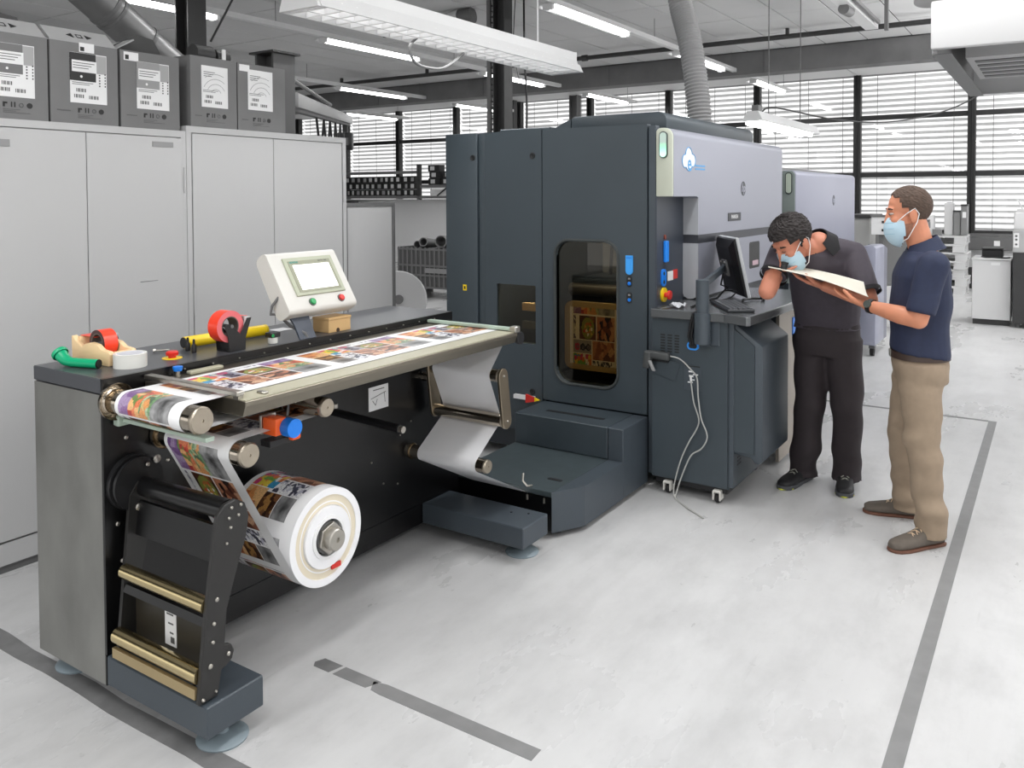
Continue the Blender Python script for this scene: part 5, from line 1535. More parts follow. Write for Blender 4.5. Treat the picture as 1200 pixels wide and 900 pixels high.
# ------------------------------------------------------------------ wheeled operator counter beside the press
OC = thing('operator_counter', 'slate wheeled counter cabinet with steel worktop beside the press', 'cabinet', (5.0, 1.65, 0))
CX = 4.40
MB().box(CX + 0.01, 1.487, 0.085, 5.20, 1.93, 1.005).build('body', SLATE, OC, smooth=0)
MB().box(CX, 1.495, 0.09, CX + 0.01, 1.938, 1.003, 0.002, 1).build('front_panel', SLATE, OC, smooth=0)
MB().box(CX + 0.004, 1.462, 0.10, CX + 0.07, 1.488, 1.0, 0.003, 1).build('corner_strip', SLATE2, OC, smooth=0)
MB().prism([(CX - 0.04, 1.93), (CX - 0.04, 1.50), (CX - 0.10, 1.36), (CX - 0.08, 1.345), (5.72, 1.30), (5.72, 1.83), (4.86, 1.83), (4.86, 1.93)], 'XY', 1.007, 1.056, 0.004, 1).build('worktop', pm('steel_worktop', (112, 115, 117), 0.26, 0.6, var=0.06, scale=5), OC, smooth=0)
MB().box(5.205, 1.44, 0.03, 5.72, 1.46, 1.0).build('side_skirt', pm('beige_panel', (150, 142, 132), 0.5), OC, smooth=0)
MB().box(5.205, 1.46, 0.10, 5.70, 1.82, 1.0).build('rear_body', SLATE_DARK, OC, smooth=0)
MB().box(CX + 0.02, 1.50, 0.055, 5.15, 1.92, 0.085).build('under_frame', BLACK_PL, OC, smooth=0)
# side guard: bent cover with a sloping shoulder
gd = [(1.486, 0.995), (1.455, 0.995), (1.31, 0.885), (1.31, 0.262), (1.325, 0.248), (1.352, 0.248), (1.372, 0.275), (1.486, 0.285)]
MB().prism(gd, 'YZ', CX + 0.025, 4.93, 0.008, 2).build('side_guard', SLATE2, OC, smooth=30)
MB().prism([(1.486, 0.97), (1.46, 0.97), (1.352, 0.885), (1.352, 0.30), (1.486, 0.30)], 'YZ', CX + 0.012, CX + 0.026).build('guard_inner_face', SLATE, OC, smooth=0)
MB().box(CX + 0.08, 1.470, 0.09, 5.2, 1.486, 0.28).build('guard_skirt', SLATE, OC, smooth=0)
for i in range(4):
    for j in range(4):
        MB().box(4.47 + 0.025 * j, 1.4685, 0.20 + 0.02 * i, 4.485 + 0.025 * j, 1.470, 0.21 + 0.02 * i).build('vent_hole', INK, OC, smooth=0)
# pole socket on the front
sk = MB().box(CX - 0.012, 1.535, 0.87, CX, 1.70, 1.03, 0.006, 1).build('socket_plate', SLATE2, OC, smooth=0)
MB().lathe([(0.044, 0.0), (0.044, 0.17), (0.038, 0.17), (0.038, 0.0)], (CX - 0.045, 1.62, 0.885), (0, 0, 1), 24).build('socket_sleeve', SLATE2, sk)
MB().lathe([(0.0, 0.015), (0.038, 0.015)], (CX - 0.045, 1.62, 0.885), (0, 0, 1), 20).build('socket_bore', INK, sk)
for c in range(3):
    for q in range(7):
        MB().box(CX - 0.001, 1.772 + c * 0.042, 0.81 + q * 0.0155, CX, 1.80 + c * 0.042, 0.818 + q * 0.0155).build('vent_slot', INK, OC, smooth=0)
bg_ = MB().prism(rrect(1.655, 0.836, 1.725, 0.884, 0.023), 'YZ', CX - 0.006, CX).build('cable_port', pm('latch_blue3', (50, 140, 225), 0.35), OC, smooth=0)
MB().prism(rrect(1.666, 0.846, 1.714, 0.874, 0.013), 'YZ', CX - 0.007, CX - 0.006).build('port_opening', INK, bg_, smooth=0)
for y in (1.70, 1.685):
    MB().tube([(CX - 0.008, y, 0.865), (CX - 0.03, y + 0.005, 0.92), (CX - 0.04, y - 0.01, 0.99), (CX - 0.052, y - 0.03, 1.045), (CX - 0.02, y - 0.05, 1.062)], 0.008, 8).build('port_cable', BLACK_PL, OC)
sp_ = MB().box(CX - 0.003, 1.642, 0.61, CX, 1.742, 0.75, 0.001, 1).build('socket_flap', SLATE2, OC, smooth=0)
MB().box(CX - 0.0045, 1.65, 0.742, CX - 0.003, 1.735, 0.748).build('flap_slot', INK, sp_, smooth=0)
for (y, z, w_, h_) in ((1.70, 0.715, 0.03, 0.008), (1.675, 0.70, 0.03, 0.006), (1.70, 0.69, 0.025, 0.01), (1.69, 0.67, 0.02, 0.006), (1.705, 0.655, 0.03, 0.007)):
    MB().box(CX - 0.004, y - w_ / 2, z - h_ / 2, CX - 0.003, y + w_ / 2, z + h_ / 2).build('flap_print', LABELW, sp_, smooth=0)
MB().obox((CX - 0.004, 1.845, 0.715), (0.004, 0, 0), (0, 0.065, 0.016), (0, -0.014, 0.05), 0.002, 1).build('scanner_pocket', SLATE, OC, smooth=0)
for x, y in ((4.45, 1.83), (4.45, 1.54), (5.1, 1.54), (5.1, 1.83)):
    cs_ = MB().lathe([(0.0, 0.0), (0.024, 0.0), (0.027, 0.004), (0.027, 0.018), (0.024, 0.022), (0.0, 0.022)], (x - 0.03, y - 0.0, 0.0275), (0.25, 1, 0), 20).build('caster_wheel', RUBBER, OC)
    MB().box(x - 0.065, y - 0.012, 0.02, x - 0.0, y - 0.003, 0.072, 0.004, 1).build('caster_fork', WHITE_PL, cs_, smooth=0)
    MB().box(x - 0.065, y + 0.026, 0.02, x - 0.0, y + 0.035, 0.072, 0.004, 1).build('caster_fork', WHITE_PL, cs_, smooth=0)
    MB().box(x - 0.06, y - 0.012, 0.06, x - 0.005, y + 0.035, 0.075, 0.004, 1).build('caster_yoke', WHITE_PL, cs_, smooth=0)
tag(MB().box(5.5, 1.432, 0.78, 5.56, 1.440, 0.9, 0.002, 1).build('blue_handle', BLUE), 'blue handle strip at the far end of the counter side', 'handle')

# monitor on its pole arm
MN = thing('monitor', 'black flat monitor seen from behind on a slanted pole arm', 'monitor', (5.1, 1.65, 1.056))
a_ = R(35)
h = Vector((math.cos(a_), math.sin(a_), 0))
ti = R(12)
nv_ = Vector((math.sin(a_), -math.cos(a_), 0))                 # towards the user, horizontal
upv = (Vector((0, 0, 1)) * math.cos(ti) - nv_ * math.sin(ti))
nn = (nv_ * math.cos(ti) + Vector((0, 0, 1)) * math.sin(ti))
Wm, Hm = 0.38, 0.37
P0 = Vector((4.93, 1.54, 1.078))
cen = P0 + h * (Wm / 2) + upv * (Hm / 2)
MB().obox(cen, h * (Wm / 2), upv * (Hm / 2), nn * 0.010, 0.003, 1).build('front_frame', pm('monitor_silver', (188, 190, 192), 0.35), MN, smooth=0)
MB().obox(cen + nn * 0.0106, h * (Wm / 2 - 0.018), upv * (Hm / 2 - 0.018), nn * 0.0008).build('screen', pm('screen_dark', (40, 48, 60), 0.15), MN, smooth=0)
vs = []
k1, k2 = 0.96, 0.62
ring1 = [(-1, -1), (1, -1), (1, 1), (-1, 1)]
for kk, dep in ((0.98, 0.010), (0.95, 0.022), (0.72, 0.05)):
    vs += [cen + h * (x * Wm / 2 * kk) + upv * (y * Hm / 2 * kk) - nn * dep for x, y in ring1]
fs = [(r_ * 4 + i, r_ * 4 + (i + 1) % 4, r_ * 4 + 4 + (i + 1) % 4, r_ * 4 + 4 + i) for r_ in range(2) for i in range(4)] + [(8, 9, 10, 11)]
MB().add(vs, fs).build('back_shell', BLACK_PL, MN, smooth=0)
bk = cen - nn * 0.055
ve = MB().obox(bk, h * 0.05, upv * 0.05, nn * 0.008, 0.002, 1).build('mount_plate', MIDSTEEL, MN, smooth=0)
for x, y in ring1:
    MB().cyl(bk + h * (0.038 * x) + upv * (0.038 * y) - nn * 0.008, bk + h * (0.038 * x) + upv * (0.038 * y) - nn * 0.013, 0.006, n=10).build('mount_screw', STEEL, ve)
pt = Vector((CX - 0.045, 1.62, 1.235))
MB().cyl((CX - 0.045, 1.62, 0.905), pt, 0.036, n=24).build('pole', SLATE2, MN)
aa, bb = pt + Vector((0, 0, -0.03)), bk - nn * 0.01
dd = (bb - aa)
sd = dd.normalized().cross(Vector((0, 0, 1))).normalized()
MB().obox((aa + bb) / 2, dd / 2, sd * 0.012, sd.cross(dd.normalized()) * 0.022, 0.004, 1).build('arm', SLATE2, MN, smooth=0)
MB().lathe([(0.0, -0.012), (0.022, -0.012), (0.022, 0.012), (0.0, 0.012)], bb, sd, 18).build('arm_joint', STEEL, MN)
MB().tube([bk - upv * 0.03 - nn * 0.02, bk - upv * 0.1 - nn * 0.05, Vector((5.0, 1.70, 1.13)), Vector((4.9, 1.73, 1.07)), Vector((4.7, 1.76, 1.062)), Vector((4.5, 1.74, 1.062))], 0.006, 8).build('monitor_lead', BLACK_PL, MN)
MB().tube([bk - upv * 0.05 - nn * 0.02, bk - upv * 0.14 - nn * 0.03, Vector((5.08, 1.66, 1.10)), Vector((5.0, 1.68, 1.063)), Vector((4.75, 1.70, 1.062))], 0.005, 8).build('monitor_lead', BLACK_PL, MN)
t = thing('headset', 'small black cable clip with pads lying under the monitor corner', 'accessory', (5.0, 1.52, 1.056))
MB().tube([(4.86, 1.56, 1.0645), (4.93, 1.58, 1.067), (5.02, 1.55, 1.067), (5.05, 1.50, 1.066), (4.98, 1.47, 1.0645)], 0.007, 8).build('headset_band', BLACK_PL, t)
MB().sphere((5.05, 1.50, 1.070), 0.014, 12).build('headset_pad', BLACK_PL, t)
# keyboard
kb = thing('keyboard', 'dark grey computer keyboard lying on the steel worktop', 'keyboard', (4.66, 1.56, 1.057))
ka = R(33)
kx, ky = Vector((math.cos(ka), math.sin(ka), 0)), Vector((-math.sin(ka), math.cos(ka), 0))
kc = Vector((4.62, 1.545, 1.0655))
MB().obox(kc, kx * 0.20, ky * 0.075, Vector((0, 0, 0.008)), 0.004, 1).build('keyboard_body', pm('keyboard_dark', (52, 54, 58), 0.5), kb, smooth=0)
KEY = pm('key_grey', (92, 94, 98), 0.5)
k0 = None
for r_ in range(5):
    for c in range(14):
        p = kc + kx * (-0.178 + 0.0265 * c + 0.004 * (r_ % 2)) + ky * (0.052 - 0.026 * r_) + Vector((0, 0, 0.011))
        if k0 is None:
            k0 = MB().obox((0, 0, 0), kx * 0.0115, ky * 0.0105, (0, 0, 0.004)).build('key', KEY, None, smooth=0, origin=(0, 0, 0))
            q = k0
        else:
            q = k0.copy()
            COL.objects.link(q)
        q.parent = kb
        q.location = p - WL[kb.name]
t = thing('crumpled_wrap', 'crumpled clear plastic wrap on the worktop beside the press', 'wrap', (4.47, 1.80, 1.057))
mb = MB()
r_ = random.Random(3)
gx = 7
vs = [(4.42 + 0.016 * i + r_.uniform(-.005, .005), 1.77 + 0.012 * j + r_.uniform(-.004, .004), 1.060 + r_.uniform(0, 0.028)) for i in range(gx) for j in range(gx)]
fs = [(i * gx + j, (i + 1) * gx + j, (i + 1) * gx + j + 1, i * gx + j + 1) for i in range(gx - 1) for j in range(gx - 1)]
mb.add(vs, fs).build('foil', pm('crumpled_plastic', (190, 192, 196), 0.15), t, smooth=0)
MB().tube([(4.46, 1.82, 1.065), (4.40, 1.85, 1.062), (4.37, 1.87, 1.059)], 0.003, 6).build('foil_tail', MIDSTEEL, t)

# barcode scanner hanging on the counter front, with its grey lead
BS = thing('barcode_scanner', 'grey pistol barcode scanner holstered on the counter front', 'scanner', (4.36, 1.88, 0.7))
SG = pm('scanner_grey', (66, 68, 68), 0.45)
MB().obox((4.365, 1.875, 0.793), (0.022, 0, 0), (0, 0.062, 0.002), (0, 0, 0.022), 0.012, 3).build('scanner_barrel', SG, BS)
MB().obox((4.362, 1.945, 0.765), (0.026, 0, 0), (0, 0.022, 0.0), (0, -0.006, 0.050), 0.012, 3).build('scanner_head', SG, BS)
MB().obox((4.345, 1.915, 0.735), (0.008, 0, 0), (0, 0.010, 0), (0, 0.014, 0.03), 0.004, 2).build('scanner_trigger', LABELG, BS)
MB().obox((4.388, 1.88, 0.77), (0.012, 0, 0), (0, 0.05, 0), (0, 0, 0.016)).build('scanner_cradle', BLACK_PL, BS, smooth=0)
def smooth_pts(P, m=8):
    P = [Vector(p) for p in P]
    out = []
    for i in range(len(P) - 1):
        p0, p1, p2, p3 = P[max(0, i - 1)], P[i], P[i + 1], P[min(len(P) - 1, i + 2)]
        for k in range(m):
            t_ = k / m
            out.append(0.5 * ((2 * p1) + (p2 - p0) * t_ + (2 * p0 - 5 * p1 + 4 * p2 - p3) * t_ ** 2 + (3 * p1 - p0 - 3 * p2 + p3) * t_ ** 3))
    return out + [P[-1]]
LEAD = pm('grey_lead', (172, 172, 168), 0.5)
pa = [(4.365, 1.81, 0.795), (4.36, 1.75, 0.785), (4.362, 1.69, 0.735), (4.366, 1.655, 0.69), (4.366, 1.648, 0.59), (4.365, 1.63, 0.47), (4.364, 1.60, 0.40), (4.364, 1.598, 0.355), (4.364, 1.63, 0.30), (4.364, 1.69, 0.25), (4.364, 1.745, 0.12), (4.36, 1.77, 0.035), (4.34, 1.77, 0.006), (4.27, 1.69, 0.005), (4.20, 1.60, 0.005), (4.155, 1.545, 0.005), (4.165, 1.55, 0.005), (4.24, 1.66, 0.005), (4.33, 1.755, 0.005), (4.365, 1.79, 0.03), (4.37, 1.78, 0.11), (4.37, 1.745, 0.23), (4.37, 1.70, 0.33), (4.37, 1.66, 0.40), (4.37, 1.645, 0.46), (4.372, 1.675, 0.55), (4.376, 1.69, 0.64), (4.38, 1.695, 0.665)]
MB().tube(smooth_pts(pa), 0.004, 8).build('scanner_lead', LEAD, BS)
MB().cyl((4.384, 1.695, 0.658), (4.384, 1.698, 0.69), 0.006, n=10).build('lead_plug', LABELW, BS)

# ------------------------------------------------------------------ second press beyond the first
SP = thing('digital_press', 'second press farther back with lavender side panel and unlit lamp', 'printing press', (8.5, 2.4, 0))
SIL2 = pm('lavender_panel_far', (156, 158, 174), 0.35, 0.15)
MB().box(7.14, 1.94, 0.05, 9.4, 3.3, 1.80, 0.01).build('body', SLATE_DARK, SP, smooth=30)
MB().box(7.2, 2.0, 1.80, 9.3, 3.0, 1.93).build('roof_box', pm('far_roof_grey', (120, 120, 118), 0.5), SP, smooth=0)
MB().box(7.13, 1.96, 1.62, 7.14, 3.28, 1.63).build('panel_gap', INK, SP, smooth=0)
hs_ = [(1.94, 0.95), (1.94, 1.90)] + [(1.835 + 0.04 - 0.04 * math.sin(R(a)), 1.86 + 0.04 * math.cos(R(a))) for a in range(0, 91, 15)] + [(1.835, 0.95)]
MB().prism([(1.955, 0.95), (1.955, 1.90)] + hs_[2:], 'YZ', 7.11, 9.5, 0.012, 2).build('side_hood', SIL2, SP, smooth=30)
MB().prism([(1.945, 0.96), (1.945, 1.895)] + [(y + 0.006 if y < 1.86 else y, z - 0.005) for y, z in hs_[2:]], 'YZ', 7.098, 7.11).build('hood_end', pm('far_hood_end', (140, 150, 146), 0.4), SP, smooth=0)
lr = MB().prism(rrect(1.862, 1.70, 1.92, 1.885, 0.028), 'YZ', 7.09, 7.10).build('status_lamp_rim', pm('lamp_rim', (70, 78, 76), 0.4), SP, smooth=0)
MB().prism(rrect(1.87, 1.71, 1.912, 1.875, 0.02), 'YZ', 7.084, 7.09).build('status_light', pm('unlit_lamp', (190, 200, 185), 0.35), lr, smooth=0)
em = MB().cyl((8.50, 1.8335, 1.64), (8.50, 1.835, 1.64), 0.05, n=30).build('round_emblem', pm('emblem_dark', (52, 56, 66), 0.4), SP)
text_mb('hp', 0.082, (8.50, 1.833, 1.643), (1, 0, 0), (0, 0, 1), 0.0006, 0.002, 0.25).build('emblem_letters', SIL2, em, smooth=0)
MB().box(9.5, 1.85, 1.52, 9.56, 1.93, 1.60, 0.004, 1).build('side_clip', LABELW, SP, smooth=0)
MB().box(7.14, 1.90, 0.05, 9.4, 1.94, 0.95).build('lower_panel', SLATE, SP, smooth=0)
gx0, gx1 = 9.25, 9.95
gdp = [(1.75, 0.12), (1.75, 1.10), (1.725, 1.145), (1.70, 1.155), (1.60, 1.16), (1.575, 1.14), (1.575, 0.12)]
MB().prism(gdp, 'YZ', gx0, gx0 + 0.5, 0.01, 2).build('guard_panel', SIL2, SP, smooth=30)
MB().prism([(gx0 + 0.5, 0.12), (gx1, 0.12), (gx1, 0.95), (gx0 + 0.72, 1.10), (gx0 + 0.5, 1.15)], 'XZ', 1.58, 1.74).build('guard_flank', pm('guard_flank_grey', (120, 122, 134), 0.4), SP, smooth=0)
MB().lathe([(0.0, -0.02), (0.05, -0.02), (0.05, 0.02), (0.0, 0.02)], (gx0 + 0.1, 1.62, 0.052), (0, 1, 0), 18).build('caster_wheel', RUBBER, SP)
MB().box(gx0 + 0.06, 1.59, 0.08, gx0 + 0.14, 1.65, 0.125).build('caster_fork', MIDSTEEL, SP, smooth=0)

# ------------------------------------------------------------------ far right: machines, pallets, printers
def simple(name, label, cat, boxes, loc, group=None):
    t = thing(name, label, cat, loc, group)
    for nm, b, m, bev in boxes:
        MB().box(*b, bev, 1).build(nm, m, t, smooth=0)
    return t
WG = pm('far_white_enamel', (214, 214, 214), 0.45)
MG = pm('far_mid_grey', (128, 128, 128), 0.5)
simple('white_cabinet', 'white cabinet on dark plinth right of the pallet stack', 'cabinet', [
    ('body', (12.34, 0.50, 0.07, 12.95, 0.935, 0.84), WG, 0.006), ('worktop', (12.32, 0.49, 0.84, 12.98, 0.945, 0.86), LAMPW, 0.004),
    ('plinth', (12.36, 0.51, 0.0, 12.93, 0.925, 0.07), DARKSTEEL, 0.0), ('handle_slot', (12.33, 0.62, 0.775, 12.34, 0.72, 0.81), LABELW, 0.0)], (12.6, 0.7, 0))
simple('label_printer', 'small black desktop printer on the white cabinet', 'printer', [
    ('body', (12.55, 0.60, 0.861, 12.85, 0.84, 0.965), BLACK_PL, 0.01), ('lid', (12.54, 0.595, 0.965, 12.86, 0.845, 0.985), DARKSTEEL, 0.006)], (12.7, 0.7, 0.861))
cable('power_cable', [(12.5, 0.84, 0.872), (12.42, 0.78, 0.868), (12.46, 0.70, 0.868), (12.40, 0.60, 0.868), (12.5, 0.52, 0.868)], 0.008, BLACK_PL, 'black lead curled in front of the small desktop printer')
t = simple('copier', 'tall dark grey copier with pale head at the right picture edge', 'copier', [
    ('lower_body', (12.2, -0.25, 0.06, 12.9, 0.475, 0.955), DARKSTEEL, 0.006), ('head', (12.18, -0.25, 0.955, 12.9, 0.48, 1.24), pm('copier_head', (168, 168, 168), 0.45), 0.01),
    ('top_unit', (12.25, -0.2, 1.24, 12.8, 0.47, 1.46), LAMPW, 0.01), ('control_plate', (12.172, 0.41, 1.02, 12.18, 0.47, 1.20), LABELW, 0.0)], (12.5, 0.1, 0))
for k, z in enumerate((1.165, 1.12, 1.06)):
    MB().cyl((12.171, 0.44, z), (12.166, 0.44, z), 0.014, n=12).build('knob', INKG, t)
for k in range(2):
    MB().obox((12.3 + 0.0 * k, 0.40 - 0.06 * k, 1.54), (0.012, 0, 0), (0, 0.008, 0.0), (0, 0.04, 0.09)).build('tray_arm', LAMPW, t, smooth=0)
MB().box(12.3, 0.2, 1.46, 12.5, 0.44, 1.50).build('tray_base', LAMPW, t, smooth=0)
for y in (0.42, 0.1):
    MB().cyl((12.3, y, 0.0), (12.3, y, 0.06), 0.03, n=12).build('foot', MIDSTEEL, t)

PLM = pm('pallet_white', (206, 206, 206), 0.6)
proto = thing('pallet', 'white plastic pallet at the bottom of the stack by the windows', 'pallet', (16.1, 1.75, 0), 'white pallets stacked by the windows')
px0, px1, py0, py1 = 15.75, 16.5, 1.29, 2.25
MB().box(px0, py0, 0.105, px1, py1, 0.138, 0.004, 1).build('deck', PLM, proto, smooth=0)
for y in (py0, (py0 + py1) / 2 - 0.09, py1 - 0.18):
    for x in (px0 + 0.005, px1 - 0.165):
        MB().box(x, y + 0.003, 0.02, x + 0.16, y + 0.177, 0.105).build('block', PLM, proto, smooth=0)
    MB().box(px0, y, 0.0, px1, y + 0.18, 0.02).build('runner', PLM, proto, smooth=0)
names = ['second', 'third', 'fourth', 'fifth', 'sixth']
for k in range(6):
    dup(proto, (16.1 + 0.02 * ((k * 3) % 2), 1.75 + 0.02 * ((k * 5) % 3 - 1), 0.1415 * (k + 1)), 'white plastic pallet, %s up from the floor in the stack' % names[k] if k < 5 else 'white plastic pallet, topmost of the stack by the windows')
zp = 0.991
simple('binder', 'pale grey upright box file on the pallets, left of dark pair', 'binder', [('body', (15.95, 1.50, zp, 16.2, 1.635, zp + 0.55), LAMPW, 0.006), ('top_notch', (15.97, 1.53, zp + 0.55, 16.15, 1.60, zp + 0.56), LABELG, 0)], (16.0, 1.57, zp))
simple('binder', 'shorter grey upright box file on the pallets', 'binder', [('body', (15.9, 1.385, zp, 16.2, 1.49, zp + 0.40), MG, 0.006), ('rim', (15.89, 1.38, zp + 0.40, 16.2, 1.495, zp + 0.42), DARKSTEEL, 0)], (16.0, 1.44, zp))
simple('binder', 'taller grey upright box file with white sticker on the pallets', 'binder', [('body', (15.88, 1.285, zp, 16.2, 1.378, zp + 0.50), MG, 0.008), ('sticker', (15.874, 1.30, zp + 0.30, 15.88, 1.355, zp + 0.40), LABELW, 0), ('rim', (15.87, 1.28, zp + 0.50, 16.2, 1.382, zp + 0.525), DARKSTEEL, 0)], (16.0, 1.33, zp))
simple('small_carton', 'white carton on the pallet stack behind the standing man', 'box', [('body', (15.9, 1.80, zp, 16.2, 2.0, zp + 0.33), LABELW, 0.004), ('label', (15.895, 1.84, zp + 0.12, 15.9, 1.94, zp + 0.22), LABELG, 0)], (16.0, 1.9, zp))
simple('small_carton', 'low grey carton in front of the box files on the pallets', 'box', [('body', (15.8, 1.66, zp, 15.88, 1.80, zp + 0.09), MG, 0.003), ('lid', (15.795, 1.655, zp + 0.09, 15.885, 1.805, zp + 0.10), LABELG, 0)], (15.9, 1.73, zp))
# equipment between the men
t = simple('console_unit', 'pale grey tall machine unit behind the bending man', 'machine', [('body', (11.2, 1.98, 0.0, 11.8, 2.22, 1.40), pm('unit_pale', (172, 172, 170), 0.5), 0.006), ('dark_top', (11.15, 1.94, 1.40, 11.85, 2.24, 1.44), DARKSTEEL, 0.004)], (11.5, 2.1, 0))
simple('switch_box', 'small pale switch box beside the tall machine unit', 'box', [('body', (11.0, 1.72, 1.20, 11.15, 1.93, 1.42), LABELW, 0.004), ('stand', (11.05, 1.80, 0.0, 11.1, 1.85, 1.20), MIDSTEEL, 0), ('cover', (10.98, 1.70, 1.42, 11.16, 1.94, 1.44), MIDSTEEL, 0), ('button', (10.99, 1.78, 1.34, 11.0, 1.81, 1.37), INK, 0), ('button', (10.99, 1.78, 1.24, 11.0, 1.81, 1.27), INK, 0)], (11.07, 1.8, 0))
simple('screen_panel', 'mid grey floor screen standing between the two men', 'panel', [('board', (11.4, 1.35, 0.55, 11.44, 1.95, 1.35), MG, 0.004), ('base_board', (11.4, 1.35, 0.02, 11.44, 1.95, 0.53), LABELW, 0.0), ('top_rail', (11.38, 1.33, 1.35, 11.46, 1.97, 1.38), MIDSTEEL, 0), ('foot', (11.25, 1.4, 0.0, 11.6, 1.45, 0.02), MIDSTEEL, 0), ('foot', (11.25, 1.85, 0.0, 11.6, 1.9, 0.02), MIDSTEEL, 0)], (11.4, 1.65, 0))

# ------------------------------------------------------------------ far left: rack of boxes, pallet crate with tubes, reel
RK = thing('wall_rack', 'grey wall rack along the windows holding rows of black boxes', 'rack', (16.1, 14, 0))
MB().box(16.0, 12.0, 1.63, 16.295, 16.6, 1.70).build('rack_shelf', MIDSTEEL, RK, smooth=0)
MB().box(16.05, 13.35, 2.26, 16.15, 16.6, 2.33).build('rack_rail', MIDSTEEL, RK, smooth=0)
for y in (13.25, 16.35):
    MB().box(16.0, y, 1.6, 16.08, y + 0.1, 2.48).build('rack_post', DARKSTEEL, RK, smooth=0)
MB().box(16.0, 12.0, 1.6, 16.08, 12.08, 2.2).build('rack_post', DARKSTEEL, RK, smooth=0)
MB().box(16.0, 12.0, 1.90, 16.29, 13.25, 1.97).build('rack_shelf', MIDSTEEL, RK, smooth=0)
MB().box(16.1, 12.1, 1.71, 16.11, 13.0, 1.86).build('white_sheet', LABELW, RK, smooth=0)
MB().cyl((16.06, 12.75, 1.70), (16.06, 12.45, 1.90), 0.02, n=8).build('rack_brace', DARKSTEEL, RK)
BXM = pm('black_box', (24, 24, 24), 0.5)
rows = ['bottom', 'middle', 'top']
ORD = ['first', 'second', 'third', 'fourth', 'fifth', 'sixth', 'seventh', 'eighth', 'ninth', 'tenth', 'eleventh', 'twelfth', 'thirteenth', 'fourteenth', 'fifteenth', 'sixteenth', 'seventeenth', 'eighteenth', 'nineteenth', 'twentieth']
rr = random.Random(5)
GR = 'small black boxes with white labels on the wall rack'
for r_ in range(3):
    y = 13.42
    n = 0
    rowobs = []
    while y < 16.3:
        w_ = rr.uniform(0.13, 0.24)
        if y + w_ > 16.33:
            break
        z0 = 1.702 + r_ * 0.166
        mb = MB().box(16.02, y, z0, 16.25, y + w_ - 0.012, z0 + 0.16)
        a = y + w_ * rr.uniform(0.15, 0.35)
        mb.mat(1).box(16.016, a, z0 + 0.03, 16.02, a + w_ * rr.uniform(0.35, 0.5), z0 + 0.13)
        o = mb.build('black_box', [BXM, LABELG if rr.random() < 0.3 else pm('label_pale', (190, 190, 190), 0.5)], None, smooth=0)
        rowobs.append(o)
        y += w_
        n += 1
    for q, o in enumerate(reversed(rowobs)):
        tag(o, 'black labelled box, %s from the left in the %s row of the wall rack' % (ORD[q], rows[r_]), 'box', GR)
for k, (y, z, lab) in enumerate(((12.25, 1.971, 'right box of the low'), (12.65, 1.971, 'left box of the low'), (12.2, 2.133, 'right box of the middle'), (12.62, 2.133, 'left box of the middle'), (12.66, 2.295, 'single box of the top'))):
    mb = MB().box(16.02, y, z, 16.25, y + 0.34, z + 0.16).mat(1).box(16.016, y + 0.14, z + 0.03, 16.02, y + 0.27, z + 0.13)
    tag(mb.build('black_box', [BXM, pm('label_pale', (190, 190, 190), 0.5)], None, smooth=0), 'black box in the right end pile of the rack, %s layer' % lab, 'box', 'black boxes in the right end pile of the rack')
tag(MB().box(15.6, 15.2, 1.44, 15.9, 15.9, 1.57, 0.02, 1).build('dark_tray', BLACK_PL), 'dark tray of small parts below the left end of the rack', 'tray')
tt = bpy.data.objects['dark_tray']
tag(MB().box(15.55, 15.1, 0, 15.95, 16.0, 1.44).build('side_shelf', CAB, smooth=0), 'grey cupboard hidden behind the framed panel', 'cupboard')

CR = thing('pallet_crate', 'grey slatted plastic pallet crate full of cardboard tubes', 'crate', (11.2, 8.9, 0))
CG = pm('crate_grey', (112, 112, 112), 0.55)
CGD = pm('crate_recess', (84, 84, 84), 0.6)
x0, x1, y0, y1, z0, z1 = 10.75, 11.55, 8.20, 9.4, 0.16, 0.84
MB().box(x0 + 0.02, y0 + 0.02, z0, x1 - 0.02, y1 - 0.02, z0 + 0.03).build('crate_floor', CG, CR, smooth=0)
for nm, b in (('crate_wall', (x0 + 0.02, y0 + 0.02, z0, x0 + 0.04, y1 - 0.02, z1 - 0.05)), ('crate_wall', (x1 - 0.04, y0 + 0.02, z0, x1 - 0.02, y1 - 0.02, z1)), ('crate_wall', (x0 + 0.04, y0 + 0.02, z0, x1 - 0.04, y0 + 0.04, z1)), ('crate_wall', (x0 + 0.04, y1 - 0.04, z0, x1 - 0.04, y1 - 0.02, z1))):
    MB().box(*b).build(nm, CGD, CR, smooth=0)
for k in range(13):
    y = y0 + k * (y1 - y0 - 0.03) / 12
    MB().box(x0, y, z0, x0 + 0.02, y + 0.03, z1).build('crate_rib', CG, CR, smooth=0)
for k in range(9):
    x = x0 + k * (x1 - x0 - 0.03) / 8
    MB().box(x, y0, z0, x + 0.03, y0 + 0.02, z1).build('crate_rib', CG, CR, smooth=0)
for z in (z0, 0.36, 0.52, z1 - 0.05):
    MB().box(x0 - 0.005, y0, z, x0 + 0.02, y1, z + 0.03).build('crate_band', CG, CR, smooth=0)
    MB().box(x0, y0 - 0.005, z, x1, y0 + 0.02, z + 0.03).build('crate_band', CG, CR, smooth=0)
MB().box(x0 - 0.015, y0 + 0.12, 0.42, x0 - 0.005, y0 + 0.6, 0.50).build('label_holder', LABELG, CR, smooth=0)
for x, y in ((x0 + 0.03, y0 + 0.03), (x0 + 0.03, y1 - 0.15), (x1 - 0.15, y0 + 0.03), (x1 - 0.15, y1 - 0.15), (x0 + 0.03, (y0 + y1) / 2)):
    MB().box(x, y, 0.0, x + 0.12, y + 0.12, z0).build('crate_foot', CGD, CR, smooth=0)
TUB = pm('grey_card_tube', (120, 120, 120), 0.7)
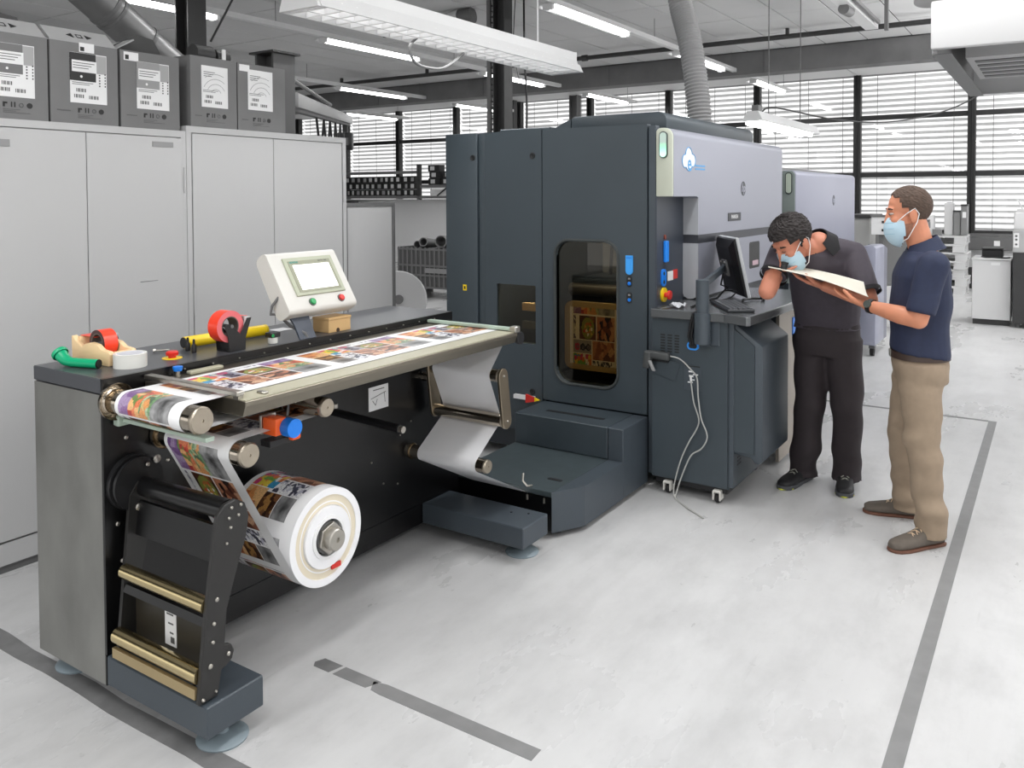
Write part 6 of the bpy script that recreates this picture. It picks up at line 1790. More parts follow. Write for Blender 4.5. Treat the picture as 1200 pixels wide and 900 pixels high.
def cardtube(c, d, L, r, lab):
    c, d = Vector(c), Vector(d).normalized()
    a = c - d * (L / 2)
    o = MB().lathe([(r, 0), (r, L), (r - 0.012, L), (r - 0.012, 0), (r, 0)], a, d, 22).build('card_tube', TUB)
    tag(o, lab, 'tube', 'cardboard tubes in the pallet crate')
cardtube((11.1, 8.62, 0.93), (-1, -0.35, 0.05), 0.6, 0.10, 'thickest cardboard tube on top of the pallet crate, right')
cardtube((11.05, 8.95, 0.90), (-1, -0.3, 0.12), 0.55, 0.075, 'cardboard tube on top of the pallet crate, left of the thickest')
cardtube((10.98, 8.78, 0.77), (-1, -0.15, 0.0), 0.40, 0.06, 'cardboard tube end peeping out below the two top tubes')
cardtube((11.15, 9.16, 0.85), (-1, -0.2, 0.08), 0.45, 0.07, 'sloping cardboard tube at the left edge of the crate')
cardtube((11.2, 8.36, 0.82), (-1, 0.0, 0.0), 0.5, 0.09, 'cardboard tube at the right edge of the crate by the press')
cardtube((11.15, 8.8, 0.55), (-1, 0.0, 0.0), 0.55, 0.10, 'cardboard tube lying low inside the pallet crate')
t = thing('cable_reel', 'pale grey round disc panel leaning in front of the crate', 'disc', (8.2, 7.2, 0))
c_ = Vector((8.2, 7.15, 0.36))
MB().lathe([(0.0, 0.0), (0.36, 0.0), (0.37, 0.012), (0.36, 0.024), (0.0, 0.024)], c_, (-1, -0.55, 0.0), 40).build('reel_disc', CAB, t)
MB().lathe([(0.0, 0.024), (0.06, 0.024), (0.06, 0.05), (0.0, 0.05)], c_, (-1, -0.55, 0.0), 20).build('reel_hub', MIDSTEEL, t)
# ------------------------------------------------------------------ the two men
def skin_mat(name, rgb):
    m = pm(name, rgb, 0.5, var=0.05, scale=20)
    m.node_tree.nodes['Principled BSDF'].inputs['Subsurface Weight'].default_value = 0.08
    m.node_tree.nodes['Principled BSDF'].inputs['Subsurface Radius'].default_value = (0.02, 0.008, 0.004)
    return m

def melt(mb, name, mat_, parent, voxel, smooth=3, wrinkle=None):
    """join overlapping closed shapes into one continuous skin"""
    tmp = bpy.data.meshes.new('tmp')
    o0 = WL[parent.name]
    tmp.from_pydata([tuple(Vector(p) - o0) for p in mb.v], [], mb.f)
    bm = bmesh.new()
    bm.from_mesh(tmp)
    bmesh.ops.recalc_face_normals(bm, faces=bm.faces)
    bm.to_mesh(tmp)
    bm.free()
    to = bpy.data.objects.new('tmp', tmp)
    COL.objects.link(to)
    r = to.modifiers.new('r', 'REMESH')
    r.mode = 'VOXEL'
    r.voxel_size = voxel
    if smooth:
        s = to.modifiers.new('s', 'SMOOTH')
        s.factor = 0.5
        s.iterations = smooth
    dg = bpy.context.evaluated_depsgraph_get()
    me = bpy.data.meshes.new_from_object(to.evaluated_get(dg))
    bpy.data.objects.remove(to)
    bpy.data.meshes.remove(tmp)
    me.name = name
    n = len(me.vertices)
    if wrinkle:
        co = np.empty(n * 3)
        me.vertices.foreach_get('co', co)
        co = co.reshape(-1, 3)
        no = np.empty(n * 3)
        me.vertices.foreach_get('normal', no)
        no = no.reshape(-1, 3)
        co += no * wrinkle(co)[:, None]
        me.vertices.foreach_set('co', co.ravel())
    me.materials.clear()
    me.materials.append(mat_)
    me.polygons.foreach_set('use_smooth', [True] * len(me.polygons))
    me.update()
    ob = bpy.data.objects.new(name, me)
    COL.objects.link(ob)
    ob.parent = parent
    WL[ob.name] = Vector(o0)
    return ob

def loft(mb, rings, n=24, pw=2.3):
    """rings: (centre, lateral half axis, depth half axis); super-ellipse sections, closed ends"""
    vs, fs = [], []
    for c, a, b in rings:
        c, a, b = Vector(c), Vector(a), Vector(b)
        for k in range(n):
            t_ = 2 * PI * k / n
            x, y = math.cos(t_), math.sin(t_)
            x = math.copysign(abs(x) ** (2 / pw), x)
            y = math.copysign(abs(y) ** (2 / pw), y)
            vs.append(c + a * x + b * y)
    for i in range(len(rings) - 1):
        for k in range(n):
            p, q = i * n + k, i * n + (k + 1) % n
            fs.append((p, q, q + n, p + n))
    fs.append(tuple(range(n - 1, -1, -1)))
    fs.append(tuple(range((len(rings) - 1) * n, len(rings) * n)))
    return mb.add(vs, fs)

def limb(mb, pts, rad, n=16):
    mb.tube(pts, rad, n)
    for p, r in ((pts[0], rad[0]), (pts[-1], rad[-1])):
        mb.sphere(p, r, n)
    return mb

def ell(mb, c, ax, ay, az, n=18):
    """ellipsoid with given half-axis vectors"""
    c, ax, ay, az = Vector(c), Vector(ax), Vector(ay), Vector(az)
    m = 12
    vs, fs = [], []
    for i in range(m + 1):
        t_ = PI * i / m
        for k in range(n):
            a = 2 * PI * k / n
            vs.append(c + ax * (math.sin(t_) * math.cos(a)) + ay * (math.sin(t_) * math.sin(a)) + az * math.cos(t_))
    for i in range(m):
        for k in range(n):
            p, q = i * n + k, i * n + (k + 1) % n
            fs.append((p, p + n, q + n, q))
    return mb.add(vs, fs)

def hand(mb, wrist, d, palm, thumb_side, curl=0.35, sc=1.0, spread=0.10, flat=1.0):
    """palm and five fingers: d points along the hand, palm is the way the palm faces, thumb_side points to the thumb"""
    d = Vector(d).normalized()
    palm = Vector(palm)
    palm = (palm - d * palm.dot(d)).normalized()
    s = Vector(thumb_side)
    s = (s - d * s.dot(d) - palm * s.dot(palm)).normalized()
    w = Vector(wrist)
    loft(mb, [(w - d * 0.02, s * 0.028, palm * 0.021), (w + d * 0.02 * sc, s * 0.034 * sc, palm * 0.018 * sc), (w + d * 0.06 * sc, s * 0.042 * sc, palm * 0.016 * sc), (w + d * 0.095 * sc, s * 0.040 * sc, palm * 0.013 * sc)], 16)
    for off, L, r in ((0.030, 0.072, 0.0088), (0.010, 0.080, 0.0092), (-0.010, 0.074, 0.0088), (-0.029, 0.058, 0.0078)):
        b = w + d * 0.088 * sc + s * off * sc
        dd = (d + s * (off * spread * 12)).normalized()
        pts = [b]
        ang = 0.0
        for seg, frac in enumerate((0.42, 0.32, 0.26)):
            ang += curl * (0.7 + 0.4 * seg)
            v_ = dd * math.cos(ang) + palm * math.sin(ang)
            pts.append(pts[-1] + v_ * L * frac * sc)
        limb(mb, pts, [r * sc, r * 0.95 * sc, r * 0.88 * sc, r * 0.75 * sc], 10)
    b = w + d * 0.03 * sc + s * 0.030 * sc
    t1 = b + (d * 0.55 + s * 0.75 + palm * 0.25).normalized() * 0.042 * sc
    t2 = t1 + (d * 0.85 + s * 0.35 + palm * 0.45).normalized() * 0.032 * sc
    t3 = t2 + (d * 0.92 + s * 0.1 + palm * 0.5).normalized() * 0.024 * sc
    limb(mb, [b, t1, t2, t3], [0.015 * sc, 0.0115 * sc, 0.0105 * sc, 0.0085 * sc], 10)

class Head:
    def __init__(s, c, f, u, k=1.0, ku=1.0):
        s.c = Vector(c)
        s.f = Vector(f).normalized()
        u = Vector(u)
        s.u = (u - s.f * u.dot(s.f)).normalized()
        s.l = s.u.cross(s.f)
        s.k = k
        s.ku = ku
    def p(s, x, y, z):
        return s.c + (s.f * x + s.l * y + s.u * (z * s.ku)) * s.k
    def v(s, x, y, z):
        return (s.f * x + s.l * y + s.u * (z * s.ku)) * s.k
    def e(s, mb, c, r, n=18):
        return ell(mb, s.p(*c), s.v(r[0], 0, 0), s.v(0, r[1], 0), s.v(0, 0, r[2]), n)
    def skull(s, mb, neck_to, neck_r=0.058):
        s.e(mb, (-0.012, 0, 0.036), (0.096, 0.075, 0.080))
        s.e(mb, (0.024, 0, -0.02), (0.070, 0.062, 0.085))
        s.e(mb, (0.036, 0, -0.078), (0.046, 0.046, 0.034))
        s.e(mb, (0.062, 0, -0.094), (0.022, 0.022, 0.017))
        s.e(mb, (0.076, 0, 0.026), (0.016, 0.050, 0.012))
        for y in (-1, 1):
            s.e(mb, (0.058, 0.038 * y, -0.022), (0.028, 0.022, 0.022))
            s.e(mb, (0.082, 0.010 * y, -0.036), (0.014, 0.010, 0.010))
            s.e(mb, (-0.010, 0.077 * y, -0.008), (0.020, 0.009, 0.031))
            s.e(mb, (-0.006, 0.074 * y, -0.030), (0.010, 0.008, 0.012))
        mb.tube([s.p(0.086, 0, 0.016), s.p(0.095, 0, -0.010), s.p(0.100, 0, -0.032)], [0.008 * s.k, 0.010 * s.k, 0.012 * s.k], 12)
        s.e(mb, (0.098, 0, -0.034), (0.012, 0.012, 0.010))
        s.e(mb, (0.088, 0, -0.060), (0.010, 0.024, 0.007))
        s.e(mb, (0.086, 0, -0.070), (0.010, 0.021, 0.008))
        limb(mb, [s.p(-0.022, 0, -0.045), (s.p(-0.03, 0, -0.1) + Vector(neck_to)) / 2, Vector(neck_to)], [neck_r * 1.0, neck_r, neck_r * 1.12], 20)
    def patch(s, keep, c, r, grow, n=44, m=34, th=0.004, noise=0.0):
        """shell lying over an ellipsoid of the head where keep(x,y,z) holds, with thickness"""
        rd = random.Random(1)
        out, inn, idx = [], [], {}
        for i in range(m + 1):
            t_ = PI * i / m
            for k in range(n):
                a = 2 * PI * k / n
                d = Vector((math.sin(t_) * math.cos(a), math.sin(t_) * math.sin(a), math.cos(t_)))
                q = Vector((c[0] + d.x * r[0], c[1] + d.y * r[1], c[2] + d.z * r[2]))
                idx[i, k] = (q, d)
        mb = MB()
        def P(i, k, g):
            q, d = idx[i, k % n]
            return s.p(q.x + d.x * g, q.y + d.y * g, q.z + d.z * g)
        faces = set()
        for i in range(m):
            for k in range(n):
                q = (idx[i, k][0] + idx[i + 1, (k + 1) % n][0]) / 2
                if keep(q.x, q.y, q.z):
                    faces.add((i, k))
        ids = {}
        vs = []
        def vid(i, k, side):
            k %= n
            if (i, k, side) not in ids:
                ids[i, k, side] = len(vs)
                g = grow if side else grow - th
                if side and noise:
                    h_ = math.sin(i * 12.9898 + k * 78.233) * 43758.5453
                    g += noise * (h_ - math.floor(h_) - 0.5)
                vs.append(P(i, k, g))
            return ids[i, k, side]
        fs = []
        for (i, k) in faces:
            fs.append((vid(i, k, 1), vid(i + 1, k, 1), vid(i + 1, k + 1, 1), vid(i, k + 1, 1)))
            fs.append((vid(i, k + 1, 0), vid(i + 1, k + 1, 0), vid(i + 1, k, 0), vid(i, k, 0)))
            for (a, b, nb) in (((i, k), (i, k + 1), (i - 1, k)), ((i + 1, k + 1), (i + 1, k), (i + 1, k)), ((i + 1, k), (i, k), (i, (k - 1) % n)), ((i, k + 1), (i + 1, k + 1), (i, (k + 1) % n))):
                if nb not in faces:
                    fs.append((vid(*a, 1), vid(*b, 1), vid(*b, 0), vid(*a, 0)))
        return mb.add(vs, fs)

def eyes(hd, parent, open_=True):
    for y in (-1, 1):
        if not open_:
            pts = [hd.p(0.0885 - 0.006 * t_ * t_, (0.031 + 0.014 * t_) * y, 0.004 + 0.003 * t_ * t_) for t_ in (-1, -0.5, 0, 0.5, 1)]
            MB().tube(pts, 0.0018 * hd.k, 6).build('eyelashes', pm('brow_brown', (52, 38, 30), 0.8), parent)
            pts = [hd.p(0.088 - 0.012 * abs(t_) * 1.2, (0.032 + 0.02 * t_) * y, 0.026 + 0.004 * (1 - t_ * t_)) for t_ in (-1, -0.5, 0, 0.5, 1)]
            MB().tube(pts, [0.003 * hd.k, 0.0045 * hd.k, 0.0045 * hd.k, 0.004 * hd.k, 0.002 * hd.k], 8).build('eyebrow', pm('brow_brown', (52, 38, 30), 0.8), parent)
            continue
        e = ell(MB(), hd.p(0.076, 0.031 * y, 0.008), hd.v(0.0125, 0, 0), hd.v(0, 0.0135, 0), hd.v(0, 0, 0.0052)).build('eye', pm('eye_white', (190, 178, 170), 0.3), parent)
        ell(MB(), hd.p(0.0865, 0.030 * y, 0.007), hd.v(0.003, 0, 0), hd.v(0, 0.0055, 0), hd.v(0, 0, 0.0055)).build('iris', pm('iris_dark', (45, 35, 30), 0.2), e)
        pts = [hd.p(0.088 - 0.012 * abs(t_) * 1.2, (0.032 + 0.02 * t_) * y, 0.026 + 0.004 * (1 - t_ * t_)) for t_ in (-1, -0.5, 0, 0.5, 1)]
        MB().tube(pts, [0.003 * hd.k, 0.0045 * hd.k, 0.0045 * hd.k, 0.004 * hd.k, 0.002 * hd.k], 8).build('eyebrow', pm('brow_brown', (52, 38, 30), 0.8), parent)

MASKM = pm('mask_pale_blue', (180, 206, 220), 0.7)
def mask(hd, parent):
    mk = hd.patch(lambda x, y, z: x > 0.034 + 0.30 * max(0, -z - 0.08) and -0.128 < z < (-0.012 if abs(y) < 0.026 else -0.024), (0.040, 0, -0.062), (0.064, 0.058, 0.066), 0.011, th=0.003)
    mk = mk.build('face_mask', MASKM, parent, smooth=80)
    for z in (-0.035, -0.055, -0.075):
        pts = []
        for k in range(11):
            a = -1.05 + 2.1 * k / 10
            zz = (z + 0.062) / 0.066
            rr_ = math.sqrt(max(0, 1 - zz * zz))
            pts.append(hd.p(0.040 + (0.064 + 0.0112) * rr_ * math.cos(a), (0.058 + 0.0112) * rr_ * math.sin(a), z * 1.0 + zz * 0.011))
        MB().tube(pts, 0.0016, 6).build('pleat', pm('mask_pleat', (150, 192, 210), 0.7), mk)
    LOOP = pm('mask_loop_white', (235, 235, 235), 0.6)
    for y in (-1, 1):
        MB().tube([hd.p(0.060, 0.060 * y, -0.026), hd.p(0.02, 0.076 * y, 0.004), hd.p(-0.018, 0.084 * y, 0.024), hd.p(-0.034, 0.083 * y, 0.0), hd.p(-0.022, 0.082 * y, -0.035), hd.p(0.022, 0.066 * y, -0.100), hd.p(0.045, 0.050 * y, -0.112)], 0.0022, 6).build('ear_loop', LOOP, mk)
    return mk

def shoe(parent, heel, toe, hz, upper, sole, lace, solh=0.015, boots=0.0):
    h, t_ = Vector((heel[0], heel[1], 0)), Vector((toe[0], toe[1], 0))
    L = (t_ - h).length
    d = (t_ - h).normalized()
    s = Vector((-d.y, d.x, 0))
    z = Vector((0, 0, 1))
    mb = MB()
    def ring(x, w, z0, z1):
        return (h + d * (L * x) + z * ((z0 + z1) / 2), s * w, z * ((z1 - z0) / 2))
    loft(mb, [ring(0.02, 0.026, 0.006, 0.075), ring(0.08, 0.036, 0.006, 0.095 + boots), ring(0.25, 0.041, 0.006, 0.102 + boots), ring(0.42, 0.043, 0.006, 0.092), ring(0.58, 0.047, 0.006, 0.072), ring(0.75, 0.050, 0.006, 0.060), ring(0.90, 0.042, 0.006, 0.052), ring(0.975, 0.024, 0.008, 0.042)], 20, 2.4)
    sh = melt(mb, 'shoe', upper, parent, 0.006, 3)
    prof = [(0.0, 0.026), (0.06, 0.036), (0.25, 0.040), (0.42, 0.041), (0.6, 0.048), (0.76, 0.052), (0.90, 0.045), (0.97, 0.030), (1.0, 0.010)]
    poly = [h + d * (L * x) + s * w for x, w in prof] + [h + d * (L * x) - s * w for x, w in reversed(prof)]
    MB().prism([(p.x, p.y) for p in poly], 'XY', 0.0, solh, 0.004, 2).build('sole', sole, sh, smooth=40)
    for q in range(4):
        x = 0.34 + 0.075 * q
        zz = 0.100 - 0.0095 * q + boots * (1 - q / 3) * 0.5
        c = h + d * (L * x) + z * zz
        for sg in (-1, 1):
            MB().tube([c - s * (0.022 * sg) - z * 0.005, c + z * 0.004 + d * 0.008, c + s * (0.022 * sg) - z * 0.008 + d * 0.018], 0.0026, 6).build('lace', lace, sh)
    return sh

def folds(seed, amp, sc=(9, 9, 14), hem=None):
    rd = np.random.default_rng(seed)
    K = [(rd.normal(size=3) * np.array(sc), rd.random() * 6.28) for _ in range(7)]
    def f(co):
        v_ = np.zeros(len(co))
        for k, ph in K:
            v_ += np.sin(co @ k + ph)
        if hem:
            z = co[:, 2]
            wgt = 0.35 + 1.2 * np.exp(-((z - 0.16) / 0.09) ** 2) + 0.7 * np.exp(-((z - 0.5) / 0.08) ** 2) + 0.6 * np.exp(-((z - 0.78) / 0.06) ** 2)
            v_ = v_ * wgt
        return amp * v_ / 3
    return f

# ---- man in the navy polo shirt, seen from his left side
M1 = thing('person', 'man in navy polo shirt and khaki trousers holding a sheet out', 'person', (4.52, 0.62, 0))
f1 = Vector((-0.26, 0.966, 0)).normalized()
l1 = Vector((-f1.y, f1.x, 0))
Z = Vector((0, 0, 1))
SK1 = skin_mat('skin_tanned', (208, 138, 106))
hd1 = Head((4.508, 0.622, 1.600), f1 * 1.0 + l1 * 0.05 - Z * 0.10, Z + f1 * 0.04, 1.03, 1.12)
neck1 = Vector((4.525, 0.555, 1.425))
shL, shR = Vector((4.365, 0.490, 1.362)), Vector((4.685, 0.585, 1.362))
elL, wrL = Vector((4.31, 0.545, 1.105)), Vector((4.42, 0.79, 1.146))
elR, wrR = Vector((4.775, 0.545, 1.09)), Vector((4.79, 0.57, 0.86))
mb = MB()
hd1.skull(mb, neck1, 0.060)
def torso_rings(g):
    out = []
    for (c, w, d_) in (((4.545, 0.568, 0.86), .155, .112), ((4.545, 0.572, 0.96), .150, .115), ((4.54, 0.574, 1.08), .152, .118), ((4.535, 0.566, 1.20), .165, .122), ((4.53, 0.558, 1.30), .172, .115), ((4.527, 0.553, 1.375), .155, .092), ((4.526, 0.555, 1.42), .085, .068)):
        out.append((c, l1 * (w + g), f1 * (d_ + g)))
    return out
loft(mb, torso_rings(-0.006))
limb(mb, [shL, (shL + elL) / 2, elL], [0.052, 0.046, 0.042])
limb(mb, [elL, elL + (wrL - elL) * 0.35, wrL], [0.042, 0.045, 0.028])
limb(mb, [shR, (shR + elR) / 2, elR], [0.052, 0.046, 0.042])
limb(mb, [elR, elR + (wrR - elR) * 0.35, wrR], [0.042, 0.045, 0.028])
hand(mb, wrL, (0.12, 0.93, 0.30), (0.05, -0.2, 1.0), (-0.55, 0.15, 0.35), 0.16, 1.06, 0.09)
hand(mb, wrR, (-0.02, 0.05, -1.0), (-1.0, 0.0, 0.0), (-0.2, 0.9, 0.2), 0.3, 1.0)
hipL, hipR = Vector((4.46, 0.555, 0.86)), Vector((4.63, 0.60, 0.86))
knL, knR = Vector((4.425, 0.535, 0.49)), Vector((4.665, 0.655, 0.47))
anL, anR = Vector((4.425, 0.495, 0.09)), Vector((4.745, 0.645, 0.09))
for a, b, c in ((hipL, knL, anL), (hipR, knR, anR)):
    limb(mb, [a, b], [0.085, 0.055])
    limb(mb, [b, b + (c - b) * 0.3, c], [0.055, 0.056, 0.036])
body1 = melt(mb, 'body', SK1, M1, 0.0055, 2)
NAVY = pm('navy_pique', (34, 42, 68), 0.75, var=0.08, scale=30)
KHAKI = pm('khaki_cotton', (150, 132, 112), 0.8, var=0.06, scale=25)
mb = MB()
loft(mb, [((4.548, 0.566, 0.912), l1 * 0.176, f1 * 0.137 + Z * 0.020)] + [(c, a, b) for c, a, b in torso_rings(0.016)][1:])
for s_, e_, ln in ((shL, elL, 0.80), (shR, elR, 0.80)):
    limb(mb, [s_ + Z * 0.004, s_ + (e_ - s_) * 0.45], [0.070, 0.067])
    mb.tube([s_, s_ + (e_ - s_) * 0.45, s_ + (e_ - s_) * 0.88], [0.070, 0.068, 0.066], 18)
melt(mb, 'polo_shirt', NAVY, M1, 0.009, 3, folds(3, 0.006, (10, 10, 16)))
# open collar with a short standing back
mb = MB()
for k in range(14):
    pass
cring = []
for k in range(17):
    a = R(-150 + 300 * k / 16)            # 0 is the nape, open in front
    o_ = neck1 + f1 * 0.006 - f1 * math.cos(a) * 0.068 + l1 * math.sin(a) * 0.066
    zz = 1.470 + 0.030 * math.cos(a)
    cring.append((o_ + Z * (zz - o_.z), (neck1 - f1 * math.cos(a) * 0.094 + l1 * math.sin(a) * 0.094), a))
vs, fs = [], []
for p, q, a in cring:
    q = Vector((q.x, q.y, 1.418 + 0.018 * math.cos(a) - (0.012 if abs(a) > R(115) else 0)))
    vs += [p, q + (q - neck1).normalized() * 0.010, q + (q - neck1).normalized() * 0.004, p * 1.0 + (neck1 - p).normalized() * 0.005]
for i in range(len(cring) - 1):
    for j in range(4):
        a, b = i * 4 + j, i * 4 + (j + 1) % 4
        fs.append((a, b, b + 4, a + 4))
fs += [(0, 3, 2, 1), (len(vs) - 4, len(vs) - 3, len(vs) - 2, len(vs) - 1)]
mb.add(vs, fs).build('collar', NAVY, M1, smooth=60)
mb = MB()
loft(mb, [((4.548, 0.570, 0.93), l1 * 0.162, f1 * 0.125), ((4.548, 0.566, 0.86), l1 * 0.172, f1 * 0.132), ((4.548, 0.566, 0.78), l1 * 0.165, f1 * 0.125)])
for a, b, c, s_ in ((hipL, knL, anL, 1), (hipR, knR, anR, -1)):
    mb.tube([a + Z * 0.02, a - Z * 0.06, b, b + (c - b) * 0.5, c - Z * 0.005, c - Z * 0.045], [0.105, 0.104, 0.080, 0.071, 0.066, 0.074], 20)
melt(mb, 'trousers', KHAKI, M1, 0.010, 3, folds(8, 0.0085, (12, 12, 36), True))
loft(mb := MB(), [((4.548, 0.570, 0.893), l1 * 0.175, f1 * 0.137), ((4.548, 0.570, 0.926), l1 * 0.168, f1 * 0.132)], 36)
bt = mb.build('belt', pm('brown_belt', (58, 42, 34), 0.5), M1, smooth=50)
MB().obox(Vector((4.548, 0.570, 0.909)) + f1 * 0.136 + l1 * 0.02, l1 * 0.022, f1 * 0.004, Z * 0.019, 0.003, 1).build('buckle', STEEL, bt)
SUEDE = pm('grey_suede', (98, 90, 82), 0.85, var=0.1, scale=30)
TAN = pm('tan_sole', (104, 68, 52), 0.6)
shoe(M1, (4.49, 0.452), (4.245, 0.652), 0, SUEDE, TAN, pm('beige_lace', (205, 180, 150), 0.7))
shoe(M1, (4.79, 0.565), (4.72, 0.86), 0, SUEDE, TAN, pm('beige_lace', (205, 180, 150), 0.7))
HAIR1 = pm('short_brown_hair', (78, 62, 52), 0.8, var=0.25, scale=60)
hr = hd1.patch(lambda x, y, z: (z > 0.072 or x < 0.036 and z > 0.030) and not (x > 0.058 and z < 0.088) or (x < 0.004 and z > -0.01) or (x < -0.028 and z > -0.045), (-0.012, 0, 0.036), (0.096, 0.075, 0.080), 0.005, 64, 44, 0.006, 0.003)
hr.build('hair', HAIR1, M1, smooth=0)
STUB = pm('stubble', (156, 108, 86), 0.75, var=0.15, scale=80)
hd1.patch(lambda x, y, z: abs(y) > 0.02 and x > -0.012 and x < 0.062 and z < -0.035 + 0.3 * min(0, x) and z > -0.105 and abs(y) > 0.03, (0.024, 0, -0.025), (0.070, 0.062, 0.085), 0.0035, 44, 40, 0.002).build('stubble', STUB, M1, smooth=80)
eyes(hd1, M1)
mask(hd1, M1)
w0 = wrL - (wrL - elL).normalized() * 0.02
dW = (wrL - elL).normalized()
wt = MB().cyl(w0 - dW * 0.011, w0 + dW * 0.011, 0.036, n=24).build('watch', BLACK_PL, M1)
sv = Vector((-0.8, 0.3, 0.35)).normalized()
sv = (sv - dW * sv.dot(dW)).normalized()
MB().cyl(w0 + sv * 0.034, w0 + sv * 0.042, 0.019, n=20).build('watch_face', pm('watch_face', (70, 78, 74), 0.3), wt)

# ---- man in the dark polo shirt, bending over the sheet with a magnifier
M2 = thing('person', 'man in dark grey polo shirt bending down to a magnifier on the sheet', 'person', (4.98, 1.12, 0))
f2 = Vector((-0.91, -0.10, 0)).normalized()      # pelvis
g2 = Vector((-0.93, -0.36, 0)).normalized()      # chest
SK2 = skin_mat('skin_ruddy', (196, 128, 102))
lc = Vector((-g2.y, g2.x, 0))
lp = Vector((-f2.y, f2.x, 0))
hd2 = Head((4.555, 1.195, 1.450), (-0.60, 0.48, -0.60), (-0.52, 0.34, 0.76), 1.12, 1.06)
neck2 = Vector((4.675, 1.085, 1.435))
sL, sR = Vector((4.775, 0.930, 1.372)), Vector((4.635, 1.262, 1.385))
eL, wL = Vector((4.675, 0.825, 1.145)), Vector((4.545, 1.020, 1.215))
eR, wR = Vector((4.43, 1.290, 1.185)), Vector((4.485, 1.262, 1.285))
sp = [((4.97, 1.10, 0.86), .158, .115, lp), ((4.965, 1.10, 0.98), .158, .118, lp), ((4.92, 1.095, 1.10), .165, .125, lp), ((4.85, 1.09, 1.21), .170, .128, lc), ((4.775, 1.09, 1.31), .175, .120, lc), ((4.715, 1.09, 1.385), .160, .095, lc), ((4.675, 1.088, 1.43), .085, .07, lc)]
def rings2(g):
    out = []
    for i, (c, w, d_, la) in enumerate(sp):
        a, b = Vector(sp[max(0, i - 1)][0]), Vector(sp[min(len(sp) - 1, i + 1)][0])
        ax = (b - a).normalized()
        fr = ax.cross(la).normalized()
        out.append((c, la * (w + g), fr * (d_ + g)))
    return out
mb = MB()
hd2.skull(mb, neck2, 0.055)
loft(mb, rings2(-0.006))
limb(mb, [sL, (sL + eL) / 2, eL], [0.055, 0.048, 0.043])
limb(mb, [eL, eL + (wL - eL) * 0.35, wL], [0.043, 0.046, 0.029])
limb(mb, [sR, (sR + eR) / 2, eR], [0.055, 0.050, 0.045])
limb(mb, [eR, eR + (wR - eR) * 0.4, wR], [0.046, 0.049, 0.033])
hand(mb, wL, (-0.16, 0.92, 0.27), (0.05, -0.25, 1.0), (-0.9, 0.0, 0.2), 0.14, 1.05, 0.08)
hand(mb, wR, (0.35, -0.45, 0.75), (0.6, -0.2, -0.4), (-0.3, -0.7, 0.3), 0.8, 0.85)
h2L, h2R = Vector((4.965, 1.015, 0.86)), Vector((4.965, 1.185, 0.86))
k2L, k2R = Vector((4.955, 0.985, 0.48)), Vector((4.955, 1.195, 0.48))
a2L, a2R = Vector((5.085, 1.015, 0.09)), Vector((5.03, 1.245, 0.09))
for a, b, c in ((h2L, k2L, a2L), (h2R, k2R, a2R)):
    limb(mb, [a, b], [0.088, 0.058])
    limb(mb, [b, b + (c - b) * 0.3, c], [0.058, 0.058, 0.038])
melt(mb, 'body', SK2, M2, 0.0055, 2)
DPOLO = pm('dark_polo_grey', (66, 60, 68), 0.75, var=0.07, scale=30)
BLACKC = pm('black_knit', (26, 25, 28), 0.8)
mb = MB()
rg = rings2(0.018)
rg[0] = ((4.97, 1.10, 0.935), lp * 0.185, f2 * 0.145)
loft(mb, rg)
for s_ in (sL, sR):
    limb(mb, [neck2 + Vector((0.03, 0, -0.035)), (neck2 + s_) / 2 + Vector((0.015, 0, -0.012)), s_], [0.075, 0.078, 0.070])
for s_, e_, k_ in ((sL, eL, 0.85), (sR, eR, 0.62)):
    limb(mb, [s_ - Z * 0.006, s_ + (e_ - s_) * 0.45], [0.070, 0.072])
    mb.tube([s_, s_ + (e_ - s_) * 0.45, s_ + (e_ - s_) * k_], [0.071, 0.073, 0.072], 18)
melt(mb, 'polo_shirt', DPOLO, M2, 0.009, 3, folds(5, 0.006, (10, 10, 16)))
axn = Vector((-0.50, 0.34, 0.72)).normalized()
lc = (lc - axn * lc.dot(axn)).normalized()
fr = axn.cross(lc).normalized()
vs, fs = [], []
K = 18
for k in range(K + 1):
    a = R(-158 + 316 * k / K)
    dv = (-fr * math.cos(a) * 0.98 + lc * math.sin(a))
    sg = 1 if fr.dot(g2) > 0 else -1
    dv = (-fr * sg * math.cos(a) + lc * math.sin(a))
    o_ = neck2 - axn * 0.005
    top = o_ + dv * 0.070 + axn * (0.040 + 0.014 * math.cos(a))
    bot = o_ + dv * 0.094 - axn * (0.016 + (0.036 if abs(a) > R(115) else 0.0))
    vs += [top, bot + dv * 0.008, bot, top - dv * 0.006]
for i in range(K):
    for j in range(4):
        a, b = i * 4 + j, i * 4 + (j + 1) % 4
        fs.append((a, b, b + 4, a + 4))
fs += [(0, 3, 2, 1), (len(vs) - 4, len(vs) - 3, len(vs) - 2, len(vs) - 1)]
MB().add(vs, fs).build('collar', BLACKC, M2, smooth=60)
for s_, e_, k_ in ((sL, eL, 0.83), (sR, eR, 0.60)):
    p = s_ + (e_ - s_) * k_
    d_ = (e_ - s_).normalized()
    MB().cyl(p - d_ * 0.010, p + d_ * 0.012, 0.0745, n=24, caps=False).build('sleeve_band', BLACKC, M2)
DTR = pm('dark_brown_trousers', (44, 37, 40), 0.8, var=0.06, scale=20)
mb = MB()
loft(mb, [((4.968, 1.10, 0.98), lp * 0.168, f2 * 0.126), ((4.968, 1.10, 0.87), lp * 0.18, f2 * 0.135), ((4.968, 1.10, 0.78), lp * 0.17, f2 * 0.125)])
for a, b, c in ((h2L, k2L, a2L), (h2R, k2R, a2R)):
    mb.tube([a + Z * 0.02, a - Z * 0.06, b, b + (c - b) * 0.5, c - Z * 0.005, c - Z * 0.05], [0.108, 0.106, 0.084, 0.079, 0.080, 0.086], 20)
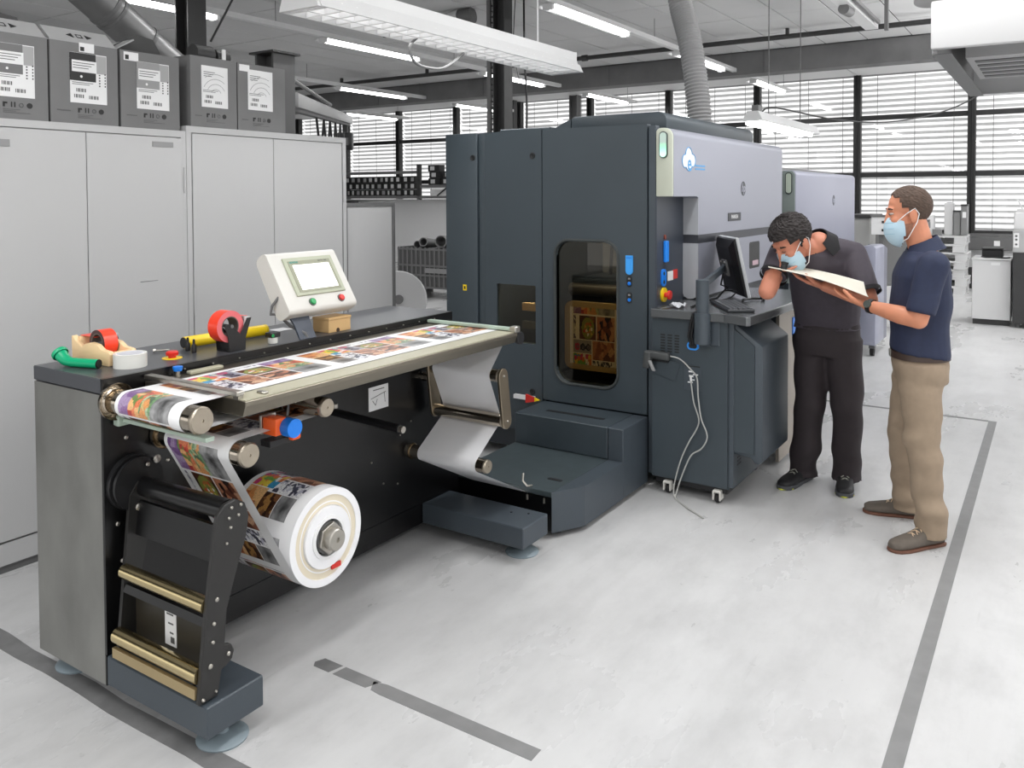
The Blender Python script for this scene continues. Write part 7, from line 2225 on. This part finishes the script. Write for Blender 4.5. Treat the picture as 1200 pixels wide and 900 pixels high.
melt(mb, 'trousers', DTR, M2, 0.010, 3, folds(12, 0.0075, (12, 12, 36), True))
SAF = pm('black_safety_upper', (30, 30, 32), 0.6)
SOLG = pm('grey_sole', (72, 74, 78), 0.6)
for hh, tt_ in (((5.12, 1.235), (4.80, 1.316)), ((5.165, 1.035), (4.862, 0.982))):
    s_ = shoe(M2, hh, tt_, 0, SAF, SOLG, pm('pale_lace', (150, 150, 140), 0.7), solh=0.024, boots=0.01)
    d_ = (Vector((*tt_, 0)) - Vector((*hh, 0))).normalized()
    n_ = Vector((-d_.y, d_.x, 0))
    e0 = Vector((*tt_, 0.006))
    MB().tube([e0 - d_ * 0.055 - n_ * 0.048, e0 - d_ * 0.012 - n_ * 0.026, e0 + d_ * 0.003, e0 - d_ * 0.012 + n_ * 0.026, e0 - d_ * 0.055 + n_ * 0.048], 0.004, 6).build('sole_stripe', pm('neon_yellow', (200, 205, 60), 0.6), s_)
HAIR2 = pm('short_dark_hair', (36, 30, 29), 0.75, var=0.35, scale=70)
hd2.patch(lambda x, y, z: (z > 0.060 and not (x > 0.078 and z < 0.078)) or (x < 0.050 and z > 0.030) or (x < 0.010 and z > -0.005) or (x < -0.028 and z > -0.045), (-0.012, 0, 0.036), (0.096, 0.075, 0.080), 0.013, 64, 44, 0.008, 0.007).build('hair', HAIR2, M2, smooth=0)
eyes(hd2, M2, False)
mask(hd2, M2)

# ---- magnifier and the proof sheet
t = thing('magnifier', 'small black magnifier held to the eye above the proof sheet', 'magnifier', (4.53, 1.245, 1.30))
MB().lathe([(0.0, 0.0), (0.016, 0.0), (0.018, 0.012), (0.016, 0.03), (0.020, 0.034), (0.020, 0.042), (0.0, 0.042)], (4.455, 1.212, 1.300), (0.25, -0.1, 0.95), 18).build('lens_barrel', BLACK_PL, t)
corners = {'FL': Vector((4.62, 1.345, 1.316)), 'NL': Vector((4.40, 1.275, 1.316)), 'FR': Vector((4.62, 0.845, 1.242)), 'NR': Vector((4.36, 0.775, 1.195))}
nu, nv = 28, 14
vs, fs = [], []
for i in range(nu + 1):
    for j in range(nv + 1):
        a, b = i / nu, j / nv
        p = (corners['FL'] * (1 - a) + corners['FR'] * a) * (1 - b) + (corners['NL'] * (1 - a) + corners['NR'] * a) * b
        p = p + Z * (0.016 * math.sin(PI * a) - 0.012 * math.sin(PI * b) * a)
        vs.append(p)
n = len(vs)
vs += [p - Z * 0.0014 for p in vs]
for i in range(nu):
    for j in range(nv):
        a = i * (nv + 1) + j
        q = (a, a + 1, a + nv + 2, a + nv + 1)
        fs.append(q)
        fs.append(tuple(n + k for k in reversed(q)))
edge = [i * (nv + 1) for i in range(nu + 1)] + [nu * (nv + 1) + j for j in range(1, nv + 1)] + [i * (nv + 1) + nv for i in range(nu - 1, -1, -1)] + [j for j in range(nv - 1, 0, -1)]
for k in range(len(edge)):
    a, b = edge[k], edge[(k + 1) % len(edge)]
    fs.append((a, b, b + n, a + n))
ps = MB().add(vs, fs).build('proof_sheet', pm('proof_paper', (226, 222, 208), 0.55), smooth=60)
tag(ps, 'cream paper proof sheet held up between the two men', 'paper')
